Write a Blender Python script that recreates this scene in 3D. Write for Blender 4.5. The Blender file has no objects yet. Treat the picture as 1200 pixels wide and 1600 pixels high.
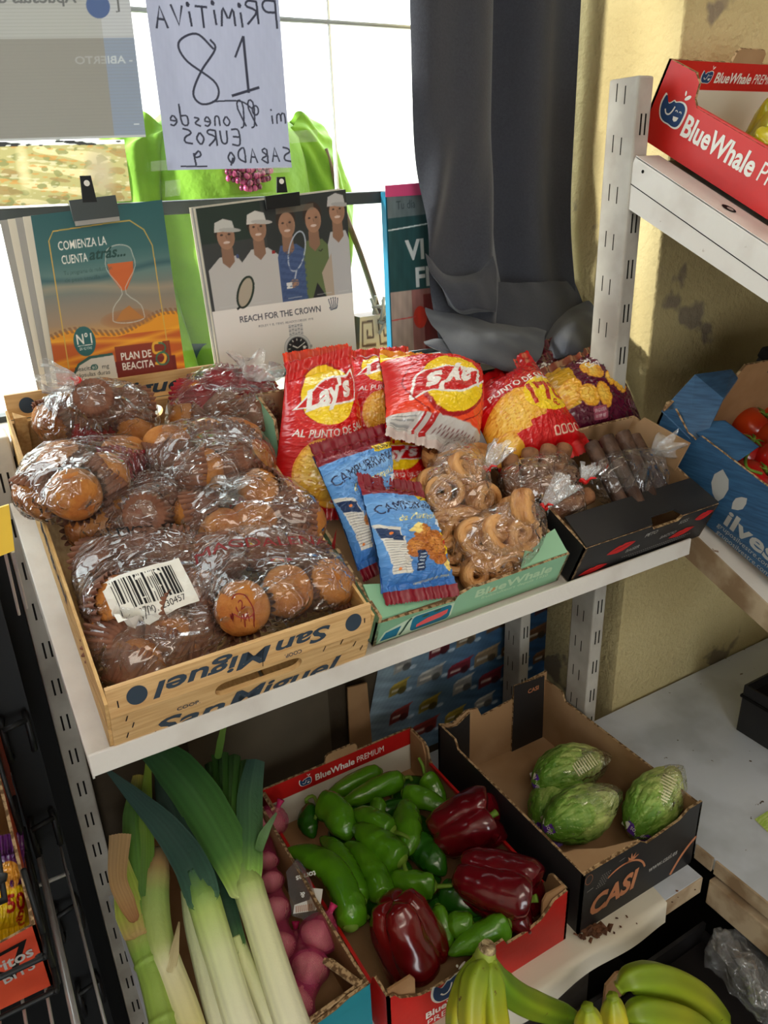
import bpy, bmesh, math, random
import numpy as np
from mathutils import Vector, Matrix, Euler
from mathutils.geometry import tessellate_polygon

sc = bpy.context.scene
COL = sc.collection
PI = math.pi
# ------------------------------------------------------------------ camera
FPX, CX, CY = 1200.0, 600.0, 800.0            # focal length and centre for the 1200x1600 frame
SCALE = 1.25
CAM = np.array([0.0, 0.0, 1.5])
_vz = np.array([105.0, 2759.0, FPX]); _vz /= np.linalg.norm(_vz)
_vy = np.array([-763.0, -493.0, FPX]); _vy -= _vz * (_vy @ _vz); _vy /= np.linalg.norm(_vy)
_vx = np.cross(_vy, -_vz)
if _vx[0] < 0: _vx = -_vx
ROT = np.stack([_vx, _vy, -_vz])              # camera space (x right, y down, z forward) to world
cam_data = bpy.data.cameras.new('camera')
cam_data.sensor_fit = 'VERTICAL'; cam_data.sensor_height = 36.0
cam_data.lens = FPX / 1600.0 * 36.0
cam_data.clip_start = 0.02
cam = bpy.data.objects.new('camera', cam_data); COL.objects.link(cam)
_m = Matrix.Identity(4)
for i in range(3):
    _m[i][0] = ROT[i, 0]; _m[i][1] = -ROT[i, 1]; _m[i][2] = -ROT[i, 2]; _m[i][3] = CAM[i]
cam.matrix_world = _m
sc.camera = cam

# ------------------------------------------------------------------ sky, sun, lamps, exposure
world = bpy.data.worlds.new('sky'); sc.world = world
world.use_nodes = True
_bg = world.node_tree.nodes['Background']
_bg.inputs[0].default_value = (0.93, 0.98, 1.0, 1); _bg.inputs[1].default_value = 7.0
def lamp(name, kind, loc, rot, energy, color, **kw):
    d = bpy.data.lights.new(name, kind); d.energy = energy; d.color = color
    for k, v in kw.items(): setattr(d, k, v)
    o = bpy.data.objects.new(name, d); COL.objects.link(o)
    o.location = loc; o.rotation_euler = rot
    return o
lamp('ceiling_lamp_light', 'AREA', (-0.15, -0.75, 2.54), (0, 0, 0), 15, (1.0, 0.87, 0.72), shape='RECTANGLE', size=1.3, size_y=0.5)
lamp('ceiling_lamp_light', 'AREA', (1.55, -0.1, 2.54), (0, 0, 0), 9, (1.0, 0.88, 0.74), shape='RECTANGLE', size=0.5, size_y=1.2)
sun = lamp('sun', 'SUN', (-3, 3, 3), (0, 0, 0), 15.0, (1.0, 0.95, 0.86), angle=math.radians(2.5))
sun.rotation_euler = Vector((0.93, -0.150, -0.20)).to_track_quat('-Z', 'Y').to_euler()
sc.view_settings.view_transform = 'Standard'
try: sc.view_settings.look = 'None'
except Exception: pass
sc.view_settings.gamma = 1.0
sc.view_settings.use_curve_mapping = False
sc.view_settings.exposure = -0.15
sc.cycles.transparent_max_bounces = 48
sc.cycles.max_bounces = 10
sc.cycles.caustics_reflective = False; sc.cycles.caustics_refractive = False
sc.cycles.sample_clamp_indirect = 6.0

# ------------------------------------------------------------------ geometry helpers
def ray(px, py):
    return ROT @ np.array([(px - CX) / FPX, (py - CY) / FPX, 1.0])
def at(px, py, ax, v):
    """point of the place seen along (px, py) on the plane ax = v"""
    i = 'xyz'.index(ax); d = ray(px, py)
    return CAM + d * ((v - CAM[i]) / d[i])
class Frame:
    """tilted work plane: origin o, x to the right, y up the slope, z normal"""
    def __init__(s, o, tilt=0.0, yaw=0.0):
        c, n = math.cos(math.radians(tilt)), math.sin(math.radians(tilt))
        a, b = math.cos(math.radians(yaw)), math.sin(math.radians(yaw))
        rx = np.array([[1, 0, 0], [0, c, n], [0, -n, c]])
        rz = np.array([[a, b, 0], [-b, a, 0], [0, 0, 1]])
        s.o = np.array(o, float); s.M = rx @ rz
    def w(s, p): return s.o + np.asarray(p, float) @ s.M
    def at(s, px, py, h):
        n = s.M[2]; d = ray(px, py); t = ((s.o - CAM) @ n + h) / (d @ n)
        return CAM + d * t
    def l(s, p): return s.M @ (np.asarray(p, float) - s.o)
    def lat(s, px, py, h): return s.l(s.at(px, py, h))
WORLD = Frame((0, 0, 0))
def nrm(v):
    v = np.asarray(v, float); return v / (np.linalg.norm(v) + 1e-12)

def setp(o, label=None, cat=None, group=None, kind=None):
    if label: o['label'] = label
    if cat: o['category'] = cat
    if group: o['group'] = group
    if kind: o['kind'] = kind
    return o
def thing(name, label, cat, loc, group=None):
    o = bpy.data.objects.new(name, None); COL.objects.link(o)
    o.empty_display_size = 0.02
    o.location = tuple(float(a) for a in loc); o['base'] = 0
    del o['base']
    return setp(o, label, cat, group)
def base_of(o):
    b = np.zeros(3)
    while o is not None:
        b += np.array(o.location); o = o.parent
    return b
def mk(name, V, F, mat, parent=None, smooth=False, mi=None, col=None, origin=None):
    """one mesh object from points in the place; mat may be a list with mi giving a slot per face"""
    V = np.asarray(V, float).reshape(-1, 3)
    if parent is not None: b = base_of(parent)
    elif origin is not None: b = np.asarray(origin, float)
    else: b = np.array([(V[:, 0].min() + V[:, 0].max()) / 2, (V[:, 1].min() + V[:, 1].max()) / 2, V[:, 2].min()])
    me = bpy.data.meshes.new(name)
    L = V - b
    if isinstance(F, np.ndarray):
        n, k = F.shape
        me.vertices.add(len(L)); me.vertices.foreach_set('co', L.astype(np.float32).ravel())
        me.loops.add(n * k); me.loops.foreach_set('vertex_index', F.astype(np.int32).ravel())
        me.polygons.add(n); me.polygons.foreach_set('loop_start', np.arange(0, n * k, k, dtype=np.int32))
        me.update(calc_edges=True)
    else:
        me.from_pydata([tuple(p) for p in L], [], [list(f) for f in F])
    me.validate()
    for m in (mat if isinstance(mat, (list, tuple)) else [mat]): me.materials.append(m)
    if mi is not None and len(mi) == len(me.polygons): me.polygons.foreach_set('material_index', np.asarray(mi, np.int32))
    if smooth: me.polygons.foreach_set('use_smooth', np.ones(len(me.polygons), bool))
    if col is not None:
        a = me.color_attributes.new('Col', 'FLOAT_COLOR', 'POINT')
        c = np.ones((len(V), 4), np.float32); c[:, :3] = srgb(np.asarray(col)); a.data.foreach_set('color', c.ravel())
    me.update()
    o = bpy.data.objects.new(name, me); COL.objects.link(o)
    if parent is not None: o.parent = parent
    else: o.location = tuple(b)
    return o
def srgb(c):
    c = np.clip(np.asarray(c, np.float64), 0, None)
    return np.where(c <= 0.04045, c / 12.92, ((c + 0.055) / 1.055) ** 2.4)
def hexc(h): return tuple(int(h[i:i + 2], 16) / 255 for i in (0, 2, 4))

class MB:
    """collects shapes into one mesh (points given in frame fr)"""
    def __init__(s, fr=WORLD): s.V = []; s.F = []; s.I = []; s.fr = fr; s.n = 0; s.C = []
    def add(s, V, F, m=0, fr=None, col=None):
        V = (fr or s.fr).w(np.asarray(V, float).reshape(-1, 3))
        s.V.append(V); s.F += [[i + s.n for i in f] for f in F]; s.I += [m] * len(F); s.n += len(V)
        if col is not None: s.C.append(np.broadcast_to(np.asarray(col, float), (len(V), 3)))
        return s
    def box(s, a, b, m=0, fr=None, bev=0.0):
        x0, y0, z0 = a; x1, y1, z1 = b
        if bev:
            e = min(bev, abs(x1 - x0) / 2.1, abs(y1 - y0) / 2.1, abs(z1 - z0) / 2.1)
            bm = bmesh.new(); bmesh.ops.create_cube(bm, size=1)
            for v in bm.verts: v.co = Vector(((x0 + x1) / 2 + v.co.x * (x1 - x0), (y0 + y1) / 2 + v.co.y * (y1 - y0), (z0 + z1) / 2 + v.co.z * (z1 - z0)))
            bmesh.ops.bevel(bm, geom=bm.edges[:], offset=e, segments=2, affect='EDGES', profile=0.5)
            bm.verts.index_update()
            s.add([v.co[:] for v in bm.verts], [[v.index for v in f.verts] for f in bm.faces], m, fr); bm.free()
            return s
        V = [(x0, y0, z0), (x1, y0, z0), (x1, y1, z0), (x0, y1, z0), (x0, y0, z1), (x1, y0, z1), (x1, y1, z1), (x0, y1, z1)]
        return s.add(V, [(3, 2, 1, 0), (4, 5, 6, 7), (0, 1, 5, 4), (1, 2, 6, 5), (2, 3, 7, 6), (3, 0, 4, 7)], m, fr)
    def prism(s, poly, o, eu, ev, t, m=0, fr=None, me=None):
        """outline poly (u, v) from o along eu, ev, thickened by vector t; me = slot of the rim, m may be (near, far)"""
        o, eu, ev, t = (np.asarray(q, float) for q in (o, eu, ev, t))
        P = np.array([o + eu * u + ev * v for u, v in poly]); n = len(P)
        V = np.concatenate([P, P + t])
        near, far = m if isinstance(m, tuple) else (m, m)
        rim = near if me is None else me
        k = s.n
        s.add(V, [list(range(n))[::-1]], near, fr); base = s.n - 2 * n
        s.F.append([base + n + i for i in range(n)]); s.I.append(far)
        for i in range(n):
            j = (i + 1) % n
            s.F.append([base + i, base + j, base + n + j, base + n + i]); s.I.append(rim)
        return s
    def tube(s, pts, rad, n=10, m=0, fr=None, cap=True, flat=None, up=None):
        pts = [np.asarray(p, float) for p in pts]; N = len(pts)
        rad = [rad] * N if np.isscalar(rad) else list(rad)
        V = []; prev = None
        for i, p in enumerate(pts):
            d = nrm(pts[min(i + 1, N - 1)] - pts[max(i - 1, 0)])
            if prev is None:
                a = np.array(up if up is not None else ((0, 0, 1) if abs(d[2]) < 0.9 else (1, 0, 0)), float)
            else: a = prev
            a = nrm(a - d * (a @ d)); prev = a; b = np.cross(d, a)
            for k in range(n):
                th = 2 * PI * k / n; fl = 1.0 if flat is None else flat
                V.append(p + (a * math.cos(th) * fl + b * math.sin(th)) * rad[i])
        F = [[i * n + k, i * n + (k + 1) % n, (i + 1) * n + (k + 1) % n, (i + 1) * n + k] for i in range(N - 1) for k in range(n)]
        if cap: F += [list(range(n))[::-1], [(N - 1) * n + k for k in range(n)]]
        return s.add(V, F, m, fr)
    def build(s, name, mat, parent=None, smooth=False, **kw):
        o = mk(name, np.concatenate(s.V), s.F, mat, parent, smooth, mi=s.I, col=np.concatenate(s.C) if s.C else None, **kw)
        return o
def smooth_by_angle(o, deg=40):
    me = o.data; me.polygons.foreach_set('use_smooth', np.ones(len(me.polygons), bool))
    bm = bmesh.new(); bm.from_mesh(me); bm.normal_update()
    for e in bm.edges:
        e.smooth = not (len(e.link_faces) == 2 and e.calc_face_angle(0) > math.radians(deg))
    bm.to_mesh(me); bm.free(); me.update(); return o
def fix_normals(o):
    bm = bmesh.new(); bm.from_mesh(o.data); bmesh.ops.recalc_face_normals(bm, faces=bm.faces[:]); bm.to_mesh(o.data); bm.free(); return o
def gridfaces(nu, nv, off=0, flip=False, wrap=False):
    """quads of a grid with nu columns and nv rows, row-major"""
    i, j = np.meshgrid(np.arange(nu if wrap else nu - 1), np.arange(nv - 1))
    a = (j * nu + i).ravel(); b = (j * nu + (i + 1) % nu).ravel()
    c = ((j + 1) * nu + (i + 1) % nu).ravel(); d = ((j + 1) * nu + i).ravel()
    f = np.stack([a, d, c, b] if flip else [a, b, c, d], 1) + off
    return f
def spline(pts, n):
    """Catmull-Rom through pts, n samples"""
    P = np.asarray(pts, float); P = np.concatenate([[2 * P[0] - P[1]], P, [2 * P[-1] - P[-2]]])
    out = []
    m = len(P) - 3
    for t in np.linspace(0, m - 1e-6, n):
        i = int(t); f = t - i; a, b, c, d = P[i:i + 4]
        out.append(0.5 * (2 * b + (c - a) * f + (2 * a - 5 * b + 4 * c - d) * f * f + (3 * b - a - 3 * c + d) * f ** 3))
    return np.array(out)
_rs = np.random.RandomState(7)
_waves = [(_rs.randn(3), _rs.rand() * 6.28) for _ in range(24)]
def wav(P, scale, k=0, n=6):
    """smooth noise in about -1..1 of points P (N,3)"""
    P = np.asarray(P, float) * scale; r = 0
    for i in range(n):
        d, ph = _waves[(k * 5 + i) % 24]; r = r + np.sin(P @ d * (1 + 0.35 * i) + ph + k)
    return r / n * 1.6
def ridge(P, scale, k=0):
    return 1 - np.abs(wav(P, scale, k))

# ------------------------------------------------------------------ flat shapes: text, outlines, strokes
_tc = {}
def text_tris(s, bold=0.0):
    key = (s, bold)
    if key not in _tc:
        c = bpy.data.curves.new('tmp_text', 'FONT'); c.body = s; c.size = 1.0; c.resolution_u = 3; c.fill_mode = 'FRONT'; c.offset = bold
        o = bpy.data.objects.new('tmp_text', c)
        me = o.to_mesh(); me.calc_loop_triangles()
        V = np.array([v.co[:2] for v in me.vertices]).reshape(-1, 2)
        T = [tuple(t.vertices) for t in me.loop_triangles]
        o.to_mesh_clear(); bpy.data.objects.remove(o); bpy.data.curves.remove(c)
        _tc[key] = (V, T)
    return _tc[key]
def S_text(s, x, y, h, al='c', rot=0.0, shear=0.0, mirror=False, wid=None, bold=0.0, arc=None):
    V, T = text_tris(s, round(bold * 0.8, 4)); V = V.copy()
    if len(V) == 0: return V, T
    x0, x1 = V[:, 0].min(), V[:, 0].max(); k = h / 0.72
    V[:, 0] -= x0 if al == 'l' else (x1 if al == 'r' else (x0 + x1) / 2)
    kx = k if wid is None else wid / (x1 - x0)
    V[:, 1] -= 0.36
    V[:, 0] += shear * V[:, 1]
    V = V * np.array([kx, k])
    if mirror: V[:, 0] *= -1
    if arc:
        th = V[:, 0] / arc; r = arc + V[:, 1] if arc > 0 else arc + V[:, 1]
        V = np.stack([r * np.sin(th), r * np.cos(th) - arc], 1)
    a = math.radians(rot); R = np.array([[math.cos(a), math.sin(a)], [-math.sin(a), math.cos(a)]])
    return V @ R + np.array([x, y]), T
def S_poly(pts):
    T = tessellate_polygon([[Vector((p[0], p[1], 0)) for p in pts]])
    return np.array(pts, float), [tuple(t) for t in T]
def S_ell(cx, cy, rx, ry, rot=0.0, n=36, a0=0.0, a1=360.0):
    th = np.radians(np.linspace(a0, a1, n, endpoint=(a1 - a0) < 360)); x, y = rx * np.cos(th), ry * np.sin(th)
    a = math.radians(rot)
    P = np.stack([cx + x * math.cos(a) - y * math.sin(a), cy + x * math.sin(a) + y * math.cos(a)], 1)
    return P, [(0, i, i + 1) for i in range(1, len(P) - 1)]
def S_rect(x0, y0, x1, y1): return np.array([(x0, y0), (x1, y0), (x1, y1), (x0, y1)], float), [(0, 1, 2), (0, 2, 3)]
def S_rr(x0, y0, x1, y1, r, n=6):
    P = []
    for cx, cy, a in ((x1 - r, y1 - r, 0), (x0 + r, y1 - r, 90), (x0 + r, y0 + r, 180), (x1 - r, y0 + r, 270)):
        for i in range(n + 1):
            t = math.radians(a + 90 * i / n); P.append((cx + r * math.cos(t), cy + r * math.sin(t)))
    return np.array(P), [(0, i, i + 1) for i in range(1, len(P) - 1)]
def S_stroke(pts, w, smooth=0):
    P = spline(pts, smooth) if smooth else np.asarray(pts, float)
    V = []; N = len(P)
    for i in range(N):
        d = nrm(P[min(i + 1, N - 1)] - P[max(i - 1, 0)]); n = np.array([-d[1], d[0]]) * w / 2
        V += [P[i] + n, P[i] - n]
    T = []
    for i in range(N - 1): T += [(2 * i, 2 * i + 1, 2 * i + 3), (2 * i, 2 * i + 3, 2 * i + 2)]
    return np.array(V), T
def S_ring(cx, cy, rx, ry, w, rot=0.0, n=40, a0=0.0, a1=360.0):
    th = np.radians(np.linspace(a0, a1, n)); a = math.radians(rot)
    x, y = rx * np.cos(th), ry * np.sin(th)
    return S_stroke(np.stack([cx + x * math.cos(a) - y * math.sin(a), cy + x * math.sin(a) + y * math.cos(a)], 1), w)
def join(shapes):
    V = []; T = []; n = 0
    for v, t in shapes:
        V.append(v); T += [tuple(i + n for i in q) for q in t]; n += len(v)
    return np.concatenate(V), T
def xf(shape, sx=1, sy=1, rot=0, dx=0, dy=0, shear=0):
    V, T = shape; V = V * np.array([sx, sy]); V[:, 0] += shear * V[:, 1]; a = math.radians(rot)
    R = np.array([[math.cos(a), math.sin(a)], [-math.sin(a), math.cos(a)]])
    return V @ R + np.array([dx, dy]), T
def decal(name, shapes, mat, parent, o, eu, ev, lift=0.0004, label=None):
    """printing: flat shapes laid on the plane o + u*eu + v*ev"""
    V, T = join(shapes); o, eu, ev = (np.asarray(q, float) for q in (o, eu, ev))
    n = nrm(np.cross(eu, ev))
    P = o + V[:, :1] * eu + V[:, 1:] * ev + n * lift
    F = []
    for t in T:
        a, b, c = V[t[0]], V[t[1]], V[t[2]]
        F.append(t if (b[0] - a[0]) * (c[1] - a[1]) - (b[1] - a[1]) * (c[0] - a[0]) > 0 else t[::-1])
    ob = mk(name, P, F, mat, parent)
    if label: ob['label'] = label
    return ob

class Canvas:
    """colour print drawn as arrays: w x h units, ppu pixels per unit, 2x supersampled"""
    def __init__(s, w, h, nx, bg=(1, 1, 1)):
        s.w, s.h = w, h; s.nx = nx; s.ny = max(2, int(round(nx * h / w))); s.k = 2
        s.X, s.Y = np.meshgrid((np.arange(nx * 2) + 0.5) / (nx * 2) * w, (np.arange(s.ny * 2) + 0.5) / (s.ny * 2) * h)
        s.A = np.empty(s.X.shape + (3,)); s.A[:] = bg
    def mask(s, shape):
        V, T = shape; m = np.zeros(s.X.shape, bool); fx = s.nx * 2 / s.w; fy = s.ny * 2 / s.h
        for t in T:
            p = V[list(t)]
            x0 = max(0, int(p[:, 0].min() * fx - 1)); x1 = min(s.X.shape[1], int(p[:, 0].max() * fx + 2))
            y0 = max(0, int(p[:, 1].min() * fy - 1)); y1 = min(s.X.shape[0], int(p[:, 1].max() * fy + 2))
            if x0 >= x1 or y0 >= y1: continue
            X, Y = s.X[y0:y1, x0:x1], s.Y[y0:y1, x0:x1]
            (ax, ay), (bx, by), (cx, cy) = p
            d = (bx - ax) * (cy - ay) - (by - ay) * (cx - ax)
            if abs(d) < 1e-14: continue
            u = ((X - ax) * (cy - ay) - (Y - ay) * (cx - ax)) / d; v = ((bx - ax) * (Y - ay) - (by - ay) * (X - ax)) / d
            m[y0:y1, x0:x1] |= (u >= -1e-9) & (v >= -1e-9) & (u + v <= 1 + 1e-9)
        return m
    def paint(s, shape, c, a=1.0):
        m = s.mask(shape); s.A[m] = s.A[m] * (1 - a) + np.asarray(c) * a; return s
    def where(s, m, c, a=1.0):
        w = (m * a)[..., None] if np.asarray(m).dtype != bool else (m.astype(float) * a)[..., None]
        s.A = s.A * (1 - w) + np.asarray(c) * w; return s
    def soft(s, cx, cy, rx, ry, c, a=1.0, p=1.0, rot=0.0):
        t = math.radians(rot); dx, dy = s.X - cx, s.Y - cy
        u = (dx * math.cos(t) + dy * math.sin(t)) / rx; v = (-dx * math.sin(t) + dy * math.cos(t)) / ry
        return s.where(np.clip(1 - u * u - v * v, 0, 1) ** p, c, a)
    def vgrad(s, stops):
        ys = [q[0] for q in stops]
        for k in range(3): s.A[..., k] = np.interp(s.Y, ys, [q[1][k] for q in stops])
        return s
    def noise(s, scale, amp, k=0):
        P = np.stack([s.X.ravel(), s.Y.ravel(), 0 * s.X.ravel()], 1)
        s.A *= (1 + amp * wav(P, scale, k).reshape(s.X.shape))[..., None]; return s
    def grid(s):
        a = np.clip(s.A, 0, 1).reshape(s.ny, 2, s.nx, 2, 3).mean((1, 3)); return a

from mathutils.bvhtree import BVHTree
def bvh_of(objs):
    V = []; F = []; n = 0
    for o in objs:
        b = base_of(o); co = np.array([v.co[:] for v in o.data.vertices]) + b
        V += [tuple(c) for c in co]; F += [[i + n for i in p.vertices] for p in o.data.polygons]; n += len(co)
    return BVHTree.FromPolygons(V, F)
def subdivide2d(V, T, mx):
    """split long triangles so that printing can follow a curved skin"""
    V = [tuple(p) for p in V]; T = list(T); out = []
    while T:
        a, b, c = T.pop()
        L = [(math.dist(V[a], V[b]), a, b, c), (math.dist(V[b], V[c]), b, c, a), (math.dist(V[c], V[a]), c, a, b)]
        l, p, q, r = max(L)
        if l > mx:
            V.append(((V[p][0] + V[q][0]) / 2, (V[p][1] + V[q][1]) / 2)); m = len(V) - 1
            T += [(p, m, r), (m, q, r)]
        else: out.append((a, b, c))
    return np.array(V), out
def wrap_decal(name, shapes, mat, parent, o, eu, ev, bvh, lift=0.0008, mx=0.006, reach=0.2):
    """printing dropped along the plane's normal onto a curved skin"""
    V, T = subdivide2d(*join(shapes), mx); o, eu, ev = (np.asarray(q, float) for q in (o, eu, ev)); n = nrm(np.cross(eu, ev))
    P = []
    for u, v in V:
        p = o + eu * u + ev * v
        h = bvh.ray_cast(Vector(p + n * reach), Vector(-n), 2 * reach)
        P.append(np.array(h[0]) + n * lift if h[0] is not None else p)
    F = []
    for t in T:
        a, b, c = V[t[0]], V[t[1]], V[t[2]]
        F.append(t if (b[0] - a[0]) * (c[1] - a[1]) - (b[1] - a[1]) * (c[0] - a[0]) > 0 else t[::-1])
    return mk(name, np.array(P), F, mat, parent)
# ------------------------------------------------------------------ materials
def _nt(name):
    m = bpy.data.materials.new(name); m.use_nodes = True; nt = m.node_tree
    return m, nt, nt.nodes['Principled BSDF'], nt.nodes['Material Output']
def lin(c): return tuple(float(v) for v in srgb(np.array(c))) + (1.0,)
def pbr(name, c, rough=0.6, spec=0.5, c2=None, vscale=20.0, vdet=4.0, vlo=0.4, vhi=0.6, bump=0.0, bscale=80.0, bdet=4.0,
        metal=0.0, sss=0.0, coat=0.0, stretch=(1, 1, 1), bstretch=None, c3=None, c3scale=60.0, c3lo=0.66, c3hi=0.72, trans=0.0, alpha=1.0, attr=False):
    """principled surface: base colour varied by noise towards c2, specks of c3, noise relief"""
    m, nt, p, out = _nt(name); N, Lk = nt.nodes, nt.links
    p.inputs['Roughness'].default_value = rough; p.inputs['Specular IOR Level'].default_value = spec
    p.inputs['Metallic'].default_value = metal
    if sss:
        p.inputs['Subsurface Weight'].default_value = sss; p.inputs['Subsurface Radius'].default_value = (0.02, 0.01, 0.006); p.inputs['Subsurface Scale'].default_value = 0.4
    if coat: p.inputs['Coat Weight'].default_value = coat; p.inputs['Coat Roughness'].default_value = 0.12
    if alpha < 1: p.inputs['Alpha'].default_value = alpha
    if trans: p.inputs['Transmission Weight'].default_value = trans
    tc = N.new('ShaderNodeTexCoord')
    def mapped(st):
        mp = N.new('ShaderNodeMapping'); mp.inputs['Scale'].default_value = st; Lk.new(tc.outputs['Object'], mp.inputs['Vector']); return mp.outputs[0]
    col = None
    if attr:
        a = N.new('ShaderNodeAttribute'); a.attribute_name = 'Col'; col = a.outputs['Color']
    def mixin(base, csec, scale, lo, hi, st):
        nz = N.new('ShaderNodeTexNoise'); nz.inputs['Scale'].default_value = scale; nz.inputs['Detail'].default_value = vdet
        Lk.new(mapped(st), nz.inputs['Vector'])
        mr = N.new('ShaderNodeMapRange'); mr.inputs['From Min'].default_value = lo; mr.inputs['From Max'].default_value = hi
        Lk.new(nz.outputs['Fac'], mr.inputs['Value'])
        mx = N.new('ShaderNodeMix'); mx.data_type = 'RGBA'; Lk.new(mr.outputs[0], mx.inputs['Factor'])
        if isinstance(base, tuple): mx.inputs[6].default_value = base
        else: Lk.new(base, mx.inputs[6])
        mx.inputs[7].default_value = csec
        return mx.outputs[2]
    b = col if col is not None else lin(c)
    if c2 is not None: b = mixin(b, lin(c2), vscale, vlo, vhi, stretch)
    if c3 is not None: b = mixin(b, lin(c3), c3scale, c3lo, c3hi, stretch)
    if isinstance(b, tuple): p.inputs['Base Color'].default_value = b
    else: Lk.new(b, p.inputs['Base Color'])
    if bump:
        nz = N.new('ShaderNodeTexNoise'); nz.inputs['Scale'].default_value = bscale; nz.inputs['Detail'].default_value = bdet
        Lk.new(mapped(bstretch or stretch), nz.inputs['Vector'])
        bp = N.new('ShaderNodeBump'); bp.inputs['Strength'].default_value = bump; bp.inputs['Distance'].default_value = 0.01
        Lk.new(nz.outputs['Fac'], bp.inputs['Height']); Lk.new(bp.outputs[0], p.inputs['Normal'])
    return m
def film(name, tint=(1, 1, 1), haze=0.03, gloss=1.0, rough=0.09, bump=0.5, bscale=45.0, stretch=(1, 1, 1), wisps=0.0, base=0.02):
    """clear crinkled plastic film: light passes straight through, the rest mirrors off the folds"""
    m, nt, p, out = _nt(name); N, Lk = nt.nodes, nt.links; N.remove(p)
    tc = N.new('ShaderNodeTexCoord'); mp = N.new('ShaderNodeMapping'); mp.inputs['Scale'].default_value = stretch
    Lk.new(tc.outputs['Object'], mp.inputs['Vector'])
    def crease(scale, width, seed):
        nz = N.new('ShaderNodeTexNoise'); nz.inputs['Scale'].default_value = scale; nz.inputs['Detail'].default_value = 2.0; nz.inputs['Distortion'].default_value = 0.6
        off = N.new('ShaderNodeVectorMath'); off.operation = 'ADD'; off.inputs[1].default_value = (seed, seed * 1.7, seed * .3); Lk.new(mp.outputs[0], off.inputs[0]); Lk.new(off.outputs[0], nz.inputs['Vector'])
        ab = N.new('ShaderNodeMath'); ab.operation = 'SUBTRACT'; ab.inputs[1].default_value = 0.5; Lk.new(nz.outputs['Fac'], ab.inputs[0])
        a2 = N.new('ShaderNodeMath'); a2.operation = 'ABSOLUTE'; Lk.new(ab.outputs[0], a2.inputs[0])
        mr = N.new('ShaderNodeMapRange'); mr.interpolation_type = 'SMOOTHSTEP'; mr.inputs['From Min'].default_value = 0.0; mr.inputs['From Max'].default_value = width
        mr.inputs['To Min'].default_value = 1.0; mr.inputs['To Max'].default_value = 0.0; Lk.new(a2.outputs[0], mr.inputs['Value']); return mr.outputs[0]
    def m2(op, a, b):
        q = N.new('ShaderNodeMath'); q.operation = op
        for k, v in enumerate((a, b)):
            if isinstance(v, (int, float)): q.inputs[k].default_value = v
            else: Lk.new(v, q.inputs[k])
        return q.outputs[0]
    big, fine = crease(bscale, 0.085, 0.0), crease(bscale * 2.4, 0.045, 5.0)
    hgt = m2('ADD', big, m2('MULTIPLY', fine, 0.35))
    bp = N.new('ShaderNodeBump'); bp.inputs['Strength'].default_value = bump; bp.inputs['Distance'].default_value = 0.006
    Lk.new(hgt, bp.inputs['Height'])
    # same reflectance from either side of the sheet
    ge = N.new('ShaderNodeNewGeometry'); io = m2('ADD', m2('MULTIPLY', ge.outputs['Backfacing'], 1 / 1.45 - 1.45), 1.45)
    fr = N.new('ShaderNodeFresnel'); Lk.new(io, fr.inputs['IOR']); Lk.new(bp.outputs[0], fr.inputs['Normal'])
    mu = N.new('ShaderNodeMath'); mu.operation = 'MULTIPLY_ADD'; mu.inputs[1].default_value = gloss; mu.use_clamp = True
    Lk.new(fr.outputs[0], mu.inputs[0]); Lk.new(m2('ADD', m2('MULTIPLY', hgt, wisps), base), mu.inputs[2])
    tr = N.new('ShaderNodeBsdfTransparent'); tr.inputs[0].default_value = tint + (1,)
    gl = N.new('ShaderNodeBsdfGlossy'); gl.inputs['Roughness'].default_value = rough; Lk.new(bp.outputs[0], gl.inputs['Normal'])
    mx = N.new('ShaderNodeMixShader'); Lk.new(mu.outputs[0], mx.inputs[0]); Lk.new(tr.outputs[0], mx.inputs[1]); Lk.new(gl.outputs[0], mx.inputs[2])
    df = N.new('ShaderNodeBsdfDiffuse'); df.inputs[0].default_value = (0.9, 0.9, 0.9, 1)
    mz = N.new('ShaderNodeMixShader'); mz.inputs[0].default_value = haze; Lk.new(mx.outputs[0], mz.inputs[1]); Lk.new(df.outputs[0], mz.inputs[2])
    Lk.new(mz.outputs[0], out.inputs[0])
    return m
def paper(name, c=None, trans=0.35, rough=0.6, attr=False, spec=0.3):
    """thin sheet that lets part of the light behind it through"""
    m = pbr(name, c or (1, 1, 1), rough, spec, attr=attr); nt = m.node_tree; N, Lk = nt.nodes, nt.links
    p = N['Principled BSDF']; out = N['Material Output']
    t = N.new('ShaderNodeBsdfTranslucent')
    src = p.inputs['Base Color'].links
    if src: Lk.new(src[0].from_socket, t.inputs[0])
    else: t.inputs[0].default_value = p.inputs['Base Color'].default_value
    mx = N.new('ShaderNodeMixShader'); mx.inputs[0].default_value = trans
    Lk.new(p.outputs[0], mx.inputs[1]); Lk.new(t.outputs[0], mx.inputs[2]); Lk.new(mx.outputs[0], out.inputs[0])
    return m

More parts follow.
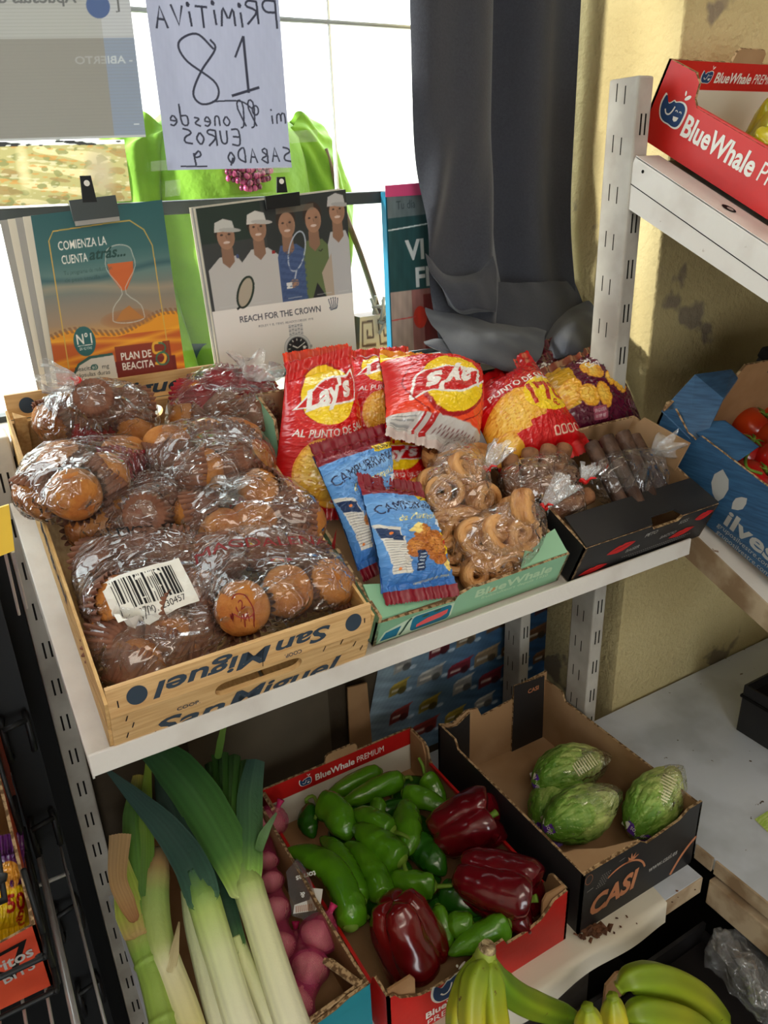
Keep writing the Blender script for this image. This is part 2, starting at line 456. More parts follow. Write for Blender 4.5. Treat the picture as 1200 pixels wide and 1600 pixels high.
M = {}
M['plaster'] = pbr('yellowed_plaster', (0.80, 0.74, 0.56), 0.9, 0.2, c2=(0.70, 0.63, 0.45), vscale=3, vlo=0.35, vhi=0.7, bump=0.55, bscale=100, bdet=5, c3=(0.55, 0.50, 0.42), c3scale=5, c3lo=0.63, c3hi=0.65)
M['wallpaint'] = pbr('room_paint', (0.80, 0.77, 0.70), 0.9, 0.2)
M['ceil'] = pbr('ceiling_paint', (0.86, 0.85, 0.82), 0.9, 0.2)
M['floor'] = pbr('dark_floor_tile', (0.24, 0.22, 0.20), 0.6, 0.3, c2=(0.16, 0.15, 0.14), vscale=6)
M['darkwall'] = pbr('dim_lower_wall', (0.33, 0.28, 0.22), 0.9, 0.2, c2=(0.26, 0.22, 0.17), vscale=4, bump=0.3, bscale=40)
M['sill'] = pbr('pale_sill_stone', (0.82, 0.80, 0.76), 0.5, 0.4, c2=(0.7, 0.68, 0.63), vscale=12)
M['alu'] = pbr('dark_window_metal', (0.22, 0.25, 0.25), 0.4, 0.5)
M['pave'] = pbr('sunlit_pavement', (0.75, 0.74, 0.70), 0.9, 0.2)
M['facade'] = pbr('opposite_facade', (0.90, 0.89, 0.86), 0.9, 0.2)
M['white_metal'] = pbr('white_shelf_enamel', (0.84, 0.82, 0.79), 0.42, 0.45, c2=(0.74, 0.70, 0.66), vscale=9, vlo=0.5, vhi=0.75, bump=0.06, bscale=150, c3=(0.55, 0.45, 0.36), c3scale=40, c3lo=0.70, c3hi=0.74)
M['post_metal'] = pbr('grey_upright_enamel', (0.70, 0.68, 0.64), 0.45, 0.4, c2=(0.62, 0.59, 0.55), vscale=14)
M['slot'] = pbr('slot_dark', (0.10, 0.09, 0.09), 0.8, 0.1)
M['deckwhite'] = pbr('worn_white_board', (0.84, 0.86, 0.90), 0.5, 0.4, c2=(0.73, 0.75, 0.78), vscale=7, vlo=0.45, vhi=0.65, c3=(0.30, 0.24, 0.18), c3scale=55, c3lo=0.715, c3hi=0.74)
M['chip_edge'] = pbr('worn_board_edge', (0.72, 0.64, 0.53), 0.7, 0.3, c2=(0.55, 0.45, 0.34), vscale=18)
M['black_metal'] = pbr('black_rack_paint', (0.075, 0.08, 0.085), 0.5, 0.3)
M['steel'] = pbr('chromed_wire', (0.72, 0.72, 0.72), 0.3, 0.6, metal=0.5)
M['kraft'] = pbr('brown_cardboard', (0.66, 0.51, 0.36), 0.8, 0.2, c2=(0.58, 0.43, 0.29), vscale=9, bump=0.08, bscale=60)
M['kraft_in'] = pbr('pale_cardboard_inside', (0.70, 0.57, 0.43), 0.8, 0.2, c2=(0.63, 0.49, 0.35), vscale=7, bump=0.08, bscale=70)
M['kraft_edge'] = pbr('corrugated_edge', (0.72, 0.60, 0.45), 0.9, 0.1, c2=(0.42, 0.32, 0.22), vscale=160, vlo=0.45, vhi=0.55)
M['red_card'] = pbr('red_printed_card', (0.80, 0.13, 0.11), 0.42, 0.45, c2=(0.72, 0.10, 0.09), vscale=6, bump=0.04, bscale=90)
M['green_card'] = pbr('pale_green_card', (0.56, 0.74, 0.60), 0.5, 0.4, c2=(0.50, 0.69, 0.55), vscale=6)
M['black_card'] = pbr('black_printed_card', (0.115, 0.11, 0.115), 0.45, 0.4, c2=(0.15, 0.145, 0.145), vscale=8)
M['teal_card'] = pbr('teal_printed_card', (0.10, 0.50, 0.56), 0.5, 0.4)
M['white_card'] = pbr('white_card', (0.85, 0.82, 0.75), 0.6, 0.3)
M['blue_card'] = pbr('denim_blue_card', (0.19, 0.34, 0.47), 0.5, 0.4, c2=(0.13, 0.26, 0.38), vscale=30, stretch=(1, 1, 12), vlo=0.35, vhi=0.65)
M['orange_card'] = pbr('orange_red_card', (0.80, 0.31, 0.18), 0.5, 0.4, c2=(0.72, 0.24, 0.13), vscale=8)
M['wood'] = pbr('poplar_crate_wood', (0.84, 0.69, 0.48), 0.6, 0.3, c2=(0.74, 0.57, 0.36), vscale=16, stretch=(1, 12, 14), vlo=0.35, vhi=0.75, bump=0.1, bscale=40, bstretch=(1, 14, 14))
M['wood_side'] = pbr('poplar_side_wood', (0.84, 0.69, 0.46), 0.6, 0.3, c2=(0.72, 0.55, 0.33), vscale=16, stretch=(12, 1, 14), vlo=0.35, vhi=0.75)
def ink(n, c, r=0.55): M[n] = pbr('ink_' + n, c, r, 0.3); return M[n]
ink('i_white', (0.90, 0.89, 0.86)); ink('i_slate', (0.20, 0.25, 0.30)); ink('i_blue', (0.13, 0.25, 0.42)); ink('i_black', (0.07, 0.07, 0.08))
ink('i_copper', (0.72, 0.47, 0.33)); ink('i_grey', (0.62, 0.61, 0.59)); ink('i_red', (0.78, 0.14, 0.14)); ink('i_pale', (0.78, 0.86, 0.76)); ink('i_teal', (0.10, 0.44, 0.56)); ink('i_coral', (0.90, 0.36, 0.36)); ink('i_marker', (0.12, 0.12, 0.16))
ink('i_mint', (0.74, 0.84, 0.70)); ink('i_green', (0.20, 0.33, 0.27))
M['film'] = film('clear_crinkled_film', haze=0.02, bump=0.9, bscale=12, stretch=(1, 2.2, 1.5), base=0.02, gloss=1.6, rough=0.08, wisps=0.07)
M['film_tight'] = film('clear_tight_film', haze=0.015, bump=0.6, bscale=20, stretch=(1, 2, 1.5), base=0.03, gloss=2.0, rough=0.06, wisps=0.06)
M['film_white'] = film('cloudy_film', haze=0.20, bump=0.35, bscale=22, wisps=0.15, base=0.08, gloss=1.3, rough=0.16)
M['red_tie'] = pbr('red_twist_tie', (0.85, 0.10, 0.10), 0.4, 0.5)

def structure(name, mb_or_obj, mat=None):
    o = mb_or_obj.build(name, mat) if isinstance(mb_or_obj, MB) else mb_or_obj
    o['kind'] = 'structure'; return o

# ------------------------------------------------------------------ the room
structure('floor', MB().box((-1.8, -2.4, -0.05), (2.4, 1.30, 0.0)), M['floor'])
structure('ceiling', MB().box((-1.8, -2.4, 2.6), (2.4, 1.30, 2.7)), M['ceil'])
structure('wall_left', MB().box((-1.9, -2.4, 0), (-1.8, 1.30, 2.6)), M['wallpaint'])
structure('wall_front', MB().box((-1.9, -2.5, 0), (-1.0, -2.4, 2.6)).box((0.0, -2.5, 0), (2.5, -2.4, 2.6)).box((-1.0, -2.5, 2.15), (0.0, -2.4, 2.6)), M['wallpaint'])   # open shop doorway in the middle
structure('wall_east', MB().box((2.4, -2.4, 0), (2.5, 1.30, 2.6)), M['wallpaint'])
# rough pillar wall: its left face is the window reveal; surface gridded for hand-trowelled unevenness
def rough_wall():
    mb = MB(); x0, y0, y1 = 1.012, 0.877, 1.30
    def sheet(fn, nu, nv):
        U, V = np.meshgrid(np.linspace(0, 1, nu), np.linspace(0, 1, nv)); P = fn(U.ravel(), V.ravel())
        mb.add(P, gridfaces(nu, nv))
    def bumpy(P, n):
        a = wav(P, 9, 1) * 0.0022 + wav(P, 42, 2) * 0.0009
        return P + a[:, None] * np.array(n)
    def edge(P):   # ragged rounded arris
        q = np.clip(1 - np.hypot(P[:, 0] - x0, P[:, 1] - y0) / 0.008, 0, 1) ** 2
        P = P + (q * 0.003)[:, None] * np.array([0.7, 0.7, 0]); return P
    sheet(lambda u, v: edge(bumpy(np.stack([x0 + 1.388 * u ** 1.6, 0 * u + y0, 2.6 * v], 1), (0, 0, 0))), 90, 160)
    sheet(lambda u, v: edge(bumpy(np.stack([0 * u + x0, y1 + (y0 - y1) * u, 2.6 * v], 1), (0, 0, 0))), 40, 160)
    mb.add([(x0, y1, 0), (2.4, y1, 0), (2.4, y1, 2.6), (x0, y1, 2.6)], [(3, 2, 1, 0)])
    o = mb.build('wall_right', M['plaster'], smooth=True); o['kind'] = 'structure'
rough_wall()
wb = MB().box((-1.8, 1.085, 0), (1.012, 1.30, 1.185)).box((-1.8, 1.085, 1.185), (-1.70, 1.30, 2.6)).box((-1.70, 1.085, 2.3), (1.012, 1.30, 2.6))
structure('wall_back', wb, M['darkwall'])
structure('trim_1', MB().box((-1.70, 1.060, 1.185), (1.0105, 1.215, 1.206), bev=0.004), M['sill'])
# window: frame, transom bar and panes
w1 = thing('window_1', None, None, (0.05, 1.18, 1.206)); w1['kind'] = 'structure'
fr = MB().box((-1.70, 1.165, 1.206), (1.0105, 1.19, 1.214)).box((-1.70, 1.15, 2.27), (1.0105, 1.19, 2.3)).box((-1.70, 1.15, 1.214), (-1.67, 1.19, 2.27)).box((0.98, 1.15, 1.214), (1.0105, 1.19, 2.27))
fr.build('window_frame', M['alu'], w1)
MB().box((-1.67, 1.148, 1.463), (0.98, 1.186, 1.481), bev=0.002).build('transom_bar', M['alu'], w1)
m = film('window_glass', tint=(0.97, 0.99, 0.98), haze=0.0, bump=0.0, base=0.0, gloss=0.8, rough=0.02)
MB().box((-1.67, 1.176, 1.214), (0.98, 1.180, 1.463)).box((-1.67, 1.176, 1.481), (0.98, 1.180, 2.27)).build('window_pane', m, w1)
gr = thing('window_grille', 'thin pale metal grille bars outside the shop window', 'grille', (0.05, 1.35, 1.2))
g = MB()
for x in (-1.18, -0.71, -0.24, 0.23, 0.70): g.tube([(x, 1.36, 1.1), (x, 1.36, 2.35)], 0.004, 8)
g.build('upright_bar', M['steel'], gr)
MB().tube([(-1.70, 1.355, 1.745), (1.0, 1.355, 1.745)], 0.004, 8).build('cross_bar', M['steel'], gr)
structure('pavement', MB().box((-6, 1.30, 0.10), (8, 9.0, 0.25)), M['pave'])
structure('wall_street', MB().box((-6, 9.0, 0.25), (8, 9.2, 3.4)), M['facade'])
cl = thing('ceiling_lamp', 'flat white lamp panel on the shop ceiling', 'lamp', (-0.15, -0.75, 2.57))
MB().box((-0.82, -1.02, 2.57), (0.52, -0.48, 2.6), bev=0.004).build('housing', M['white_metal'], cl)
cl2 = thing('ceiling_lamp', 'narrow white lamp panel on the ceiling over the right shelves', 'lamp', (1.55, -0.1, 2.57))
MB().box((1.28, -0.72, 2.57), (1.82, 0.52, 2.6), bev=0.004).build('housing', M['white_metal'], cl2)

# ------------------------------------------------------------------ shelving
def upright(label, x0, x1, y0, y1, z1, left_slots=True):
    t = thing('shelf_upright', label, 'shelf upright', ((x0 + x1) / 2, (y0 + y1) / 2, 0))
    mb = MB().box((x0, y0, 0), (x1, y1, z1), bev=0.003)
    mb.build('post', M['post_metal'], t)
    s = MB(); xm = (x0 + x1) / 2; p = 0.0625
    z = z1 - 0.045; k = 0
    while z > 0.1:
        for dx in (-0.0042, 0.0042): s.box((xm + dx - 0.0013, y0 - 0.0004, z - 0.026), (xm + dx + 0.0013, y0 + 0.004, z))
        z -= p
    s.build('slot', M['slot'], t)['kind'] = 'stuff'
    if left_slots:
        s = MB(); z = z1 - 0.01; d = y1 - y0
        while z > 0.1:
            for f, dz in ((0.42, 0), (0.70, 0.004)): s.box((x0 - 0.0004, y0 + d * f - 0.0007, z - 0.022 + dz), (x0 + 0.004, y0 + d * f + 0.0007, z + dz))
            z -= p
        s.build('side_slot', M['slot'], t)['kind'] = 'stuff'
    return t
upright('pale slotted post at the left end, behind the wooden crate\'s left side', 0.0215, 0.0525, 1.0275, 1.0775, 1.222, False)
upright('shorter slotted post at the back, in front of the biscuit poster', 0.8775, 0.9025, 1.008, 1.060, 1.21)
upright('tall pale slotted post in front of the bright plaster corner', 0.8760, 0.9040, 0.8200, 0.8740, 1.612)

T = Frame((0, 0.640, 1.004), 22.0)            # plane of the sloping display shelf, origin on its front edge
def top_shelf():
    t = thing('display_shelf', 'sloping white metal shelf carrying the muffin crate and crisps', 'shelf', T.w((0.445, 0.2, -0.03)))
    MB(T).box((0.034, -0.004, -0.014), (0.858, 0.385, -0.0015), bev=0.001).build('shelf_board', M['white_metal'], t)
    MB().box((0.034, 0.6330, 0.9925), (0.858, 0.6365, 1.0175), bev=0.001).build('front_lip', M['white_metal'], t)
    for x in (0.0350, 0.855):
        b = MB(T); b.prism([(0.0, -0.015), (0.388, -0.015), (0.388, -0.075), (0.33, -0.075), (0.0, -0.030)], (x, 0, 0), (0, 1, 0), (0, 0, 1), (0.002, 0, 0))
        b.build('bracket', M['white_metal'], t)
top_shelf()
ZL = 0.460
def low_shelf():
    t = thing('lower_shelf', 'lower white shelf holding leeks, peppers and lettuces', 'shelf', (0.445, 0.76, 0.42))
    MB().box((0.036, 0.530, ZL - 0.006), (0.860, 1.005, ZL - 0.0005), bev=0.001).build('shelf_board', M['deckwhite'], t)
    MB().box((0.036, 0.528, ZL - 0.034), (0.860, 0.532, ZL - 0.001), bev=0.001).build('front_lip', M['chip_edge'], t)
    # white paper liner folded over the front edge
    nu, nv = 60, 14; U, V = np.meshgrid(np.linspace(0, 1, nu), np.linspace(0, 1, nv)); u, v = U.ravel(), V.ravel()
    s = v * 0.125; x = 0.30 + 0.475 * u + 0.004 * np.sin(v * 5)
    fold = 0.09; y = np.where(s < fold, 0.612 - s, 0.522 - 0.004 * np.sin((s - fold) * 30) - 0.003 * np.sin(u * 17)); z = np.where(s < fold, ZL + 0.0012, ZL + 0.001 - (s - fold) * (1.0 - 0.1 * np.sin(u * 9 + 1)))
    o = mk('paper_liner', np.stack([x, y, z], 1), gridfaces(nu, nv, flip=True), M['white_card'], t, True)
low_shelf()
U = Frame((0.878, 0.816, 1.516), 25.5)        # upper right shelf
def right_shelves():
    t = thing('sloping_shelf', 'upper right white shelf under the tilted red apple box', 'shelf', (1.5, 0.6, 1.35))
    b = MB(U); b.prism([(0, 0), (-0.46, 0), (-0.46, -0.035), (-0.44, -0.05), (0, -0.064)], (0, 0, 0), (0, 1, 0), (0, 0, 1), (0.003, 0, 0)); b.box((0, -0.46, -0.003), (0.045, 0, 0.0), bev=0.001)
    b.build('bracket', M['white_metal'], t)
    MB(U).box((-0.0007, -0.46, -0.0345), (0.0, -0.003, -0.0335)).build('bracket_seam', M['slot'], t)
    MB(U).box((0.045, -0.46, -0.022), (1.35, 0.0, -0.008), bev=0.001).box((0.045, -0.47, -0.03), (1.35, -0.46, 0.004)).build('shelf_board', M['post_metal'], t)
    q = MB(U); q.tube([(0.0, -0.022, -0.012), (-0.0006, -0.022, -0.012)], 0.0022, 12, cap=True); q.build('bolt_hole', M['slot'], t)
    d1 = decal('sticker', [S_ell(0, 0, 0.011, 0.007)], M['slot'], t, U.w((0.022, -0.155, 0)), U.M[1], -U.M[0], 0.0006); d1['label'] = 'small round sticker'
    decal('sticker_print', [S_ell(-0.002, 0, 0.005, 0.0036)], M['i_grey'], d1, U.w((0.022, -0.155, 0)), U.M[1], -U.M[0], 0.001)
    W = Frame((0.884, 0.816, 1.083), 23.4)
    t = thing('sloping_shelf', 'middle right shelf under the blue tomato box', 'shelf', (1.5, 0.6, 0.95))
    b = MB(W); b.prism([(0, 0), (-0.46, 0), (-0.46, -0.028), (0, -0.05)], (0, 0, 0), (0, 1, 0), (0, 0, 1), (0.003, 0, 0))
    b.build('bracket', M['chip_edge'], t)
    MB(W).box((0.003, -0.46, -0.014), (1.35, 0.0, -0.0005), bev=0.001).build('shelf_board', M['white_metal'], t)
    return W
W = right_shelves()
ZD = 0.494
def deck():
    t = thing('base_shelf', 'wide white base board with specks at the lower right', 'shelf', (1.6, 0.3, 0.0))
    MB().box((0.8755, -0.30, ZD - 0.024), (2.35, 0.872, ZD), bev=0.002).build('top_board', M['deckwhite'], t)
    MB().box((0.872, 0.525, ZD - 0.026), (0.8758, 0.557, ZD + 0.001)).box((0.872, -0.30, ZD - 0.026), (0.8758, 0.520, ZD + 0.0005)).build('edge_strip', M['chip_edge'], t)
    MB().box((0.864, -0.30, ZD - 0.085), (0.905, 0.520, ZD - 0.034), bev=0.002).build('side_rail', M['chip_edge'], t)
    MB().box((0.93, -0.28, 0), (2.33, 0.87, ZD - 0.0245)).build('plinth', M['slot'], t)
deck()
# ------------------------------------------------------------------ boxes and crates
ex, ey, ez = np.eye(3)
def sub(fr, p):                               # frame moved to local point p
    f = Frame(fr.w(p)); f.M = fr.M; return f
class LF(Frame):                              # frame with explicit axes
    def __init__(s, o, M): s.o = np.asarray(o, float); s.M = np.asarray(M, float)
def tray(name, label, cat, f, wx, wy, front, back, left, right, out, inn, edge, th=0.004, floor=None, group=None):
    """open cardboard tray in frame f (x along the front, y to the back); outlines as (along, height)"""
    t = thing(name, label, cat, f.w((wx / 2, wy / 2, 0)), group)
    o = lambda nm, mb: mb.build(nm, [out, inn, edge], t)
    MB(f).box((th, th, 0.001), (wx - th, wy - th, 0.005)).build('base', floor or inn, t)
    o('front_panel', MB(f).prism(front, (0, 0, 0), ex, ez, (0, th, 0), (0, 1), me=2))
    o('back_panel', MB(f).prism(back, (0, wy, 0), ex, ez, (0, -th, 0), (0, 1), me=2))
    o('side_panel', MB(f).prism(left, (0, 0, 0), ey, ez, (th, 0, 0), (0, 1), me=2))
    o('side_panel', MB(f).prism(right, (wx, 0, 0), ey, ez, (-th, 0, 0), (0, 1), me=2))
    return t
def arc(cx, cy, r, a0, a1, n=8): return [(cx + r * math.cos(math.radians(a0 + (a1 - a0) * i / n)), cy + r * math.sin(math.radians(a0 + (a1 - a0) * i / n))) for i in range(n + 1)]
def whale(s=1.0):
    """round blue emblem in a white outline with a leaf: returns white and blue shapes (unit about 1.3 x 1)"""
    body = [(-.62, .30), (-.58, .42), (-.50, .40), (-.40, .28), (-.30, .20), (-.20, .26), (-.10, .36), (.00, .34), (.10, .38), (.22, .42), (.40, .42), (.56, .32), (.62, .12), (.60, -.20), (.50, -.38), (.30, -.44), (.05, -.42), (-.2, -.42), (-.42, -.34), (-.58, -.14), (-.64, .10)]
    B = spline(body + [body[0]], 60)[:-1]
    white = [S_poly(B * 1.13)]
    blue = [S_poly(B)]
    w2 = [S_stroke([(-.36, -.02), (-.24, -.14), (-.08, -.12), (.02, .04), (.06, .22)], .06, 12), S_poly([(.16, -.10), (.44, -.06), (.40, -.20), (.30, -.26), (.20, -.22)]),
          S_ring(.22, .08, .055, .05, .035, 0, 10, 0, 180), S_ring(.42, .10, .055, .05, .035, 0, 10, 0, 180)]
    leaf = [S_ell(.46, .68, .16, .07, 40), S_ell(.28, .78, .09, .04, 110)]
    f = lambda L: [xf(q, s, s) for q in L]
    return f(white + leaf), f(blue), f(w2)
def put(L, dx, dy, rot=0, sx=1, sy=1): return [xf(q, sx, sy, rot, dx, dy) for q in L]
def emblem(t, o, eu, ev, x, y, s, rot=0):
    a, b, c = whale(s)
    decal('logo', put(a, x, y, rot), M['i_white'], t, o, eu, ev, 0.0005)
    decal('logo', put(b, x, y, rot), M['i_blue'], t, o, eu, ev, 0.0009)
    decal('logo', put(c, x, y, rot), M['i_white'], t, o, eu, ev, 0.0013)

# wooden fruit crate with the muffins
TW = sub(T, (0.0585, 0.0, 0.002)); WX, WY = 0.270, 0.462
def wooden_crate():
    t = thing('wooden_crate', 'long pale wooden crate with slate San Miguel printing, full of bagged muffins', 'crate', TW.w((WX / 2, WY / 2, 0)))
    for k in range(5):
        MB(TW).box((0.004 + k * 0.0528, 0.006, 0.001), (0.004 + k * 0.0528 + 0.048, WY - 0.006, 0.005)).build('bottom_slat', M['wood_side'], t)
    def end(y0, dy, nm):
        hx = WX * 0.5 + 0.01; hole = [(hx + a, b) for a, b in arc(0.036, 0.044, 0.0105, 90, -90, 8) + arc(-0.036, 0.044, 0.0105, 270, 90, 8)]
        poly = [(0, 0.0), (hx, 0.0), (hx, 0.0335)] + [(hx - 0.036, 0.0335)] + [p for p in hole[::-1]] + [(hx, 0.0335), (hx, 0.0), (WX, 0.0), (WX, 0.062), (0, 0.062)]
        # board in two halves around the hand hole
        h = hole
        n = len(h) // 2
        right = h[:n]; left = h[n:]
        up = [(0, 0.062), (0, 0.044)] + [p for p in left[::-1] if p[1] >= 0.0439] + [p for p in right[::-1] if p[1] >= 0.0439][::1] + [(WX, 0.044), (WX, 0.062)]
        top = [(0, 0.0545), (WX, 0.0545), (WX, 0.062), (0, 0.062)]
        mb = MB(TW).prism(top, (0, y0, 0), ex, ez, (0, dy, 0))
        lo = [(0, 0), (WX, 0), (WX, 0.0335), (0, 0.0335)]
        mb.prism(lo, (0, y0, 0), ex, ez, (0, dy, 0))
        L = [(0, 0.0335), (hx - 0.036, 0.0335)] + arc(hx - 0.036, 0.044, 0.0105, 270, 90, 8)[1:-1] + [(hx - 0.036, 0.0545), (0, 0.0545)]
        Rr = [(WX, 0.0545), (hx + 0.036, 0.0545)] + arc(hx + 0.036, 0.044, 0.0105, 90, -90, 8)[1:-1] + [(hx + 0.036, 0.0335), (WX, 0.0335)]
        mb.prism(L, (0, y0, 0), ex, ez, (0, dy, 0)).prism(Rr, (0, y0, 0), ex, ez, (0, dy, 0))
        return mb.build(nm, M['wood'], t)
    fp = end(0.0, 0.006, 'front_board'); bp = end(WY, -0.006, 'back_board')
    # leaning printed rails on both ends
    def rail(y, sgn, nm):
        ev = np.array([0, sgn * 0.30, 0.954]); nn = np.array([0, sgn * 0.954, -0.30])
        o = np.array([0, y - sgn * 0.001, 0.0605])
        MB(TW).prism([(0.0, 0.0), (WX, 0.0), (WX, 0.032), (0.0, 0.032)], o, ex, ev, nn * 0.005).build(nm, M['wood'], t)
        return o, ev
    o1, e1 = rail(0.0, 1, 'front_rail'); 
    # lettering on the front rail is upside down
    P = lambda q: TW.w(q); D = lambda d: np.asarray(d) @ TW.M
    T1 = [S_text('San', 0.190, 0.016, 0.0165, rot=180, shear=0.25, bold=0.03, wid=0.058), S_text('Miguel', 0.098, 0.0145, 0.0175, rot=180, shear=0.25, bold=0.03, wid=0.110), S_text('COOP.', 0.180, 0.0035, 0.0045, rot=180, bold=0.02)]
    decal('lettering', T1 + [S_ell(0.026, 0.017, 0.0095, 0.0105), S_ell(0.249, 0.017, 0.0095, 0.0105)], M['i_slate'], t, P(o1), D(ex), D(e1), 0.0006)
    decal('lettering', [S_text('San', 0.075, 0.018, 0.024, shear=0.25, bold=0.03, wid=0.070), S_text('Miguel', 0.176, 0.020, 0.024, shear=0.25, bold=0.03, wid=0.118), S_text('COOP.', 0.072, 0.038, 0.0055, bold=0.02)], M['i_slate'], t, P((0, 0, 0)), D(ex), D(ez), 0.0006)
    st = []
    for x, y in ((0.012, 0.020), (0.013, 0.048), (0.215, 0.050), (0.235, 0.052), (0.252, 0.040), (0.262, 0.028), (0.018, 0.034)): st.append(S_stroke([(x, y), (x + 0.002, y + 0.008)], 0.0012))
    decal('staple', st, M['i_black'], t, P((0, 0, 0)), D(ex), D(ez), 0.0007)
    decal('staple', [S_stroke([(0.0085, 0.010), (0.0085, 0.018)], 0.0012), S_stroke([(0.262, 0.012), (0.262, 0.018)], 0.0012), S_stroke([(0.147, 0.001), (0.148, 0.016), (0.150, 0.022)], 0.0008)], M['i_black'], t, P(o1), D(ex), D(e1), 0.0008)
    o2 = np.array([0, WY + 0.004, 0.0605]); e2 = np.array([0, 0.30, 0.954])
    MB(TW).prism([(0.0, 0.0), (WX, 0.0), (WX, 0.032), (0.0, 0.032)], o2, ex, e2, np.array([0, 0.954, -0.30]) * 0.005).build('back_rail', M['wood'], t)
    decal('lettering', [S_text('Miguel', 0.178, 0.0160, 0.0185, shear=0.25, bold=0.03, wid=0.112), S_text('San', 0.072, 0.016, 0.0175, shear=0.25, bold=0.03, wid=0.062), S_ell(0.024, 0.016, 0.0095, 0.0105), S_ell(0.251, 0.016, 0.0095, 0.0105)], M['i_slate'], t, P(o2), D(ex), D(e2), 0.0006)
    for x, nm in ((0.0, -1), (WX, 1)):
        mb = MB(TW).box((x - 0.003 if nm < 0 else x, 0.002, 0.0), (x if nm < 0 else x + 0.003, WY - 0.002, 0.034)).box((x - 0.003 if nm < 0 else x, 0.002, 0.040), (x if nm < 0 else x + 0.003, WY - 0.002, 0.080))
        so = mb.build('side_panel', M['wood_side'], t)
        if nm < 0:
            decal('lettering', [S_text('San Miguel', -0.25, 0.060, 0.022, shear=0.25, bold=0.03, wid=0.20)], M['i_slate'], t, P((-0.003, 0, 0)), D(-ey), D(ez), 0.0006)
    for x in (0.004, WX - 0.018):
        for y in (0.007, WY - 0.021): MB(TW).prism([(0, 0), (0.014, 0), (0, 0.014)] if x < 0.1 else [(0, 0), (0.014, 0), (0.014, 0.014)], (x, y, 0.005), ex, ey, (0, 0, 0.075)).build('corner_post', M['wood_side'], t)
    return t
wooden_crate()

# pale green box with the biscuits and pastries
TG = sub(T, (0.350, 0.016, 0.002)); GX, GY = 0.278, 0.36
def green_box():
    fr = [(0, 0), (GX, 0), (GX, 0.050), (0.135, 0.046), (0.128, 0.049), (0.118, 0.044), (0.108, 0.041), (0.106, 0.033), (0, 0.040)]
    sd = [(0, 0), (GY, 0), (GY, 0.105), (GY - 0.06, 0.105), (GY - 0.09, 0.06), (0.05, 0.052), (0, 0.050)]
    bk = [(0, 0), (GX, 0), (GX, 0.105), (GX - 0.07, 0.105), (GX - 0.085, 0.092), (0.085, 0.092), (0.07, 0.105), (0, 0.105)]
    t = tray('cardboard_box', 'pale green cardboard box with biscuits and pastries, middle of the display shelf', 'box', TG, GX, GY, fr, bk, sd, sd, M['green_card'], M['kraft_in'], M['kraft_edge'])
    MB(TG).prism([(0, 0), (0.085, 0), (0.055, 0.030), (0, 0.044)], (0.002, 0.003, 0.0400), ex, (0, 0.94, 0.34), (0, 0, 0.003)).build('corner_flap', M['green_card'], t)
    MB(TG).prism([(0, 0), (0.075, 0), (0.075, 0.034), (0.02, 0.022)], (GX - 0.077, 0.003, 0.0480), ex, (0, 0.94, 0.34), (0, 0, 0.003)).build('corner_flap', M['green_card'], t)
    P = lambda q: TG.w(q); D = lambda d: np.asarray(d) @ TG.M
    o = P((0, 0, 0))
    decal('lettering', [S_text('BlueWhale', 0.196, 0.033, 0.0135, bold=0.035, wid=0.120), S_text('fruiticulteurs depuis 1950', 0.200, 0.0215, 0.0055, bold=0.01, wid=0.105)], M['i_mint'], t, o, D(ex), D(ez), 0.0005)
    decal('printed_panel', [S_poly([(0.004, 0.002), (0.098, 0.002), (0.106, 0.008), (0.106, 0.031), (0.05, 0.032), (0.012, 0.020)])], M['i_pale'], t, o, D(ex), D(ez), 0.0004)
    decal('printed_panel', [S_rr(0.048, 0.004, 0.103, 0.030, 0.006), S_poly([(0.008, 0.005), (0.030, 0.005), (0.034, 0.022), (0.014, 0.018)])], M['i_teal'], t, o, D(ex), D(ez), 0.0007)
    decal('printed_panel', [S_poly([(0.056, 0.009), (0.090, 0.012), (0.098, 0.016), (0.098, 0.023), (0.070, 0.020), (0.056, 0.014)])], M['i_coral'], t, o, D(ex), D(ez), 0.0010)
    decal('printed_panel', [S_ell(0.066, 0.0255, 0.005, 0.002), S_ell(0.082, 0.0275, 0.005, 0.002), S_stroke([(0.034, 0.005), (0.038, 0.012), (0.042, 0.024), (0.046, 0.030)], 0.003)], M['i_green'], t, o, D(ex), D(ez), 0.0010)
green_box()

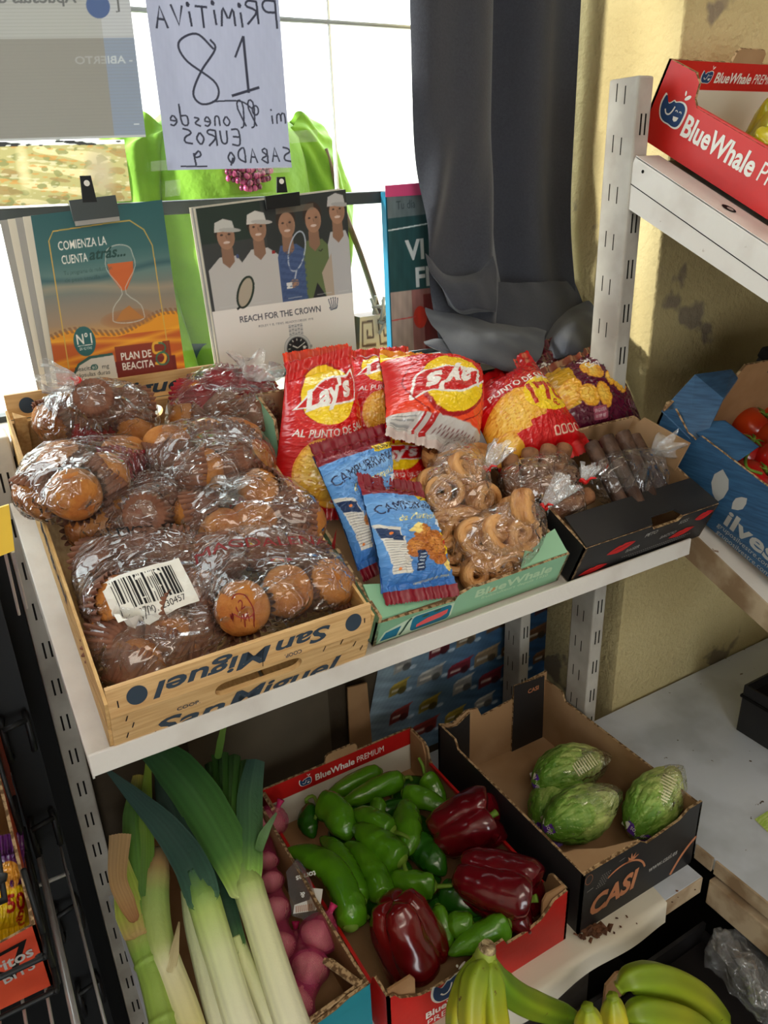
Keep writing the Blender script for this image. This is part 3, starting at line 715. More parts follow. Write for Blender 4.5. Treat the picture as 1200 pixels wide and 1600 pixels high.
# black box with lips
TK = sub(T, (0.640, 0.006, 0.002)); KX, KY = 0.250, 0.186
def lips(cx, cy, w, h, rot):
    a = [(-1, 0), (-.6, .45), (-.2, .75), (0, .55), (.2, .75), (.6, .45), (1, 0), (.5, .12), (0, .06), (-.5, .12)]
    b = [(-1, -.05), (-.5, .02), (0, -.06), (.5, .02), (1, -.05), (.6, -.55), (.2, -.85), (-.2, -.85), (-.6, -.55)]
    return [xf(S_poly(a), w / 2, h / 2, rot, cx, cy), xf(S_poly(b), w / 2, h / 2, rot, cx, cy)]
def black_box():
    fr = [(0, 0), (KX, 0), (KX, 0.064), (0.178, 0.064), (0.172, 0.056), (0.125, 0.056), (0.118, 0.064), (0, 0.064)]
    sd = [(0, 0), (KY, 0), (KY, 0.085), (0.12, 0.085), (0.085, 0.066), (0, 0.064)]
    bk = [(0, 0), (KX, 0), (KX, 0.085), (0, 0.085)]
    t = tray('cardboard_box', 'black cardboard box printed with red lips, right end of the display shelf', 'box', TK, KX, KY, fr, bk, sd, sd, M['black_card'], M['kraft_in'], M['kraft_edge'])
    MB(TK).prism([(0.001, 0), (0.118, 0), (0.126, 0.012), (0.17, 0.012), (0.178, 0), (KX - 0.001, 0), (KX - 0.006, 0.052), (0.006, 0.052)], (0, 0.001, 0.0640), ex, (0, 0.998, 0.06), (0, 0, 0.003)).build('folded_rim', M['black_card'], t)
    MB(TK).prism([(0.0, 0.0), (0.10, 0.0), (0.085, 0.034), (0.0, 0.050)], (KX - 0.003, 0.08, 0.062), ey, ez, (-0.004, 0, 0)).build('torn_flap', [M['kraft_in']], t)
    P = lambda q: TK.w(q); D = lambda d: np.asarray(d) @ TK.M; o = P((0, 0, 0))
    for q in ((0.073, 0.040, 0.050, 0.019, 10), (0.035, 0.013, 0.050, 0.015, 5), (0.228, 0.050, 0.036, 0.019, 10), (0.196, 0.027, 0.050, 0.015, 8)):
        for l_ in lips(*q): decal('lip_print', [l_], M['i_red'], t, o, D(ex), D(ez), 0.0005)
    decal('lettering', [S_text('BAISER', 0.100, 0.029, 0.006, rot=3, shear=0.2, bold=0.01), S_text('PETO', 0.125, 0.049, 0.0068, rot=3, shear=0.2, bold=0.01), S_text('BACCIO', 0.166, 0.033, 0.006, rot=3, shear=0.2, bold=0.01), S_text('KISS', 0.186, 0.052, 0.0068, rot=3, shear=0.2, bold=0.01),
        S_text('www.kiss.com  fruits and vegetables  premium quality selection', 0.150, 0.0155, 0.003, wid=0.17), S_text('produced and packed in the european union', 0.160, 0.0115, 0.0028, wid=0.14)][:4], M['i_grey'], t, o, D(ex), D(ez), 0.0006)
    decal('fine_print', [S_stroke([(0.085 + 0.004 * i, 0.0175), (0.0872 + 0.004 * i, 0.0175)], 0.0012) for i in range(34)] + [S_stroke([(0.10 + 0.004 * i, 0.0135), (0.1022 + 0.004 * i, 0.0135)], 0.0012) for i in range(28)], M['i_grey'], t, o, D(ex), D(ez), 0.0006)
black_box()

# red apple boxes (two of the same make)
def red_box(label, f, wx, wy, H=0.100, low=0.066):
    r = 0.022
    fr = [(0, 0), (wx, 0), (wx, H), (wx - 0.006, H)] + [(wx - 0.028, H - 0.004), (wx - 0.040, H - 0.018), (wx - 0.052, low + 0.006), (wx - 0.075, low), (0.190, low), (0.184, low + 0.013), (0.145, low + 0.011), (0.138, low), (0.070, low), (0.048, low + 0.004), (0.034, low + 0.012), (0.018, H - 0.012), (0.010, H), (0, H)]
    sd = [(0, 0), (wy, 0), (wy, H), (wy - 0.050, H), (wy - 0.062, H - 0.008), (wy - 0.066, low + 0.008), (wy - 0.075, low), (0.052, low), (0.045, low + 0.006), (0.040, H - 0.006), (0.034, H), (0, H)]
    bk = [(0, 0), (wx, 0), (wx, H), (wx * 0.62, H), (wx * 0.615, H + 0.013), (wx * 0.595, H + 0.018), (wx * 0.43, H + 0.018), (wx * 0.41, H + 0.013), (wx * 0.405, H), (0, H)]
    t = tray('cardboard_box', label, 'box', f, wx, wy, fr, bk, sd, sd, M['red_card'], M['kraft_in'], M['kraft_edge'], floor=M['kraft'])
    P = lambda q: f.w(q); D = lambda d: np.asarray(d) @ f.M
    # the inside of the back wall: red band over white
    decal('inner_band', [S_rect(0.004, H - 0.036, wx - 0.004, H)], M['red_card'], t, P((0, wy - 0.004, 0)), D(ex), D(ez), 0.0006)
    decal('inner_band', [S_rect(0.004, 0.006, wx - 0.004, H - 0.036)], M['white_card'], t, P((0, wy - 0.004, 0)), D(ex), D(ez), 0.0006)
    emblem(t, P((0, wy - 0.0046, 0)), D(ex), D(ez), 0.082, H - 0.019, 0.017)
    decal('lettering', [S_text('BlueWhale', 0.101, H - 0.019, 0.0135, al='l', bold=0.03, wid=0.078), S_text('PREMIUM', 0.184, H - 0.019, 0.0135, al='l', wid=0.056)], M['i_white'], t, P((0, wy - 0.0046, 0)), D(ex), D(ez), 0.0006)
    for s, x in ((1, 0.0042), (-1, wx - 0.0042)):
        decal('inner_lining', [S_rect(0.05, 0.006, wy - 0.07, low - 0.004)], M['i_grey'], t, P((x, 0, 0)), D(ey if s > 0 else ey), D(ez), 0.0005 if s < 0 else 0.0005)
        MB(f).box((x - 0.003 if s > 0 else x - 0.0015, 0.05, low - 0.004), (x + 0.0015 if s > 0 else x + 0.003, wy - 0.07, low + 0.002)).build('rim', M['red_card'], t)
        # corner fold standing up inside
        MB(f).prism([(0, 0), (0.040, 0), (0.040, H - 0.006), (0.034, H + 0.004), (0, H + 0.002)], (x, 0.006, 0.004), ex * s, ez, (0, 0.003, 0), me=0).build('corner_fold', M['kraft'], t)
        MB(f).prism([(0, 0), (0.050, 0), (0.050, H - 0.02), (0.040, H), (0, H)], (x, wy - 0.009, 0.0), -ey, ez, (0.003 * s, 0, 0)).build('corner_fold', M['kraft'], t)
    # outside printing: front and left side
    emblem(t, P((0, 0, 0)), D(ex), D(ez), 0.094, 0.052, 0.042)
    decal('lettering', [S_text('BlueWhale', 0.098, 0.024, 0.012, bold=0.035, wid=0.085), S_text('PREMIUM', 0.098, 0.0085, 0.011, wid=0.080), S_text('GRANDE', 0.155, 0.046, 0.006, bold=0.03), S_stroke([(0.148, 0.030), (0.168, 0.030), (0.168, 0.036), (0.148, 0.036), (0.148, 0.030)], 0.001)], M['i_white'], t, P((0, 0, 0)), D(ex), D(ez), 0.0006)
    o = P((0, wy, 0))
    emblem(t, o, D(-ey), D(ez), 0.040, 0.048, 0.034)
    decal('lettering', [S_text('BlueWhale', 0.068, 0.043, 0.026, al='l', bold=0.035, wid=0.128), S_text('PREMIUM', 0.205, 0.043, 0.024, al='l', wid=0.10)], M['i_white'], t, o, D(-ey), D(ez), 0.0006)
    return t
LB = Frame((0.298, 0.562, ZL + 0.0012))
red_box('bright red apple box of green peppers on the lower shelf', LB, 0.302, 0.424)
UB = sub(U, (0.049, 0.052 - 0.424, 0.004))
red_box('tilted red apple box on the upper right shelf', UB, 0.302, 0.424)

# black lettuce box
LC = Frame((0.6195, 0.557, ZL + 0.001)); CXW, CYW, CH = 0.250, 0.366, 0.128
def casi_box():
    w, l, H = CXW, CYW, CH
    fr = [(0, 0), (w, 0), (w, H), (w - 0.03, H), (w - 0.05, H - 0.012), (0.13, H - 0.020), (0.115, H - 0.008), (0.0, H - 0.008)]
    sd = [(0, 0), (l, 0), (l, H + 0.012), (l - 0.05, H + 0.012), (l - 0.06, H - 0.004), (0.0, H - 0.006)]
    bk = [(0, 0), (w, 0), (w, H + 0.030), (w - 0.075, H + 0.024), (w - 0.082, H - 0.002), (w - 0.155, H - 0.010), (w - 0.165, H + 0.012), (w - 0.19, H + 0.018), (w - 0.22, H + 0.002), (0, H + 0.012)]
    t = tray('cardboard_box', 'black cardboard box with copper printing holding wrapped lettuces', 'box', LC, w, l, fr, bk, sd, sd, M['black_card'], M['kraft_in'], M['kraft_edge'], floor=M['kraft_in'])
    f = LC; P = f.w
    def flap(a, h0, nm, x):
        MB(f).prism(a, (x, l - 0.0085, h0), ex, ez, (0, 0.003, 0), me=1).build(nm, [M['black_card'], M['kraft_edge']], t)
    flap([(0, 0), (0.078, 0), (0.074, CH + 0.022), (0.0, CH + 0.028)], 0.004, 'corner_flap', w - 0.084)
    flap([(0, 0), (0.058, 0), (0.058, CH + 0.010), (0.03, CH - 0.006), (0.012, CH - 0.004), (0.0, CH + 0.004)], 0.004, 'corner_flap', 0.006)
    decal('lettering', [S_text('CASI', 0.047, CH + 0.002, 0.0095, bold=0.03)], M['i_copper'], t, P((w - 0.084, l - 0.0085, 0.004)), ex, ez, 0.0006)
    MB(f).prism([(0, 0), (0.112, 0), (0.055, 0.016), (0.02, 0.036), (0.0, 0.040)], (0.002, 0.004, CH - 0.0085), ex, ey, (0, 0, 0.003), me=1).build('corner_flap', [M['kraft_in'], M['kraft_edge']], t)
    o = P((0, 0, 0))
    L = [S_text('CASI', 0.068, 0.046, 0.036, rot=3, shear=0.28, bold=0.05, wid=0.094)]
    L += [S_ring(0.082, 0.052, 0.050, 0.042, 0.0035, 0, 24, 12, 128)]
    L += [xf(S_poly([(-.9, 0), (-.3, .15), (-.45, .7), (-.1, .25), (0, 1.0), (.15, .3), (.55, .75), (.35, .18), (.95, .25), (.45, -.1), (0, -.12), (-.5, -.1)]), 0.017, 0.014, 0, 0.098, 0.094)]
    decal('lettering', L, M['i_copper'], t, o, ex, ez, 0.0006)
    g = [S_text('www.casi.es', 0.174, 0.048, 0.0105, rot=2, shear=0.2, bold=0.02, wid=0.064)]
    for k in range(6): g += [S_stroke([(0.028 + 0.004 * i + 0.002 * k, 0.078 + 0.004 * k), (0.0300 + 0.004 * i + 0.002 * k, 0.078 + 0.004 * k)], 0.0012) for i in range(5)]
    g += [S_stroke([(0.010, 0.082), (0.022, 0.084)], 0.001), S_stroke([(0.072, 0.106), (0.084, 0.107)], 0.001)]
    decal('lettering', g, M['i_grey'], t, o, ex, ez, 0.0006)
    decal('printed_curve', [S_stroke([(0.196, 0.004), (0.215, 0.030), (0.235, 0.048), (0.249, 0.056)], 0.006, 12)], M['i_copper'], t, o, ex, ez, 0.0005)
    decal('printed_curve', [S_ring(0.012, CH - 0.022, 0.007, 0.009, 0.0007)], M['i_copper'], t, o, ex, ez, 0.0005)
casi_box()

# leek box
LL = Frame((0.066, 0.585, ZL + 0.001)); LLX, LLY, LLH = 0.220, 0.415, 0.112
def leek_box():
    w, l, H = LLX, LLY, LLH
    fr = [(0, 0), (w, 0), (w, H), (w - 0.03, H - 0.004), (w - 0.05, H - 0.012), (w - 0.085, H - 0.018), (w - 0.10, H - 0.026), (0, H - 0.026)]
    sd = [(0, 0), (l, 0), (l, H), (0.3, H - 0.004), (0.15, H - 0.008), (0.04, H - 0.006), (0, H)]
    t = tray('cardboard_box', 'brown cardboard box with torn teal front holding leeks and garlic', 'box', LL, w, l, fr, sd and [(0, 0), (w, 0), (w, H), (0, H)], sd, sd, M['kraft'], M['kraft'], M['kraft_edge'])
    f = LL
    decal('printed_panel', [S_rect(0.03, 0.0, w, H - 0.0255), S_poly([(w - 0.100, H - 0.026), (w, H - 0.026), (w, H - 0.001), (w - 0.03, H - 0.005), (w - 0.05, H - 0.013), (w - 0.085, H - 0.019)])], M['teal_card'], t, f.w((0, 0, 0)), ex, ez, 0.0006)
    MB(f).prism([(0, 0), (0.055, 0), (0.062, 0.006), (0.058, 0.012), (0.0, 0.010)], (w - 0.005, 0.005, H - 0.006), -ey * 0 + np.array([-0.35, 0.93, 0]), ex * -1, (0, 0, 0.004), me=0).build('torn_flap', M['kraft_edge'], t)
    MB(f).prism([(0, 0), (0.07, 0.012), (0.10, 0.035), (0.06, 0.028), (0.02, 0.022)], (w - 0.105, 0.006, H - 0.036), ex, ez, (0, 0.004, 0), me=0).build('torn_flap', M['kraft_edge'], t)
leek_box()

# blue tomato box
BT = Frame(W.w((0.021, -0.035, 0.002)), 20.0); BX, BY, BH = 0.30, 0.46, 0.108
BTF = sub(BT, (0, -BY, 0))
def blue_box():
    w, l, H = BX, BY, BH
    fr = [(0, 0), (w, 0), (w, H), (0, H)]
    lf = [(0, 0), (l, 0), (l, H - 0.004), (l - 0.018, H + 0.012), (l - 0.052, H - 0.006), (l - 0.070, H - 0.008), (l - 0.074, H + 0.002), (0.05, H + 0.002), (0, H)]
    bk = [(0, 0), (w, 0), (w, H + 0.02), (w * 0.78, H + 0.02), (w * 0.74, H + 0.05), (w * 0.50, H + 0.052), (w * 0.46, H + 0.03), (0, H + 0.012)]
    t = tray('cardboard_box', 'denim blue cardboard box of tomatoes with white leaf print', 'box', BTF, w, l, fr, bk, lf, lf, M['blue_card'], M['kraft'], M['kraft_edge'])
    f = BTF; D = lambda d: np.asarray(d) @ f.M
    MB(f).prism([(0, 0), (0.028, 0.046), (0.105, 0.070), (0.140, 0.060), (0.060, 0.004), (0.045, -0.012), (0.03, -0.010)], (0.0, l - 0.072, H + 0.004), ey * 0 + np.array([0.55, 0.82, 0.12]), np.array([-0.1, 0.9, 0.42]), (0, 0, 0.003), me=0).build('corner_flap', M['blue_card'], t) if False else None
    MB(f).prism([(0, 0.0), (0.075, 0.0), (0.078, 0.030), (0.066, 0.044), (0.0, 0.044)], (0.0045, l - 0.135, H - 0.004), np.array([0.05, 0.99, 0.0]), np.array([0.86, 0.0, 0.45]), (0.003, 0, 0), me=0).build('corner_flap', M['blue_card'], t)
    # folded corner lid at the back left
    mb = MB(f)
    V = [(-0.001, l - 0.060, H - 0.012), (-0.001, l + 0.001, H - 0.004), (0.040, l + 0.001, H + 0.052), (0.052, l - 0.050, H + 0.040), (0.125, l + 0.001, H + 0.046), (0.130, l - 0.012, H + 0.038), (0.006, l - 0.078, H - 0.020)]
    V = np.array(V); V2 = V + np.array([0.002, 0, -0.004]); n = len(V)
    Fq = [(0, 1, 2, 3), (3, 2, 4, 5), (6, 0, 3)]
    mb.add(np.concatenate([V, V2]), [list(q) for q in Fq] + [[i + n for i in q[::-1]] for q in Fq] + [[6, 3, 3 + n, 6 + n], [3, 5, 5 + n, 3 + n], [0, 6, 6 + n, n]])
    mb.build('folded_corner', M['blue_card'], t)
    o = f.w((0, l, 0)); eu = D(-ey)
    decal('leaf_print', [xf(S_poly([(0, -1), (.35, -.6), (.55, 0), (.45, .55), (0, 1), (-.45, .55), (-.55, 0), (-.35, -.6)]), 0.026, 0.025, 18, 0.135, 0.066), xf(S_poly([(0, -1), (.4, -.5), (.55, 0), (.35, .6), (0, 1), (-.35, .6), (-.55, 0), (-.4, -.5)]), 0.016, 0.0155, -22, 0.172, 0.063)], M['i_grey'], t, o, eu, D(ez), 0.0006)
    decal('lettering', [S_text('ilvestre', 0.166, 0.034, 0.024, al='l', bold=0.035, wid=0.15), S_text('gr', 0.228, 0.074, 0.019, al='l', bold=0.03), S_text('gruposilvestre.com', 0.160, 0.0155, 0.0075, al='l', wid=0.094), S_text('gruposilvestre.com', 0.164, 0.005, 0.0075, al='l', wid=0.094)], M['i_grey'], t, o, eu, D(ez), 0.0006)
blue_box()

# black crate far right on the base shelf, black box behind the tomatoes
t = thing('black_crate', 'black crate standing on the white base board at the right edge', 'crate', (1.32, 0.62, ZD))
fB = Frame((1.168, 0.540, ZD + 0.0005), 0, 0)
mb = MB(fB).box((0, 0, 0), (0.30, 0.004, 0.105)).box((0, 0.16, 0), (0.30, 0.164, 0.105)).box((0, 0.004, 0), (0.004, 0.16, 0.105)).box((0.296, 0.004, 0), (0.30, 0.16, 0.105)).box((0.004, 0.004, 0), (0.296, 0.16, 0.004))
mb.build('body', M['black_card'], t)
MB(fB).box((-0.003, -0.003, 0.078), (0.303, 0.167, 0.083)).build('rim', M['slot'], t).parent = t
t = thing('black_crate', 'black crate tucked against the wall behind the tomato box', 'crate', W.w((0.36, -0.015, 0)))
fB = sub(W, (0.235, -0.031, 0.001))
MB(fB).box((0, 0, 0), (0.26, 0.026, 0.165), bev=0.003).build('body', M['black_card'], t)
MB(fB).box((-0.002, -0.002, 0.15), (0.262, 0.028, 0.168), bev=0.003).build('rim', M['slot'], t)
# ------------------------------------------------------------------ muffins in film bags
M['case'] = pbr('brown_paper_case', (0.52, 0.35, 0.27), 0.7, 0.25, c2=(0.44, 0.28, 0.21), vscale=60)
M['case_red'] = pbr('red_paper_case', (0.60, 0.10, 0.13), 0.65, 0.3, c2=(0.48, 0.07, 0.10), vscale=60)
M['cake'] = pbr('golden_sponge', (0.72, 0.47, 0.22), 0.75, 0.25, c2=(0.60, 0.33, 0.13), vscale=38, vlo=0.4, vhi=0.65, bump=0.35, bscale=240, c3=(0.46, 0.23, 0.09), c3scale=22, c3lo=0.58, c3hi=0.72)
def case_mesh(mat):
    nf, nz = 156, 7; th = np.linspace(0, 2 * PI, nf, endpoint=False); V = []
    for i in range(nz):
        t = i / (nz - 1); r = 0.0205 + 0.0105 * t ** 0.9; fl = 0.105 * (0.35 + 0.65 * t)
        rr = r * (1.02 + fl * (2 * np.abs(np.cos(13 * th)) - 1.2)); z = 0.036 * t + 0.0015 * np.sin(5 * th + 1) * t
        V.append(np.stack([rr * np.cos(th), rr * np.sin(th), z], 1))
    V = np.concatenate(V + [np.array([[0, 0, 0.001]])]); F = [list(f) for f in gridfaces(nf, nz, wrap=True)]
    c = len(V) - 1; F += [[c, (k + 1) % nf, k] for k in range(nf)]
    me = bpy.data.meshes.new('paper_case'); me.from_pydata([tuple(v) for v in V], [], F); me.materials.append(mat)
    me.polygons.foreach_set('use_smooth', np.ones(len(me.polygons), bool)); me.update(); return me
def cake_mesh(k):
    nf, nz = 36, 13; th = np.linspace(0, 2 * PI, nf, endpoint=False); V = []
    for i in range(nz):
        a = PI / 2 * (i / (nz - 1)); r = 0.0285 * math.cos(a) ** 0.8 if i < nz - 1 else 0.0005
        V.append(np.stack([r * np.cos(th), r * np.sin(th), 0 * th + 0.031 + 0.0235 * math.sin(a) ** 1.1], 1))
    V = np.concatenate(V); n = wav(V, 60, k); V = V * (1 + 0.035 * n)[:, None]
    V = np.concatenate([V, [[0, 0, 0.031]]]); F = [list(f) for f in gridfaces(nf, nz, wrap=True)]
    F += [[len(V) - 1, (q + 1) % nf, q] for q in range(nf)] + [[(nz - 1) * nf + q for q in range(nf)]]
    me = bpy.data.meshes.new('cake_top'); me.from_pydata([tuple(v) for v in V], [], F); me.materials.append(M['cake'])
    me.polygons.foreach_set('use_smooth', np.ones(len(me.polygons), bool)); me.update(); return me
CASE = {False: case_mesh(M['case']), True: case_mesh(M['case_red'])}; CAKE = [cake_mesh(k) for k in range(4)]
def raw(name, me, parent, mat4=None):
    o = bpy.data.objects.new(name, me); COL.objects.link(o); o.parent = parent
    if mat4 is not None: o.matrix_local = mat4
    return o
def orient(p, axis, spin=0.0):
    """matrix with local z along axis"""
    z = nrm(axis); a = np.array([1, 0, 0]) if abs(z[0]) < 0.8 else np.array([0, 1, 0]); x = nrm(a - z * (a @ z)); y = np.cross(z, x)
    m = Matrix.Identity(4)
    for i in range(3): m[i][0], m[i][1], m[i][2], m[i][3] = x[i], y[i], z[i], p[i]
    return m @ Matrix.Rotation(spin, 4, 'Z')
_mk = [0]
def muffin(p, axis, label, group, red=False):
    k = _mk[0]; _mk[0] += 1
    t = thing('muffin', label, 'muffin', (0, 0, 0), group); t.matrix_world = orient(np.asarray(p) - nrm(axis) * 0.026, axis, k * 1.7)
    raw('paper_case', CASE[red], t); raw('cake_top', CAKE[k % 4], t); return t
def hull_film(name, pts, parent, mat, crinkle=0.0022, sub=3, seed=0, relax=1):
    """tight plastic skin around pts: hull facets, then fine folds"""
    bm = bmesh.new()
    for p in pts: bm.verts.new(tuple(p))
    bmesh.ops.convex_hull(bm, input=bm.verts[:])
    loose = [v for v in bm.verts if not v.link_faces]; bmesh.ops.delete(bm, geom=loose, context='VERTS')
    for i in range(sub):
        long = [e for e in bm.edges if e.calc_length() > 0.030 / (1.75 ** i)]
        if long: bmesh.ops.subdivide_edges(bm, edges=long, cuts=1, use_grid_fill=True)
        bmesh.ops.triangulate(bm, faces=bm.faces[:])
        if i < relax: bmesh.ops.smooth_vert(bm, verts=bm.verts[:], factor=0.5, use_axis_x=True, use_axis_y=True, use_axis_z=True)
    bm.normal_update()
    P = np.array([v.co[:] for v in bm.verts]); N = np.array([v.normal[:] for v in bm.verts])
    r = ridge(P + seed, 95, seed % 5) ** 3 * 0.9 + ridge(P * np.array([1, 2.2, 1]) + seed, 190, seed % 7) ** 4 * 0.5 - 0.5 * np.clip(wav(P + seed, 55, seed % 4), -1, 1)
    P = P + N * (r * crinkle)[:, None]
    F = [[v.index for v in f.verts] for f in bm.faces]; bm.free()
    return mk(name, P, F, mat, parent, True)
def sphere_pts(c, r, n=26):
    i = np.arange(n) + 0.5; ph = np.arccos(1 - 2 * i / n); th = PI * (1 + 5 ** 0.5) * i
    return np.asarray(c) + r * np.stack([np.cos(th) * np.sin(ph), np.sin(th) * np.sin(ph), np.cos(ph)], 1)
def ruffle(name, p0, p1, r0, r1, parent, mat, folds=7, seed=0, n=44, m=12, flat=0.55):
    """gathered tail of a tied bag opening from p0 towards p1"""
    p0, p1 = np.asarray(p0, float), np.asarray(p1, float); d = nrm(p1 - p0); a = nrm(np.cross(d, (0.3, 0.2, 1))); b = np.cross(d, a)
    th = np.linspace(0, 2 * PI, n, endpoint=False); V = []
    for i in range(m):
        t = i / (m - 1); r = r0 + (r1 - r0) * t ** 0.8
        rr = r * (1 + 0.38 * t * np.sin(folds * th + seed) + 0.2 * t * np.sin(3 * th + 2 * seed + 4 * t) + 0.12 * t * np.sin(13 * th + seed))
        w = (p1 - p0) * t * 1.0
        V.append(p0 + w + np.outer(np.cos(th) * rr, a) + np.outer(np.sin(th) * rr * (1 - (1 - flat) * t), b) + np.outer(0.25 * r1 * t * np.sin(4 * th + seed), d))
    return mk(name, np.concatenate(V), gridfaces(n, m, wrap=True), mat, parent, True)
def tie(p, d, parent, r=0.0045, mat=None):
    d = nrm(d); a = nrm(np.cross(d, (0.2, 0.1, 1))); b = np.cross(d, a)
    th = np.linspace(0, 2 * PI, 15)
    mb = MB().tube([np.asarray(p) + a * math.cos(t) * r + b * math.sin(t) * r + d * 0.001 * math.sin(3 * t) for t in th], 0.0022, 8)
    mb.tube([np.asarray(p) + a * r, np.asarray(p) + a * (r + 0.006) + d * 0.003 + np.array([0, 0, 0.004]), np.asarray(p) + a * (r + 0.012) + d * 0.008], [0.0022, 0.0024, 0.0015], 8, flat=0.6)
    return mb.build('twist_tie', mat or M['red_tie'], parent, True)
TD = lambda d: np.asarray(d, float) @ T.M
def film_bag(label, group, mlabel, mufs, tail=None, seed=0, extra=(), r=0.0345, mat=None):
    ps = []
    for q in mufs:
        px, py, h, ax = q[:4]; p = T.at(px, py, h); ps.append(p)
        muffin(p, TD(ax), mlabel, group, len(q) > 4)
    c = np.mean(ps, 0); low = min(p[2] for p in ps) - 0.03
    t = thing('film_bag', label, 'bag of muffins', (c[0], c[1], low))
    pts = np.concatenate([sphere_pts(p, r) for p in ps] + [np.array([T.at(*e) for e in extra]).reshape(-1, 3)])
    fo = hull_film('film_wrap', pts, t, mat or M['film'], seed=seed)
    if tail:
        n0, n1, rr, tied = tail; p0, p1 = T.at(*n0), T.at(*n1)
        ruffle('film_tail', p0, p1, 0.005, rr, t, M['film_white'], seed=seed)
        if tied: tie(p0, p1 - p0, t)
    return t, fo
V_ = np.array([-.2, -.55, .8])                 # roughly towards the viewer in shelf directions
film_bag('tied clear bag of muffins with red twist tie, at the crate\'s back left corner', 'muffins in the tied bag', 'muffin in brown paper case inside the tied bag at the crate\'s back left corner',
    [(90, 658, .085, (-.8, -.4, -.1)), (150, 630, .125, (.2, .5, -.8)), (206, 640, .10, (.7, .2, -.5)), (150, 688, .075, (0, -.7, -.5), 1), (208, 684, .075, (.5, -.6, .6))],
    ((122, 597, .150), (70, 588, .165), .026, True), 1, extra=[(122, 600, .150), (112, 604, .15)])
film_bag('untied bag of dark red-cased muffins at the back of the crate beside the red crisps', 'muffins in the back middle bag', 'muffin under crumpled film at the back of the crate beside the red crisps',
    [(300, 628, .085, (-.5, .5, -.4), 1), (348, 603, .085, (.3, .6, -.6), 1), (398, 607, .085, (.7, .5, .2), 1), (352, 648, .08, (.7, .4, -.2)), (298, 662, .07, (-.6, .3, .3)), (398, 650, .075, (.3, .6, -.4))],
    ((390, 592, .115), (405, 568, .14), .034, False), 2)
film_bag('clear muffin bag with its film spilling over the crate\'s left side', 'muffins in the left middle bag', 'muffin in the bag spilling over the crate\'s left side',
    [(66, 768, .105, (-.7, -.5, -.4)), (118, 772, .115, (-.25, -.72, .62)), (160, 748, .11, (.7, .3, .3)), (100, 728, .10, (-.4, .3, .6)), (196, 718, .095, (.3, .6, .6), 1)],
    None, 3, extra=[(42, 700, .12), (24, 806, .10), (60, 812, .095), (58, 700, .125)])
film_bag('clear muffin bag lying in the middle of the crate against the red crisps', 'muffins in the middle bag', 'muffin in the bag lying mid-crate against the red crisps',
    [(262, 703, .105, (.1, .62, .75)), (312, 738, .11, (.85, -.3, .1)), (322, 690, .095, (.2, .8, .3)), (372, 690, .095, (.6, .5, .3)), (362, 735, .10, (-.75, .3, -.5)), (392, 722, .085, (.7, 0, .3))],
    None, 4, extra=[(405, 690, .10), (240, 742, .11)])
film_bag('clear muffin bag with one muffin turned base outwards, left of centre in the crate', 'muffins in the base-outwards bag', 'muffin in the bag with one case turned base outwards',
    [(145, 822, .065, (-.3, -.8, .45)), (182, 806, .07, (.85, -.2, .3)), (228, 806, .095, (.25, .62, -.72)), (275, 768, .08, (.5, .7, -.5)), (240, 765, .07, (.3, .8, -.2))],
    ((318, 768, .10), (362, 768, .12), .026, False), 5)
film_bag('clear muffin bag with a red case inside, beside the blue biscuit bags', 'muffins in the right middle bag', 'muffin in the bag on the crate\'s right side by the blue biscuits',
    [(312, 805, .085, (-.7, .2, -.3)), (350, 834, .08, (-.2, -.6, .75)), (393, 822, .085, (.1, -.2, .95), 1), (410, 770, .095, (-.75, -.3, .5)), (440, 790, .085, (.65, .1, .1)), (470, 820, .075, (.7, -.3, -.2))],
    None, 6)
bg, fo = film_bag('clear muffin bag with white barcode label, front left of the crate', 'muffins in the barcode bag', 'muffin in the front left bag with the barcode label',
    [(158, 880, .065, (-.4, .3, -.5)), (212, 860, .07, (-.1, .7, -.4)), (270, 868, .075, (.3, .75, -.3)), (178, 942, .075, (.55, -.55, .5)), (250, 950, .065, (-.4, .5, -.4)), (312, 930, .06, (.4, .4, .1)), (318, 882, .06, (.6, .5, .3))],
    None, 7, extra=[(335, 955, .07), (300, 840, .085)])
bv = bvh_of([fo]); o = T.at(234, 921, .10); eu = TD(nrm((1, .10, .05))); ev = TD(nrm((-.10, 1, .0)))
lab = wrap_decal('barcode_label', [S_rect(-.041, -.024, .041, .024)], M['i_white'], bg, o, eu, ev, bv, 0.0012, 0.008); lab['label'] = 'white barcode label'
bars = []; x = -.033; rnd = random.Random(3)
while x < .030:
    w = rnd.choice([.0008, .0008, .0016, .0024]); bars.append(S_rect(x, -.012, x + w, .019)); x += w + rnd.choice([.001, .001, .002])
wrap_decal('barcode', bars + [S_text('8 437001 230457', 0, -.017, .006, wid=.058)], M['i_black'], lab, o, eu, ev, bv, 0.0017, 0.008)
wrap_decal('lettering', [S_text('MAGDALENAS', 0.06, 0.078, 0.013, rot=-8, wid=0.12)], M['i_black'], bg, o, eu, ev, bv, 0.0014, 0.006)
film_bag('clear muffin bag lowest in the crate, behind the front rail\'s left half', 'muffins in the lowest bag', 'muffin in the lowest bag behind the front rail',
    [(182, 1000, .055, (-.3, .6, -.5)), (262, 1000, .05, (.5, .6, .5)), (212, 1042, .045, (.6, .5, .2)), (325, 982, .05, (.7, .4, .1)), (300, 1020, .03, (.3, .6, .5))],
    None, 8)
bg, fo = film_bag('clear muffin bag with red lettering, front right of the crate', 'muffins in the red lettering bag', 'muffin in the front right bag with red lettering',
    [(342, 872, .08, (-.5, .3, -.5)), (412, 856, .075, (.2, .6, -.4)), (470, 866, .07, (.5, .4, -.1)), (378, 950, .082, (-.25, -.62, .74)), (448, 926, .075, (-.1, -.5, .85)), (512, 914, .07, (.45, -.35, .8))],
    None, 9, extra=[(300, 842, .09), (545, 905, .06)])
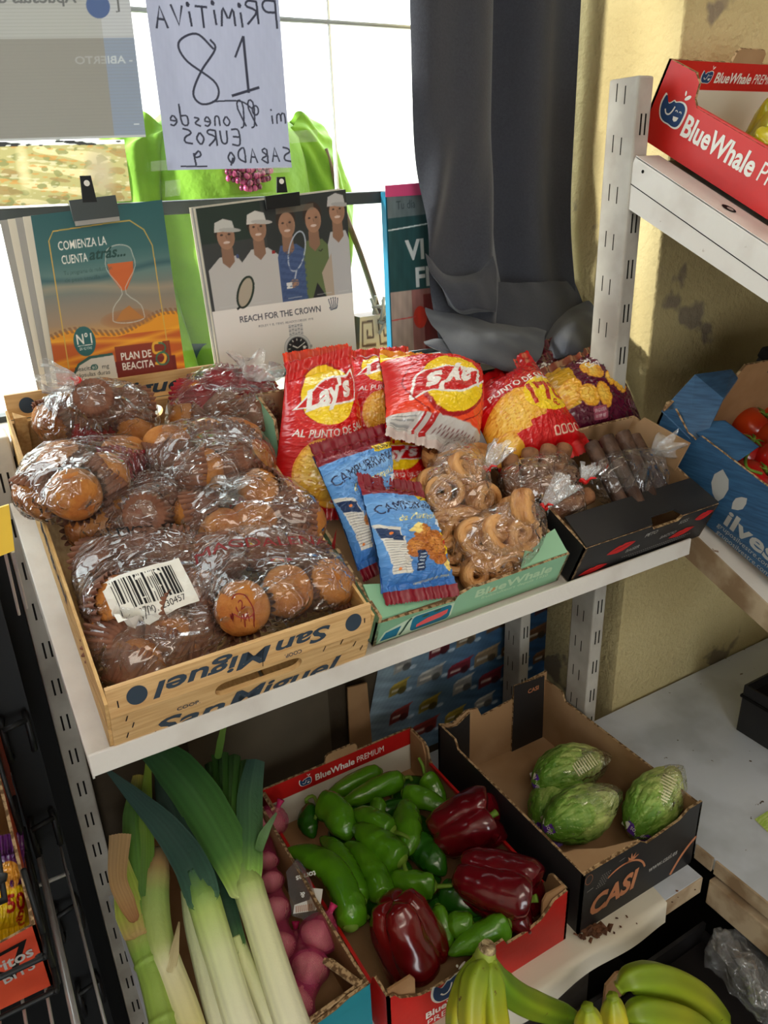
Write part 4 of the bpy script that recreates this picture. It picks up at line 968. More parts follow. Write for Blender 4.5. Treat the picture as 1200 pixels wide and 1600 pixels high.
bv = bvh_of([fo])
wrap_decal('lettering', [S_text('MAGDALENAS', 0, 0.0, 0.014, rot=-16, wid=0.155)], ink('i_dred', (0.50, 0.10, 0.10)), bg, T.at(420, 848, .11), eu, ev, bv, 0.0014, 0.006)
wrap_decal('lettering', [S_rr(-.010, -.014, .010, .014, .002), ][:0] + [S_ring(0, 0, .011, .015, .0012), S_text('12', 0, .005, .008), S_text('ud', 0, -.006, .007)], M['i_dred'], bg, T.at(378, 948, .11), eu, ev, bv, 0.0014, 0.006)
# ------------------------------------------------------------------ printed papers in the window
M['print'] = pbr('printed_paper', (1, 1, 1), 0.45, 0.4, attr=True)
M['print_thin'] = paper('thin_printed_paper', trans=0.22, attr=True, rough=0.5)
M['print_glow'] = paper('backlit_paper', trans=0.45, attr=True, rough=0.7)
def quad(c, U, Vv):
    TL, TR, BR, BL = (np.asarray(q, float) for q in c); U, Vv = U[:, None], Vv[:, None]
    return (BL * (1 - U) + BR * U) * (1 - Vv) + (TL * (1 - U) + TR * U) * Vv
def printed(name, c, cv, mat, parent=None, bend=None, thick=0.0):
    """a sheet on four corners carrying the colours of canvas cv"""
    a = cv.grid(); H, Wd = a.shape[:2]
    Ug, Vg = np.meshgrid(np.linspace(0, 1, Wd), np.linspace(0, 1, H)); u, v = Ug.ravel(), Vg.ravel()
    P = quad(c, u, v); n = nrm(np.cross(np.asarray(c[1]) - c[0], np.asarray(c[0]) - c[3]))
    if bend is not None: P = P + bend(u, v)[:, None] * n
    return mk(name, P, gridfaces(Wd, H), mat, parent, True, col=a.reshape(-1, 3))
def clip_on(t, px, py, y, up, w=0.012):
    """bulldog clip holding a calendar to the bar"""
    p = at(px, py, 'y', y)
    mb = MB(); mb.prism([(-w, 0), (w, 0), (w * .75, up), (-w * .75, up)], p, ex, ez, (0, -0.0025, 0)); mb.build('clip_arm', M['black_metal'], t)
    mb = MB(); mb.tube([p + np.array([0, -0.003, up * .72]), p + np.array([0, -0.0034, up * .72])], 0.0035, 12); mb.build('clip_hole', M['i_white'], t)

# calendar with hourglass
t = thing('wall_calendar', 'calendar with an hourglass in sand on its teal cover, clipped to window bar', 'calendar', (0.2, 1.08, 1.25))
cv = Canvas(1.0, 1.24, 250)
cv.vgrad([(0, (.62, .30, .13)), (.18, (.80, .44, .14)), (.36, (.82, .60, .30)), (.48, (.62, .52, .42)), (.66, (.50, .49, .45)), (.80, (.38, .50, .48)), (.95, (.22, .40, .40)), (1.24, (.16, .36, .37))])
X, Y = cv.X, cv.Y
cv.where(np.clip(1 - np.abs(Y - .80 + .03 * np.sin(X * 5)) / .035, 0, 1), (.18, .33, .36), .75)
cv.where(np.clip(1 - np.abs(Y - .70 - .04 * np.sin(X * 4 + 1)) / .05, 0, 1), (.72, .62, .50), .5)
dune = .40 + .10 * np.clip(X - .35, 0, 1) + .035 * np.sin(X * 9)
cv.where(Y < dune, (.88, .58, .12)); cv.where((Y < dune - .03) & (Y < .36), (.72, .30, .12), .8)
for k in range(5): cv.where(np.clip(1 - np.abs(Y - .34 + .09 * k - .16 * (X - .3) * (1 if k % 2 else -.6)) / .03, 0, 1) * (Y < dune), (.95, .70, .16), .7)
cv.where((np.abs(Y - dune) < .022) & (np.sin(X * 160 + Y * 90) > -.2), (.50, .34, .22), .7)
cv.soft(.60, .47, .22, .07, (.62, .42, .26), .9, .5)
for q in (S_stroke([(.10, .16), (.10, 1.06), (.14, 1.12), (.55, 1.13), (.72, 1.13), (.82, 1.06), (.87, .95), (.88, .14), (.60, .10), (.45, .10)], .008),): cv.paint(q, (.80, .66, .30))
cv.paint(S_ell(.60, .90, .105, .085), (.55, .60, .58), .35); cv.paint(S_poly([(.50, .86), (.70, .86), (.69, .78), (.62, .67), (.58, .67), (.51, .78)]), (.80, .38, .16), .95)
for q in (S_ring(.60, .93, .10, .05, .008, 0, 20, 0, 180), S_stroke([(.50, .93), (.49, .82), (.585, .665), (.50, .56), (.48, .47)], .007, 14), S_stroke([(.70, .93), (.71, .82), (.605, .665), (.71, .56), (.73, .47)], .007, 14), S_ring(.605, .47, .125, .03, .007, 0, 20, 180, 360)): cv.paint(q, (.74, .74, .70), .8)
cv.paint(S_poly([(.50, .46), (.56, .53), (.62, .56), (.68, .50), (.73, .46)]), (.70, .46, .22))
W_ = (.93, .92, .88)
cv.paint(S_text('COMIENZA LA', .16, 1.02, .060, al='l', bold=.01, wid=.36), W_); cv.paint(S_text('CUENTA', .17, .925, .060, al='l', bold=.01, wid=.19), W_)
cv.paint(S_text('atrás...', .38, .940, .075, al='l', shear=.3, bold=.03, wid=.28), (.10, .26, .24)); cv.paint(S_text('Tu programa de reducción', .17, .835, .028, al='l', wid=.36), (.22, .34, .33)); cv.paint(S_text('de peso sencilla', .17, .785, .028, al='l', wid=.26), (.22, .34, .33))
cv.paint(S_ell(.245, .345, .082, .108), (.16, .38, .38)); cv.paint(S_text('N°1', .245, .365, .075, bold=.02, wid=.115), W_); cv.paint(S_text('EN VENTAS', .245, .295, .020, wid=.09), W_); cv.paint(S_stroke([(.19, .315), (.30, .318)], .005), W_)
cv.paint(S_rect(.44, .02, .93, .17), (.42, .11, .09)); cv.where((X > .46) & (X < .90) & (Y > .04) & (Y < .28), (.46, .14, .10), .75)
cv.paint(S_text('PLAN DE', .50, .205, .055, al='l', bold=.02, wid=.24), W_); cv.paint(S_text('BEACITA', .50, .130, .055, al='l', bold=.02, wid=.25), W_)
cv.paint(S_stroke([(.84, .27), (.77, .27), (.765, .205), (.83, .20), (.85, .16), (.82, .12), (.76, .125)], .020, 24), (.88, .66, .22)); cv.paint(S_ring(.825, .155, .05, .045, .014), (.20, .45, .36), .8); cv.paint(S_ring(.815, .235, .045, .035, .014, 0, 24, -90, 100), (.20, .45, .36), .8)
cv.paint(S_poly([(.10, .0), (.11, .10), (.17, .19), (.26, .235), (.44, .24), (.455, .0)]), (.20, .36, .33)); cv.paint(S_poly([(.115, .0), (.125, .09), (.18, .175), (.27, .215), (.445, .222), (.455, .0)]), (.84, .82, .78))
for s_, yy in (('Beacita      mg', .150), ('cápsulas duras', .105), ('orlistat', .062), ('84 cápsulas duras   L alfasigma', .018)): cv.paint(S_text(s_, .145, yy, .032 if yy > .03 else .022, al='l'), (.20, .22, .22))
cv.paint(S_rr(.262, .130, .315, .172, .02), (.16, .38, .36)); cv.paint(S_text('60', .288, .151, .026), W_)
cv.where((Y < .035) & (X > .455), (.78, .70, .60)); 
c1 = [at(48, 337, 'y', 1.070), at(253, 312, 'y', 1.074), at(291, 588, 'y', 1.062), at(92, 612, 'y', 1.058)]
printed('cover', c1, cv, M['print'], t)
bk = MB()
for k in range(5):
    d = np.array([-0.0085 * k, 0.0024 * k + 0.002, 0.0])
    q = [c1[0] + d + np.array([0, 0, -.001 * k]), c1[1] + np.array([-.003, 0.0024 * k + .002, -.002]), c1[2] + np.array([-.003, 0.0024 * k + .002, .001]), c1[3] + d * .7]
    n_ = np.array([0, 0.0012, 0]); bk.add(np.array(q + [p + n_ for p in q]), [(0, 1, 2, 3), (7, 6, 5, 4), (0, 3, 7, 4), (1, 5, 6, 2), (0, 4, 5, 1), (3, 2, 6, 7)], k % 2)
bk.build('page_stack', [M['i_grey'], M['white_card']], t)
bq = [(-.020, 0), (.020, 0), (.019, -.020), (-.019, -.020)]
p = at(145, 317, 'y', 1.066); MB().prism([(-.028, .004), (.028, .008), (.029, -.017), (-.027, -.020)], p, ex, ez, (0, -.004, 0)).build('binder_clip', M['alu'], t)
MB().prism([(-.026, -.0185), (.0285, -.0155), (.0285, -.022), (-.0255, -.0255)], p, ex, ez, (0, -.0035, 0)).build('clip_label', M['i_grey'], t)
clip_on(t, 140, 316, 1.064, .030, .0085)

# calendar with tennis players and watch
t = thing('wall_calendar', 'calendar with tennis players above a wristwatch, clipped to window bar', 'calendar', (0.45, 1.08, 1.25))
cv = Canvas(1.0, 1.13, 250, (.88, .86, .84)); X, Y = cv.X, cv.Y
ph = 0.46
cv.where((Y > ph), (.17, .19, .19)); cv.where((Y > ph) & (X < .42), (.22, .23, .23)); cv.where((Y > ph) & (Y > .9) & (X < .4), (.14, .20, .17))
SK = (.62, .47, .38); WH = (.72, .71, .70)
def player(x0, x1, cx, hy, shirt, cap=None, skin=SK, hair=(.2, .15, .12)):
    cv.paint(S_poly([(x0, ph), (x0, hy - .20), (cx - .055, hy - .125), (cx + .055, hy - .125), (x1, hy - .19), (x1, ph)]), shirt)
    cv.paint(S_poly([(cx - .04, hy - .16), (cx - .035, hy - .05), (cx + .035, hy - .05), (cx + .04, hy - .16), (cx, hy - .20)]), tuple(.85 * np.array(skin)))
    cv.paint(S_ell(cx, hy + .035, .066, .080), hair); cv.paint(S_ell(cx + .004, hy, .056, .080), skin)
    cv.soft(cx + .03, hy - .01, .03, .06, tuple(.8 * np.array(skin)), .6)
    for d in (-.022, .026): cv.paint(S_ell(cx + d, hy + .015, .009, .006), (.2, .16, .14))
    cv.paint(S_ell(cx + .004, hy - .035, .022, .008), (.80, .72, .68)); cv.paint(S_stroke([(cx + .004, hy + .01), (cx + .008, hy - .012)], .006), tuple(.75 * np.array(skin)))
    if cap: cv.paint(S_poly([(cx - .066, hy + .035), (cx - .055, hy + .095), (cx, hy + .115), (cx + .055, hy + .095), (cx + .066, hy + .035)]), cap); cv.paint(S_ell(cx + .035, hy + .04, .07, .014, -8), tuple(.88 * np.array(cap)))
player(.02, .25, .155, .93, WH, (.74, .74, .72)); player(.24, .50, .365, .955, WH, (.78, .77, .75))
player(.48, .70, .56, .955, (.26, .34, .50)); player(.66, .86, .745, .965, (.36, .42, .27)); player(.84, 1.0, .92, 1.0, (.68, .68, .69), (.70, .70, .70))
cv.paint(S_poly([(.80, ph), (.78, .62), (.86, .74), (.86, ph)]), (.66, .60, .54)); cv.paint(S_poly([(.70, ph), (.74, .56), (.80, ph)]), (.12, .13, .16))
for q in (S_ring(.235, .56, .048, .105, .014, -22), ): cv.paint(q, (.10, .16, .12))
cv.paint(S_ell(.235, .56, .042, .098, -22), (.60, .52, .40), .5); cv.paint(S_stroke([(.19, .47), (.165, .455)], .014), (.1, .12, .1))
for q in (S_ring(.615, .78, .055, .13, .009, -18), S_stroke([(.60, .66), (.565, .55)], .010)): cv.paint(q, (.66, .70, .76))
cv.paint(S_ell(.575, .575, .035, .028, 20), SK); cv.paint(S_rect(.52, .545, .56, .585), (.82, .82, .82))
rsx = wav(np.stack([X.ravel(), Y.ravel(), 0 * X.ravel()], 1), 60, 3).reshape(X.shape); cv.where((X > .49) & (X < .67) & (Y > ph) & (Y < .80) & (rsx > .1), (.20, .28, .44), .6)
cv.paint(S_stroke([(.77, .77), (.785, .762), (.80, .775)], .006), (.15, .15, .15)); cv.paint(S_rect(.445, .785, .465, .805), (.55, .16, .14)); cv.paint(S_ell(.215, .80, .010, .014), (.25, .30, .45))
for x_, w_ in ((.05, .12), (.28, .12), (.52, .10), (.73, .11), (.89, .08)): cv.paint(S_stroke([(x_, ph + .02), (x_ + w_, ph + .022)], .006), (.75, .75, .75), .6)
cv.where((Y > 1.03) & (X > .50) & (X < .76) & (Y < 1.07), (.50, .46, .40), .6)
DK = (.20, .21, .26)
cv.paint(S_text('REACH FOR THE CROWN', .46, .385, .042, bold=.012, wid=.57), DK); cv.paint(S_text('ROLEX Y EL TENIS, ALIADOS DESDE 1978', .49, .322, .015, wid=.39), (.45, .45, .47))
cr = [S_stroke([(.815, .385), (.822, .365), (.868, .372), (.874, .392)], .008)]
for k in range(5): cr += [S_stroke([(.828 + .010 * k, .372), (.812 + .0170 * k, .430 + .008 * math.sin(k * PI / 4))], .006), S_ell(.812 + .0170 * k, .436 + .008 * math.sin(k * PI / 4), .005, .005)]
for q in cr: cv.paint(q, (.25, .28, .36))
wx, wy = .55, .135
for k in range(7):
    for j in range(5): cv.paint(S_rr(wx - .050 + .021 * j, .215 + .013 * k - .004 * (j % 2), wx - .032 + .021 * j, .225 + .013 * k - .004 * (j % 2), .003), (.55, .56, .58) if (j + k) % 2 else (.72, .72, .73))
for k in range(3):
    for j in range(5): cv.paint(S_rr(wx - .050 + .021 * j, .03 + .013 * k, wx - .032 + .021 * j, .041 + .013 * k, .003), (.58, .59, .60))
cv.paint(S_ell(wx, wy, .098, .098), (.60, .61, .62)); cv.paint(S_ring(wx, wy, .088, .088, .012), (.78, .78, .78)); cv.paint(S_ell(wx, wy, .076, .076), (.14, .15, .17))
for k in range(12):
    a = k * PI / 6; cv.paint(S_stroke([(wx + .052 * math.sin(a), wy + .052 * math.cos(a)), (wx + .068 * math.sin(a), wy + .068 * math.cos(a))], .007), (.86, .86, .84))
cv.paint(S_stroke([(wx, wy), (wx - .035, wy + .020)], .008), (.88, .88, .86)); cv.paint(S_stroke([(wx, wy), (wx + .050, wy + .028)], .006), (.88, .88, .86)); cv.paint(S_rr(wx + .040, wy - .010, wx + .060, wy + .010, .003), (.9, .9, .88)); cv.paint(S_ell(wx + .1, wy, .010, .012), (.6, .6, .6))
c2 = [at(306, 326, 'y', 1.074), at(540, 296, 'y', 1.078), at(558, 560, 'y', 1.066), at(348, 590, 'y', 1.062)]
printed('cover', c2, cv, M['print'], t)
bk = MB()
for k in range(4):
    d = np.array([-0.002 * k, 0.0022 * k + .002, 0.0005 * k]); q = [c + d for c in c2]; n_ = np.array([0, 0.001, 0])
    bk.add(np.array(q + [p + n_ for p in q]), [(0, 1, 2, 3), (7, 6, 5, 4), (0, 3, 7, 4), (1, 5, 6, 2), (0, 4, 5, 1), (3, 2, 6, 7)], k % 2)
bk.build('page_stack', [M['i_grey'], M['white_card']], t)
p = at(440, 308, 'y', 1.070); MB().prism([(-.026, .002), (.026, .006), (.026, -.012), (-.025, -.015)], p, ex, ez, (0, -.004, 0)).build('binder_clip', M['black_metal'], t)
clip_on(t, 440, 301, 1.068, .020, .008)

# leaflet half behind the curtain
t = thing('leaflet_display', 'teal leaflet with white capitals half hidden behind the curtain', 'leaflet', (0.69, 1.1, 1.24))
cv = Canvas(.62, 1.4, 110, (.16, .30, .31)); X, Y = cv.X, cv.Y
cv.where(Y > 1.18, (.40, .45, .46)); cv.where(Y < .55, (.62, .42, .40)); cv.where((Y < .55) & (X < .22), (.70, .62, .58)); cv.where((Y < .50) & (X > .34), (.45, .12, .12), .8)
cv.paint(S_ell(.30, .30, .07, .10), (.78, .22, .16)); cv.paint(S_stroke([(.0, .30), (.25, .31)], .01), (.8, .3, .3)); cv.noise(30, .08)
cv.paint(S_text('Tu día', .10, 1.28, .07, al='l', wid=.20), (.20, .26, .28)); cv.paint(S_text('VI', .17, .90, .17, al='l', bold=.04), (.80, .82, .82)); cv.paint(S_text('FI', .27, .66, .17, al='l', bold=.04), (.80, .82, .82)); cv.paint(S_stroke([(0, 1.08), (.62, 1.11)], .012), (.85, .9, .9))
c3 = [at(604, 300, 'y', 1.124), at(692, 290, 'y', 1.130), at(705, 540, 'y', 1.116), at(614, 552, 'y', 1.110)]
printed('leaflet', c3, cv, M['print'], t)
n_ = np.array([0.001, .006, 0]); q = [c + n_ for c in c3]; q2 = [c + np.array([0, .014, 0]) for c in q]
MB().add(np.array(q + q2), [(0, 1, 2, 3), (7, 6, 5, 4), (0, 3, 7, 4), (1, 5, 6, 2), (0, 4, 5, 1), (3, 2, 6, 7)]).build('backing', M['i_teal'], t)
ps = [at(602, 290, 'y', 1.122), at(700, 282, 'y', 1.128), at(700, 302, 'y', 1.128), at(603, 308, 'y', 1.122)]
MB().add(np.array(ps + [p_ + np.array([0, .001, 0]) for p_ in ps]), [(3, 2, 1, 0), (4, 5, 6, 7), (0, 4, 7, 3), (1, 2, 6, 5), (0, 1, 5, 4), (2, 3, 7, 6)]).build('top_strip', pbr('pink_tape', (.86, .30, .50), .4), t)

# hand-written sheet on the glass, read from its back
LET = {'P': [[(0, -.15), (.02, 1)], [(.0, .95), (.45, 1), (.6, .8), (.45, .55), (.02, .5)]], 'R': [[(0, 0), (.02, .9)], [(0, .9), (.4, .95), (.5, .75), (.05, .5), (.5, .0)]], 'I': [[(0, 0), (.04, .62)], [(.0, .86), (.08, .98), (.1, .86), (.0, .84)]], 'M': [[(0, 0), (.05, .7), (.28, .3), (.5, .75), (.62, .0)]], 'T': [[(.25, 0), (.25, .85)], [(0, .85), (.55, .9)]], 'V': [[(0, .8), (.22, 0), (.48, .85)]], 'A': [[(0, 0), (.25, .9), (.48, 0)], [(.1, .35), (.42, .4)]], 'S': [[(.5, .95), (.15, .85), (.05, .65), (.4, .45), (.42, .15), (.0, .05)]], 'B': [[(0, 0), (.02, .9), (.35, .8), (.05, .5), (.42, .28), (0, 0)]], 'D': [[(0, 0), (.03, .9), (.4, .7), (.42, .25), (0, 0)]], 'O': [[(.2, .75), (.0, .4), (.2, .05), (.42, .4), (.22, .75)]], 'Q': [[(.2, .75), (.0, .4), (.2, .05), (.42, .4), (.22, .75)], [(.1, .4), (.3, -.1)]], 'E': [[(.45, .9), (0, .85), (0, 0), (.48, .02)], [(0, .45), (.38, .48)]], 'U': [[(0, .8), (.05, .1), (.35, .1), (.42, .8)]], '9': [[(.4, .6), (.1, .9), (.0, .6), (.35, .5), (.42, .8), (.35, .0)]], 'm': [[(0, 0), (.02, .45), (.2, .45), (.22, .05), (.25, .45), (.42, .4), (.44, 0)]], 'i': [[(0, 0), (.02, .4)], [(.02, .62), (.05, .7)]], 'l': [[(0, .05), (.3, .8), (.22, 1.1), (.05, .9), (.1, .1), (.25, .0)]], 'o': [[(.15, .45), (.0, .2), (.15, 0), (.32, .2), (.18, .45)]], 'n': [[(0, 0), (.03, .42), (.2, .42), (.25, 0)]], 'e': [[(0, .2), (.28, .25), (.15, .45), (0, .2), (.15, 0), (.3, .06)]], 's': [[(.28, .42), (.05, .35), (.25, .15), (0, .0)]], 'd': [[(.3, .42), (.05, .4), (.05, .02), (.3, .1), (.34, .95)]], 'r': [[(0, 0), (.02, .4), (.22, .42)]]}
def hand(s, x, y, h, adv=.72, w=.014, wob=.0):
    """x runs leftwards: the writing is seen through the sheet"""
    out = []
    for i, ch in enumerate(s):
        if ch == ' ': x -= h * .45; continue
        for st in LET[ch]: out.append(S_stroke([(x - a * h, y + b * h + wob * math.sin(i * 2.1)) for a, b in st], w, 12 if len(st) > 3 else 0))
        x -= h * adv * (max(a for st in LET[ch] for a, b in st) + .22)
    return out
t = thing('paper_sign', 'white sheet hand-written with 18 taped to the window glass', 'sign', (0.43, 1.165, 1.52))
cv = Canvas(1.0, 1.38, 250, (.52, .52, .585))
cv.noise(50, .012); INK = (.16, .16, .20)
Ls = hand('PRIMITIVA', .97, 1.06, .17, 1.02, .016, .012)
Ls += [S_stroke([(.70, .99), (.70, .58)], .018), S_stroke([(.70, .99), (.62, .84)], .016), S_stroke([(.79, .62), (.56, .56)], .020)]
Ls += [S_stroke([(.46, .90), (.34, 1.01), (.20, .95), (.24, .82), (.44, .66), (.44, .54), (.32, .50), (.26, .58), (.34, .74), (.47, .90), (.44, .97)], .016, 60)]
Ls += hand('mi', .98, .345, .16, 1.0, .013) + [S_ring(.74, .45, .025, .035, .012)] + hand('ll', .74, .32, .19, .9, .013) + hand('ones', .52, .335, .16, .95, .013) + hand('de', .20, .345, .17, .9, .013)
Ls += [S_stroke([(.72, .46), (.62, .52), (.40, .52)], .012, 12)]
Ls += hand('EUROS', .58, .19, .13, 1.05, .014, .008) + hand('SABADQ', 1.0, .045, .125, 1.12, .014, .006) + hand('9', .26, .035, .125, 1, .014) + [S_stroke([(.30, .025), (.10, .03)], .012)]
for q in Ls: cv.paint(q, INK)
c4 = [at(222, -30, 'y', 1.166), at(432, -34, 'y', 1.168), at(456, 262, 'y', 1.168), at(262, 266, 'y', 1.162)]
o = printed('sheet', c4, cv, M['print_glow'], t, bend=lambda u, v: .003 * np.sin(u * 5 + v * 2) + .004 * np.exp(-v * 9) * (u - .2))
tp = film('clear_tape', haze=.12, bump=.2, base=.05)
for (x0, y0, x1, y1) in ((450, 205, 496, 224), (258, 283, 282, 308), (236, 252, 270, 268), (400, 262, 452, 272)):
    q = [at(x0, y0, 'y', 1.164), at(x1, y0 - 3, 'y', 1.164), at(x1, y1 - 3, 'y', 1.164), at(x0, y1, 'y', 1.164)]
    mk('tape_strip', np.array(q), [(3, 2, 1, 0)], tp, t)

# poster on the glass seen from behind, and the painted view below it
t = thing('window_poster', 'large grey poster back with reversed white writing at the window\'s top left', 'poster', (0.2, 1.168, 1.56))
cv = Canvas(1.0, 1.15, 230, (.50, .485, .46)); X, Y = cv.X, cv.Y
cv.where(Y > .72, (.60, .595, .58)); cv.where((X > .80) & (Y < .72), (.48, .51, .57)); cv.where((X > .80) & (Y > .72), (.64, .64, .65)); cv.where(Y < .02, (.66, .66, .66))  # right-hand strip lighter and bluer: window glare painted into the sheet colour
cv.where(np.sin(Y * 260) > .8, (.46, .45, .43), .25)
cv.paint(S_text('Apuestas del Estado', .62, 1.01, .075, al='l', bold=.03, mirror=False, wid=.55), (.40, .40, .39), 0.0)
cv.paint(xf(S_text('Apuestas del E', 0, 0, .075, al='l', bold=.03, wid=.62), -1, 1, 0, .66, 1.0), (.36, .36, .36)); cv.paint(xf(S_text('- ABIERTO', 0, 0, .055, al='l', bold=.02, wid=.36), -1, 1, 0, .97, .57), (.66, .67, .68))
cv.paint(xf(S_text('- ABIERTO', 0, 0, .055, al='l', bold=.02, wid=.36), -1, 1, 0, .97, .57), (.5, .5, .5), .0); cv.where((X < .80) & (Y > .52) & (Y < .62), (.50, .485, .46), .6)
cv.paint(S_ell(.79, .94, .075, .085), (.28, .34, .48)); cv.paint(S_ell(.79, 1.03, .07, .05), (.62, .45, .42), .7); cv.paint(S_stroke([(.90, .90), (.92, .90), (.92, 1.08)], .012), (.36, .36, .36)); cv.paint(S_stroke([(.70, 1.08), (.68, 1.08), (.68, .98)], .012), (.36, .36, .36)); cv.paint(S_stroke([(.93, .10), (.965, .10)], .008), (.7, .7, .72))
c5 = [at(-60, -40, 'y', 1.170), at(198, -40, 'y', 1.170), at(228, 214, 'y', 1.170), at(-38, 222, 'y', 1.170)]
printed('poster_sheet', c5, cv, M['print_thin'], t)
t = thing('painted_print', 'yellowish painted landscape print taped to the glass above the calendar', 'print', (0.15, 1.17, 1.48))
cv = Canvas(1.0, .42, 230, (.66, .62, .42)); X, Y = cv.X, cv.Y; P3 = np.stack([X.ravel() * 1.0, Y.ravel() * 1.6, 0 * X.ravel()], 1)
n1 = wav(P3, 9, 2).reshape(X.shape); n2 = wav(P3, 26, 3).reshape(X.shape); n3 = wav(P3, 14, 1).reshape(X.shape)
cv.where(n1 > .25, (.80, .74, .56)); cv.where(n3 > .4, (.50, .50, .32), .8); cv.where(n2 > .55, (.74, .52, .28), .7); cv.where((n1 < -.45), (.56, .46, .30), .7); cv.where((n2 < -.6), (.82, .78, .66), .6); cv.soft(.80, .20, .12, .2, (.66, .60, .50), .9); cv.soft(.3, .25, .05, .2, (.84, .78, .60), .8)
cv.where((Y > .39), (.86, .86, .84)); cv.where((Y > .385) & (n2 > .3), (.2, .2, .2))
c6 = [at(-45, 222, 'y', 1.171), at(194, 218, 'y', 1.171), at(206, 314, 'y', 1.171), at(-30, 324, 'y', 1.171)]
printed('print_sheet', c6, cv, M['print_glow'], t)

# ------------------------------------------------------------------ curtain
def cloth():
    m = pbr('charcoal_curtain', (0.235, 0.245, 0.28), 0.75, 0.25, bump=0.25, bscale=900, bdet=2, c2=(0.205, 0.215, 0.25), vscale=300, vlo=.3, vhi=.7); m.node_tree.nodes['Principled BSDF'].inputs['Sheen Weight'].default_value = 0.25
    return m
M['curtain'] = cloth()
t = thing('curtain', 'charcoal grey curtain hanging beside the window and bunching over the crisps', 'curtain', (0.86, 1.0, 1.2))
nu, nv = 150, 150; Ug, Vg = np.meshgrid(np.linspace(0, 1, nu), np.linspace(0, 1, nv)); u, v = Ug.ravel(), Vg.ravel()
def sm(x): x = np.clip(x, 0, 1); return x * x * (3 - 2 * x)
def curtain_pts(u, v):
    # v 0 at the rail, 1 at the hem; a broad front panel overlaps a deeper one on the right
    z = 2.20 - 0.985 * v
    q = sm((v - .70) / .30)
    xl = 0.690 + 0.006 * v + 0.018 * sm((v - .62) / .3); xr = 0.998 + 0.006 * v
    uf = .54
    s = np.where(u < uf, u / uf * .53, .50 + (u - uf) / (1 - uf) * .50)
    x = xl + (xr - xl) * s
    front = 1 / (1 + np.exp((u - uf + .012) * 85)); a = np.clip(u / uf, 0, 1); b = np.clip((u - uf) / (1 - uf), 0, 1)
    y = 1.128 - front * (.034 + .022 * np.sin(PI * a ** .8) + .006 * np.sin(a * 9 + 2 * v)) - (1 - front) * (.010 * np.sin(PI * b) * (1 + .3 * np.sin(4 * v)) + .062 * b ** 1.6 - .012 * np.sin(b * 9))
    # diagonal pull folds low on the front panel
    dg = a - .15 - (v - .72) * -2.2
    y = y - front * .020 * np.exp(-(dg / .14) ** 2) * sm((v - .60) / .15) - front * .015 * np.exp(-((a - .75 + (v - .80) * 1.6) / .12) ** 2) * sm((v - .62) / .2)
    y = y - .040 * q ** 2
    x = x + .006 * np.sin(v * 13 + u * 4) * q
    return np.stack([x, y, z + .010 * np.sin(u * 15) * q], 1)
mk('hanging_cloth', curtain_pts(u, v), gridfaces(nu, nv, flip=True), M['curtain'], t, True)
def drape(name, rows, seed=0, nu=70, nv=60, amp=.0022):
    """soft cloth through rows of points; each row runs left to right"""
    R_ = [spline(r, nu) for r in rows]; G = np.array(R_); out = np.array([spline(G[:, k], nv) for k in range(nu)]).transpose(1, 0, 2)
    P = out.reshape(-1, 3); P = P + np.stack([0 * P[:, 0], wav(P, 38, seed) * amp, wav(P, 30, seed + 2) * amp], 1)
    return mk(name, P, gridfaces(nu, nv, flip=True), M['curtain'], t, True)
Y_ = lambda px, py, y: at(px, py, 'y', y)
# front panel turning under in a hanging pouch
drape('hem_fold', [[Y_(664, 396, 1.068), Y_(700, 430, 1.055), Y_(745, 425, 1.045), Y_(770, 400, 1.045)],
    [Y_(672, 425, 1.05), Y_(702, 450, 1.03), Y_(742, 445, 1.02), Y_(776, 430, 1.03)],
    [Y_(690, 450, 1.045), Y_(712, 480, 1.018), Y_(745, 478, 1.005), Y_(776, 484, 1.01)],
    [Y_(700, 478, 1.05), Y_(722, 492, 1.035), Y_(750, 488, 1.03), Y_(775, 488, 1.03)]], 1)
# long fold sweeping forward over the crisp bags
drape('hem_fold', [[Y_(664, 480, 1.055), Y_(720, 492, 1.05), Y_(790, 500, 1.05), Y_(858, 500, 1.05)],
    [Y_(670, 500, 1.02), Y_(725, 510, 1.00), Y_(790, 512, 1.00), Y_(856, 512, 1.01)],
    [Y_(690, 525, .965), Y_(735, 530, .945), Y_(795, 530, .945), Y_(852, 530, .965)],
    [Y_(706, 552, .925), Y_(745, 552, .905), Y_(800, 562, .905), Y_(846, 552, .93)],
    [Y_(716, 560, .915), Y_(752, 566, .893), Y_(800, 580, .890), Y_(838, 564, .92)],
    [Y_(726, 562, .93), Y_(758, 568, .915), Y_(800, 580, .912), Y_(834, 566, .94)]], 2)
# pointed fold at the post
drape('hem_fold', [[Y_(846, 512, 1.04), Y_(880, 488, 1.02), Y_(915, 470, 1.02), Y_(940, 470, 1.03)],
    [Y_(852, 532, .98), Y_(882, 510, .955), Y_(918, 500, .96), Y_(948, 505, .985)],
    [Y_(858, 552, .945), Y_(884, 535, .915), Y_(920, 535, .92), Y_(956, 540, .95)],
    [Y_(862, 562, .93), Y_(884, 556, .905), Y_(920, 556, .905), Y_(962, 560, .93)],
    [Y_(866, 566, .945), Y_(886, 562, .925), Y_(920, 562, .925), Y_(960, 566, .945)]], 3)
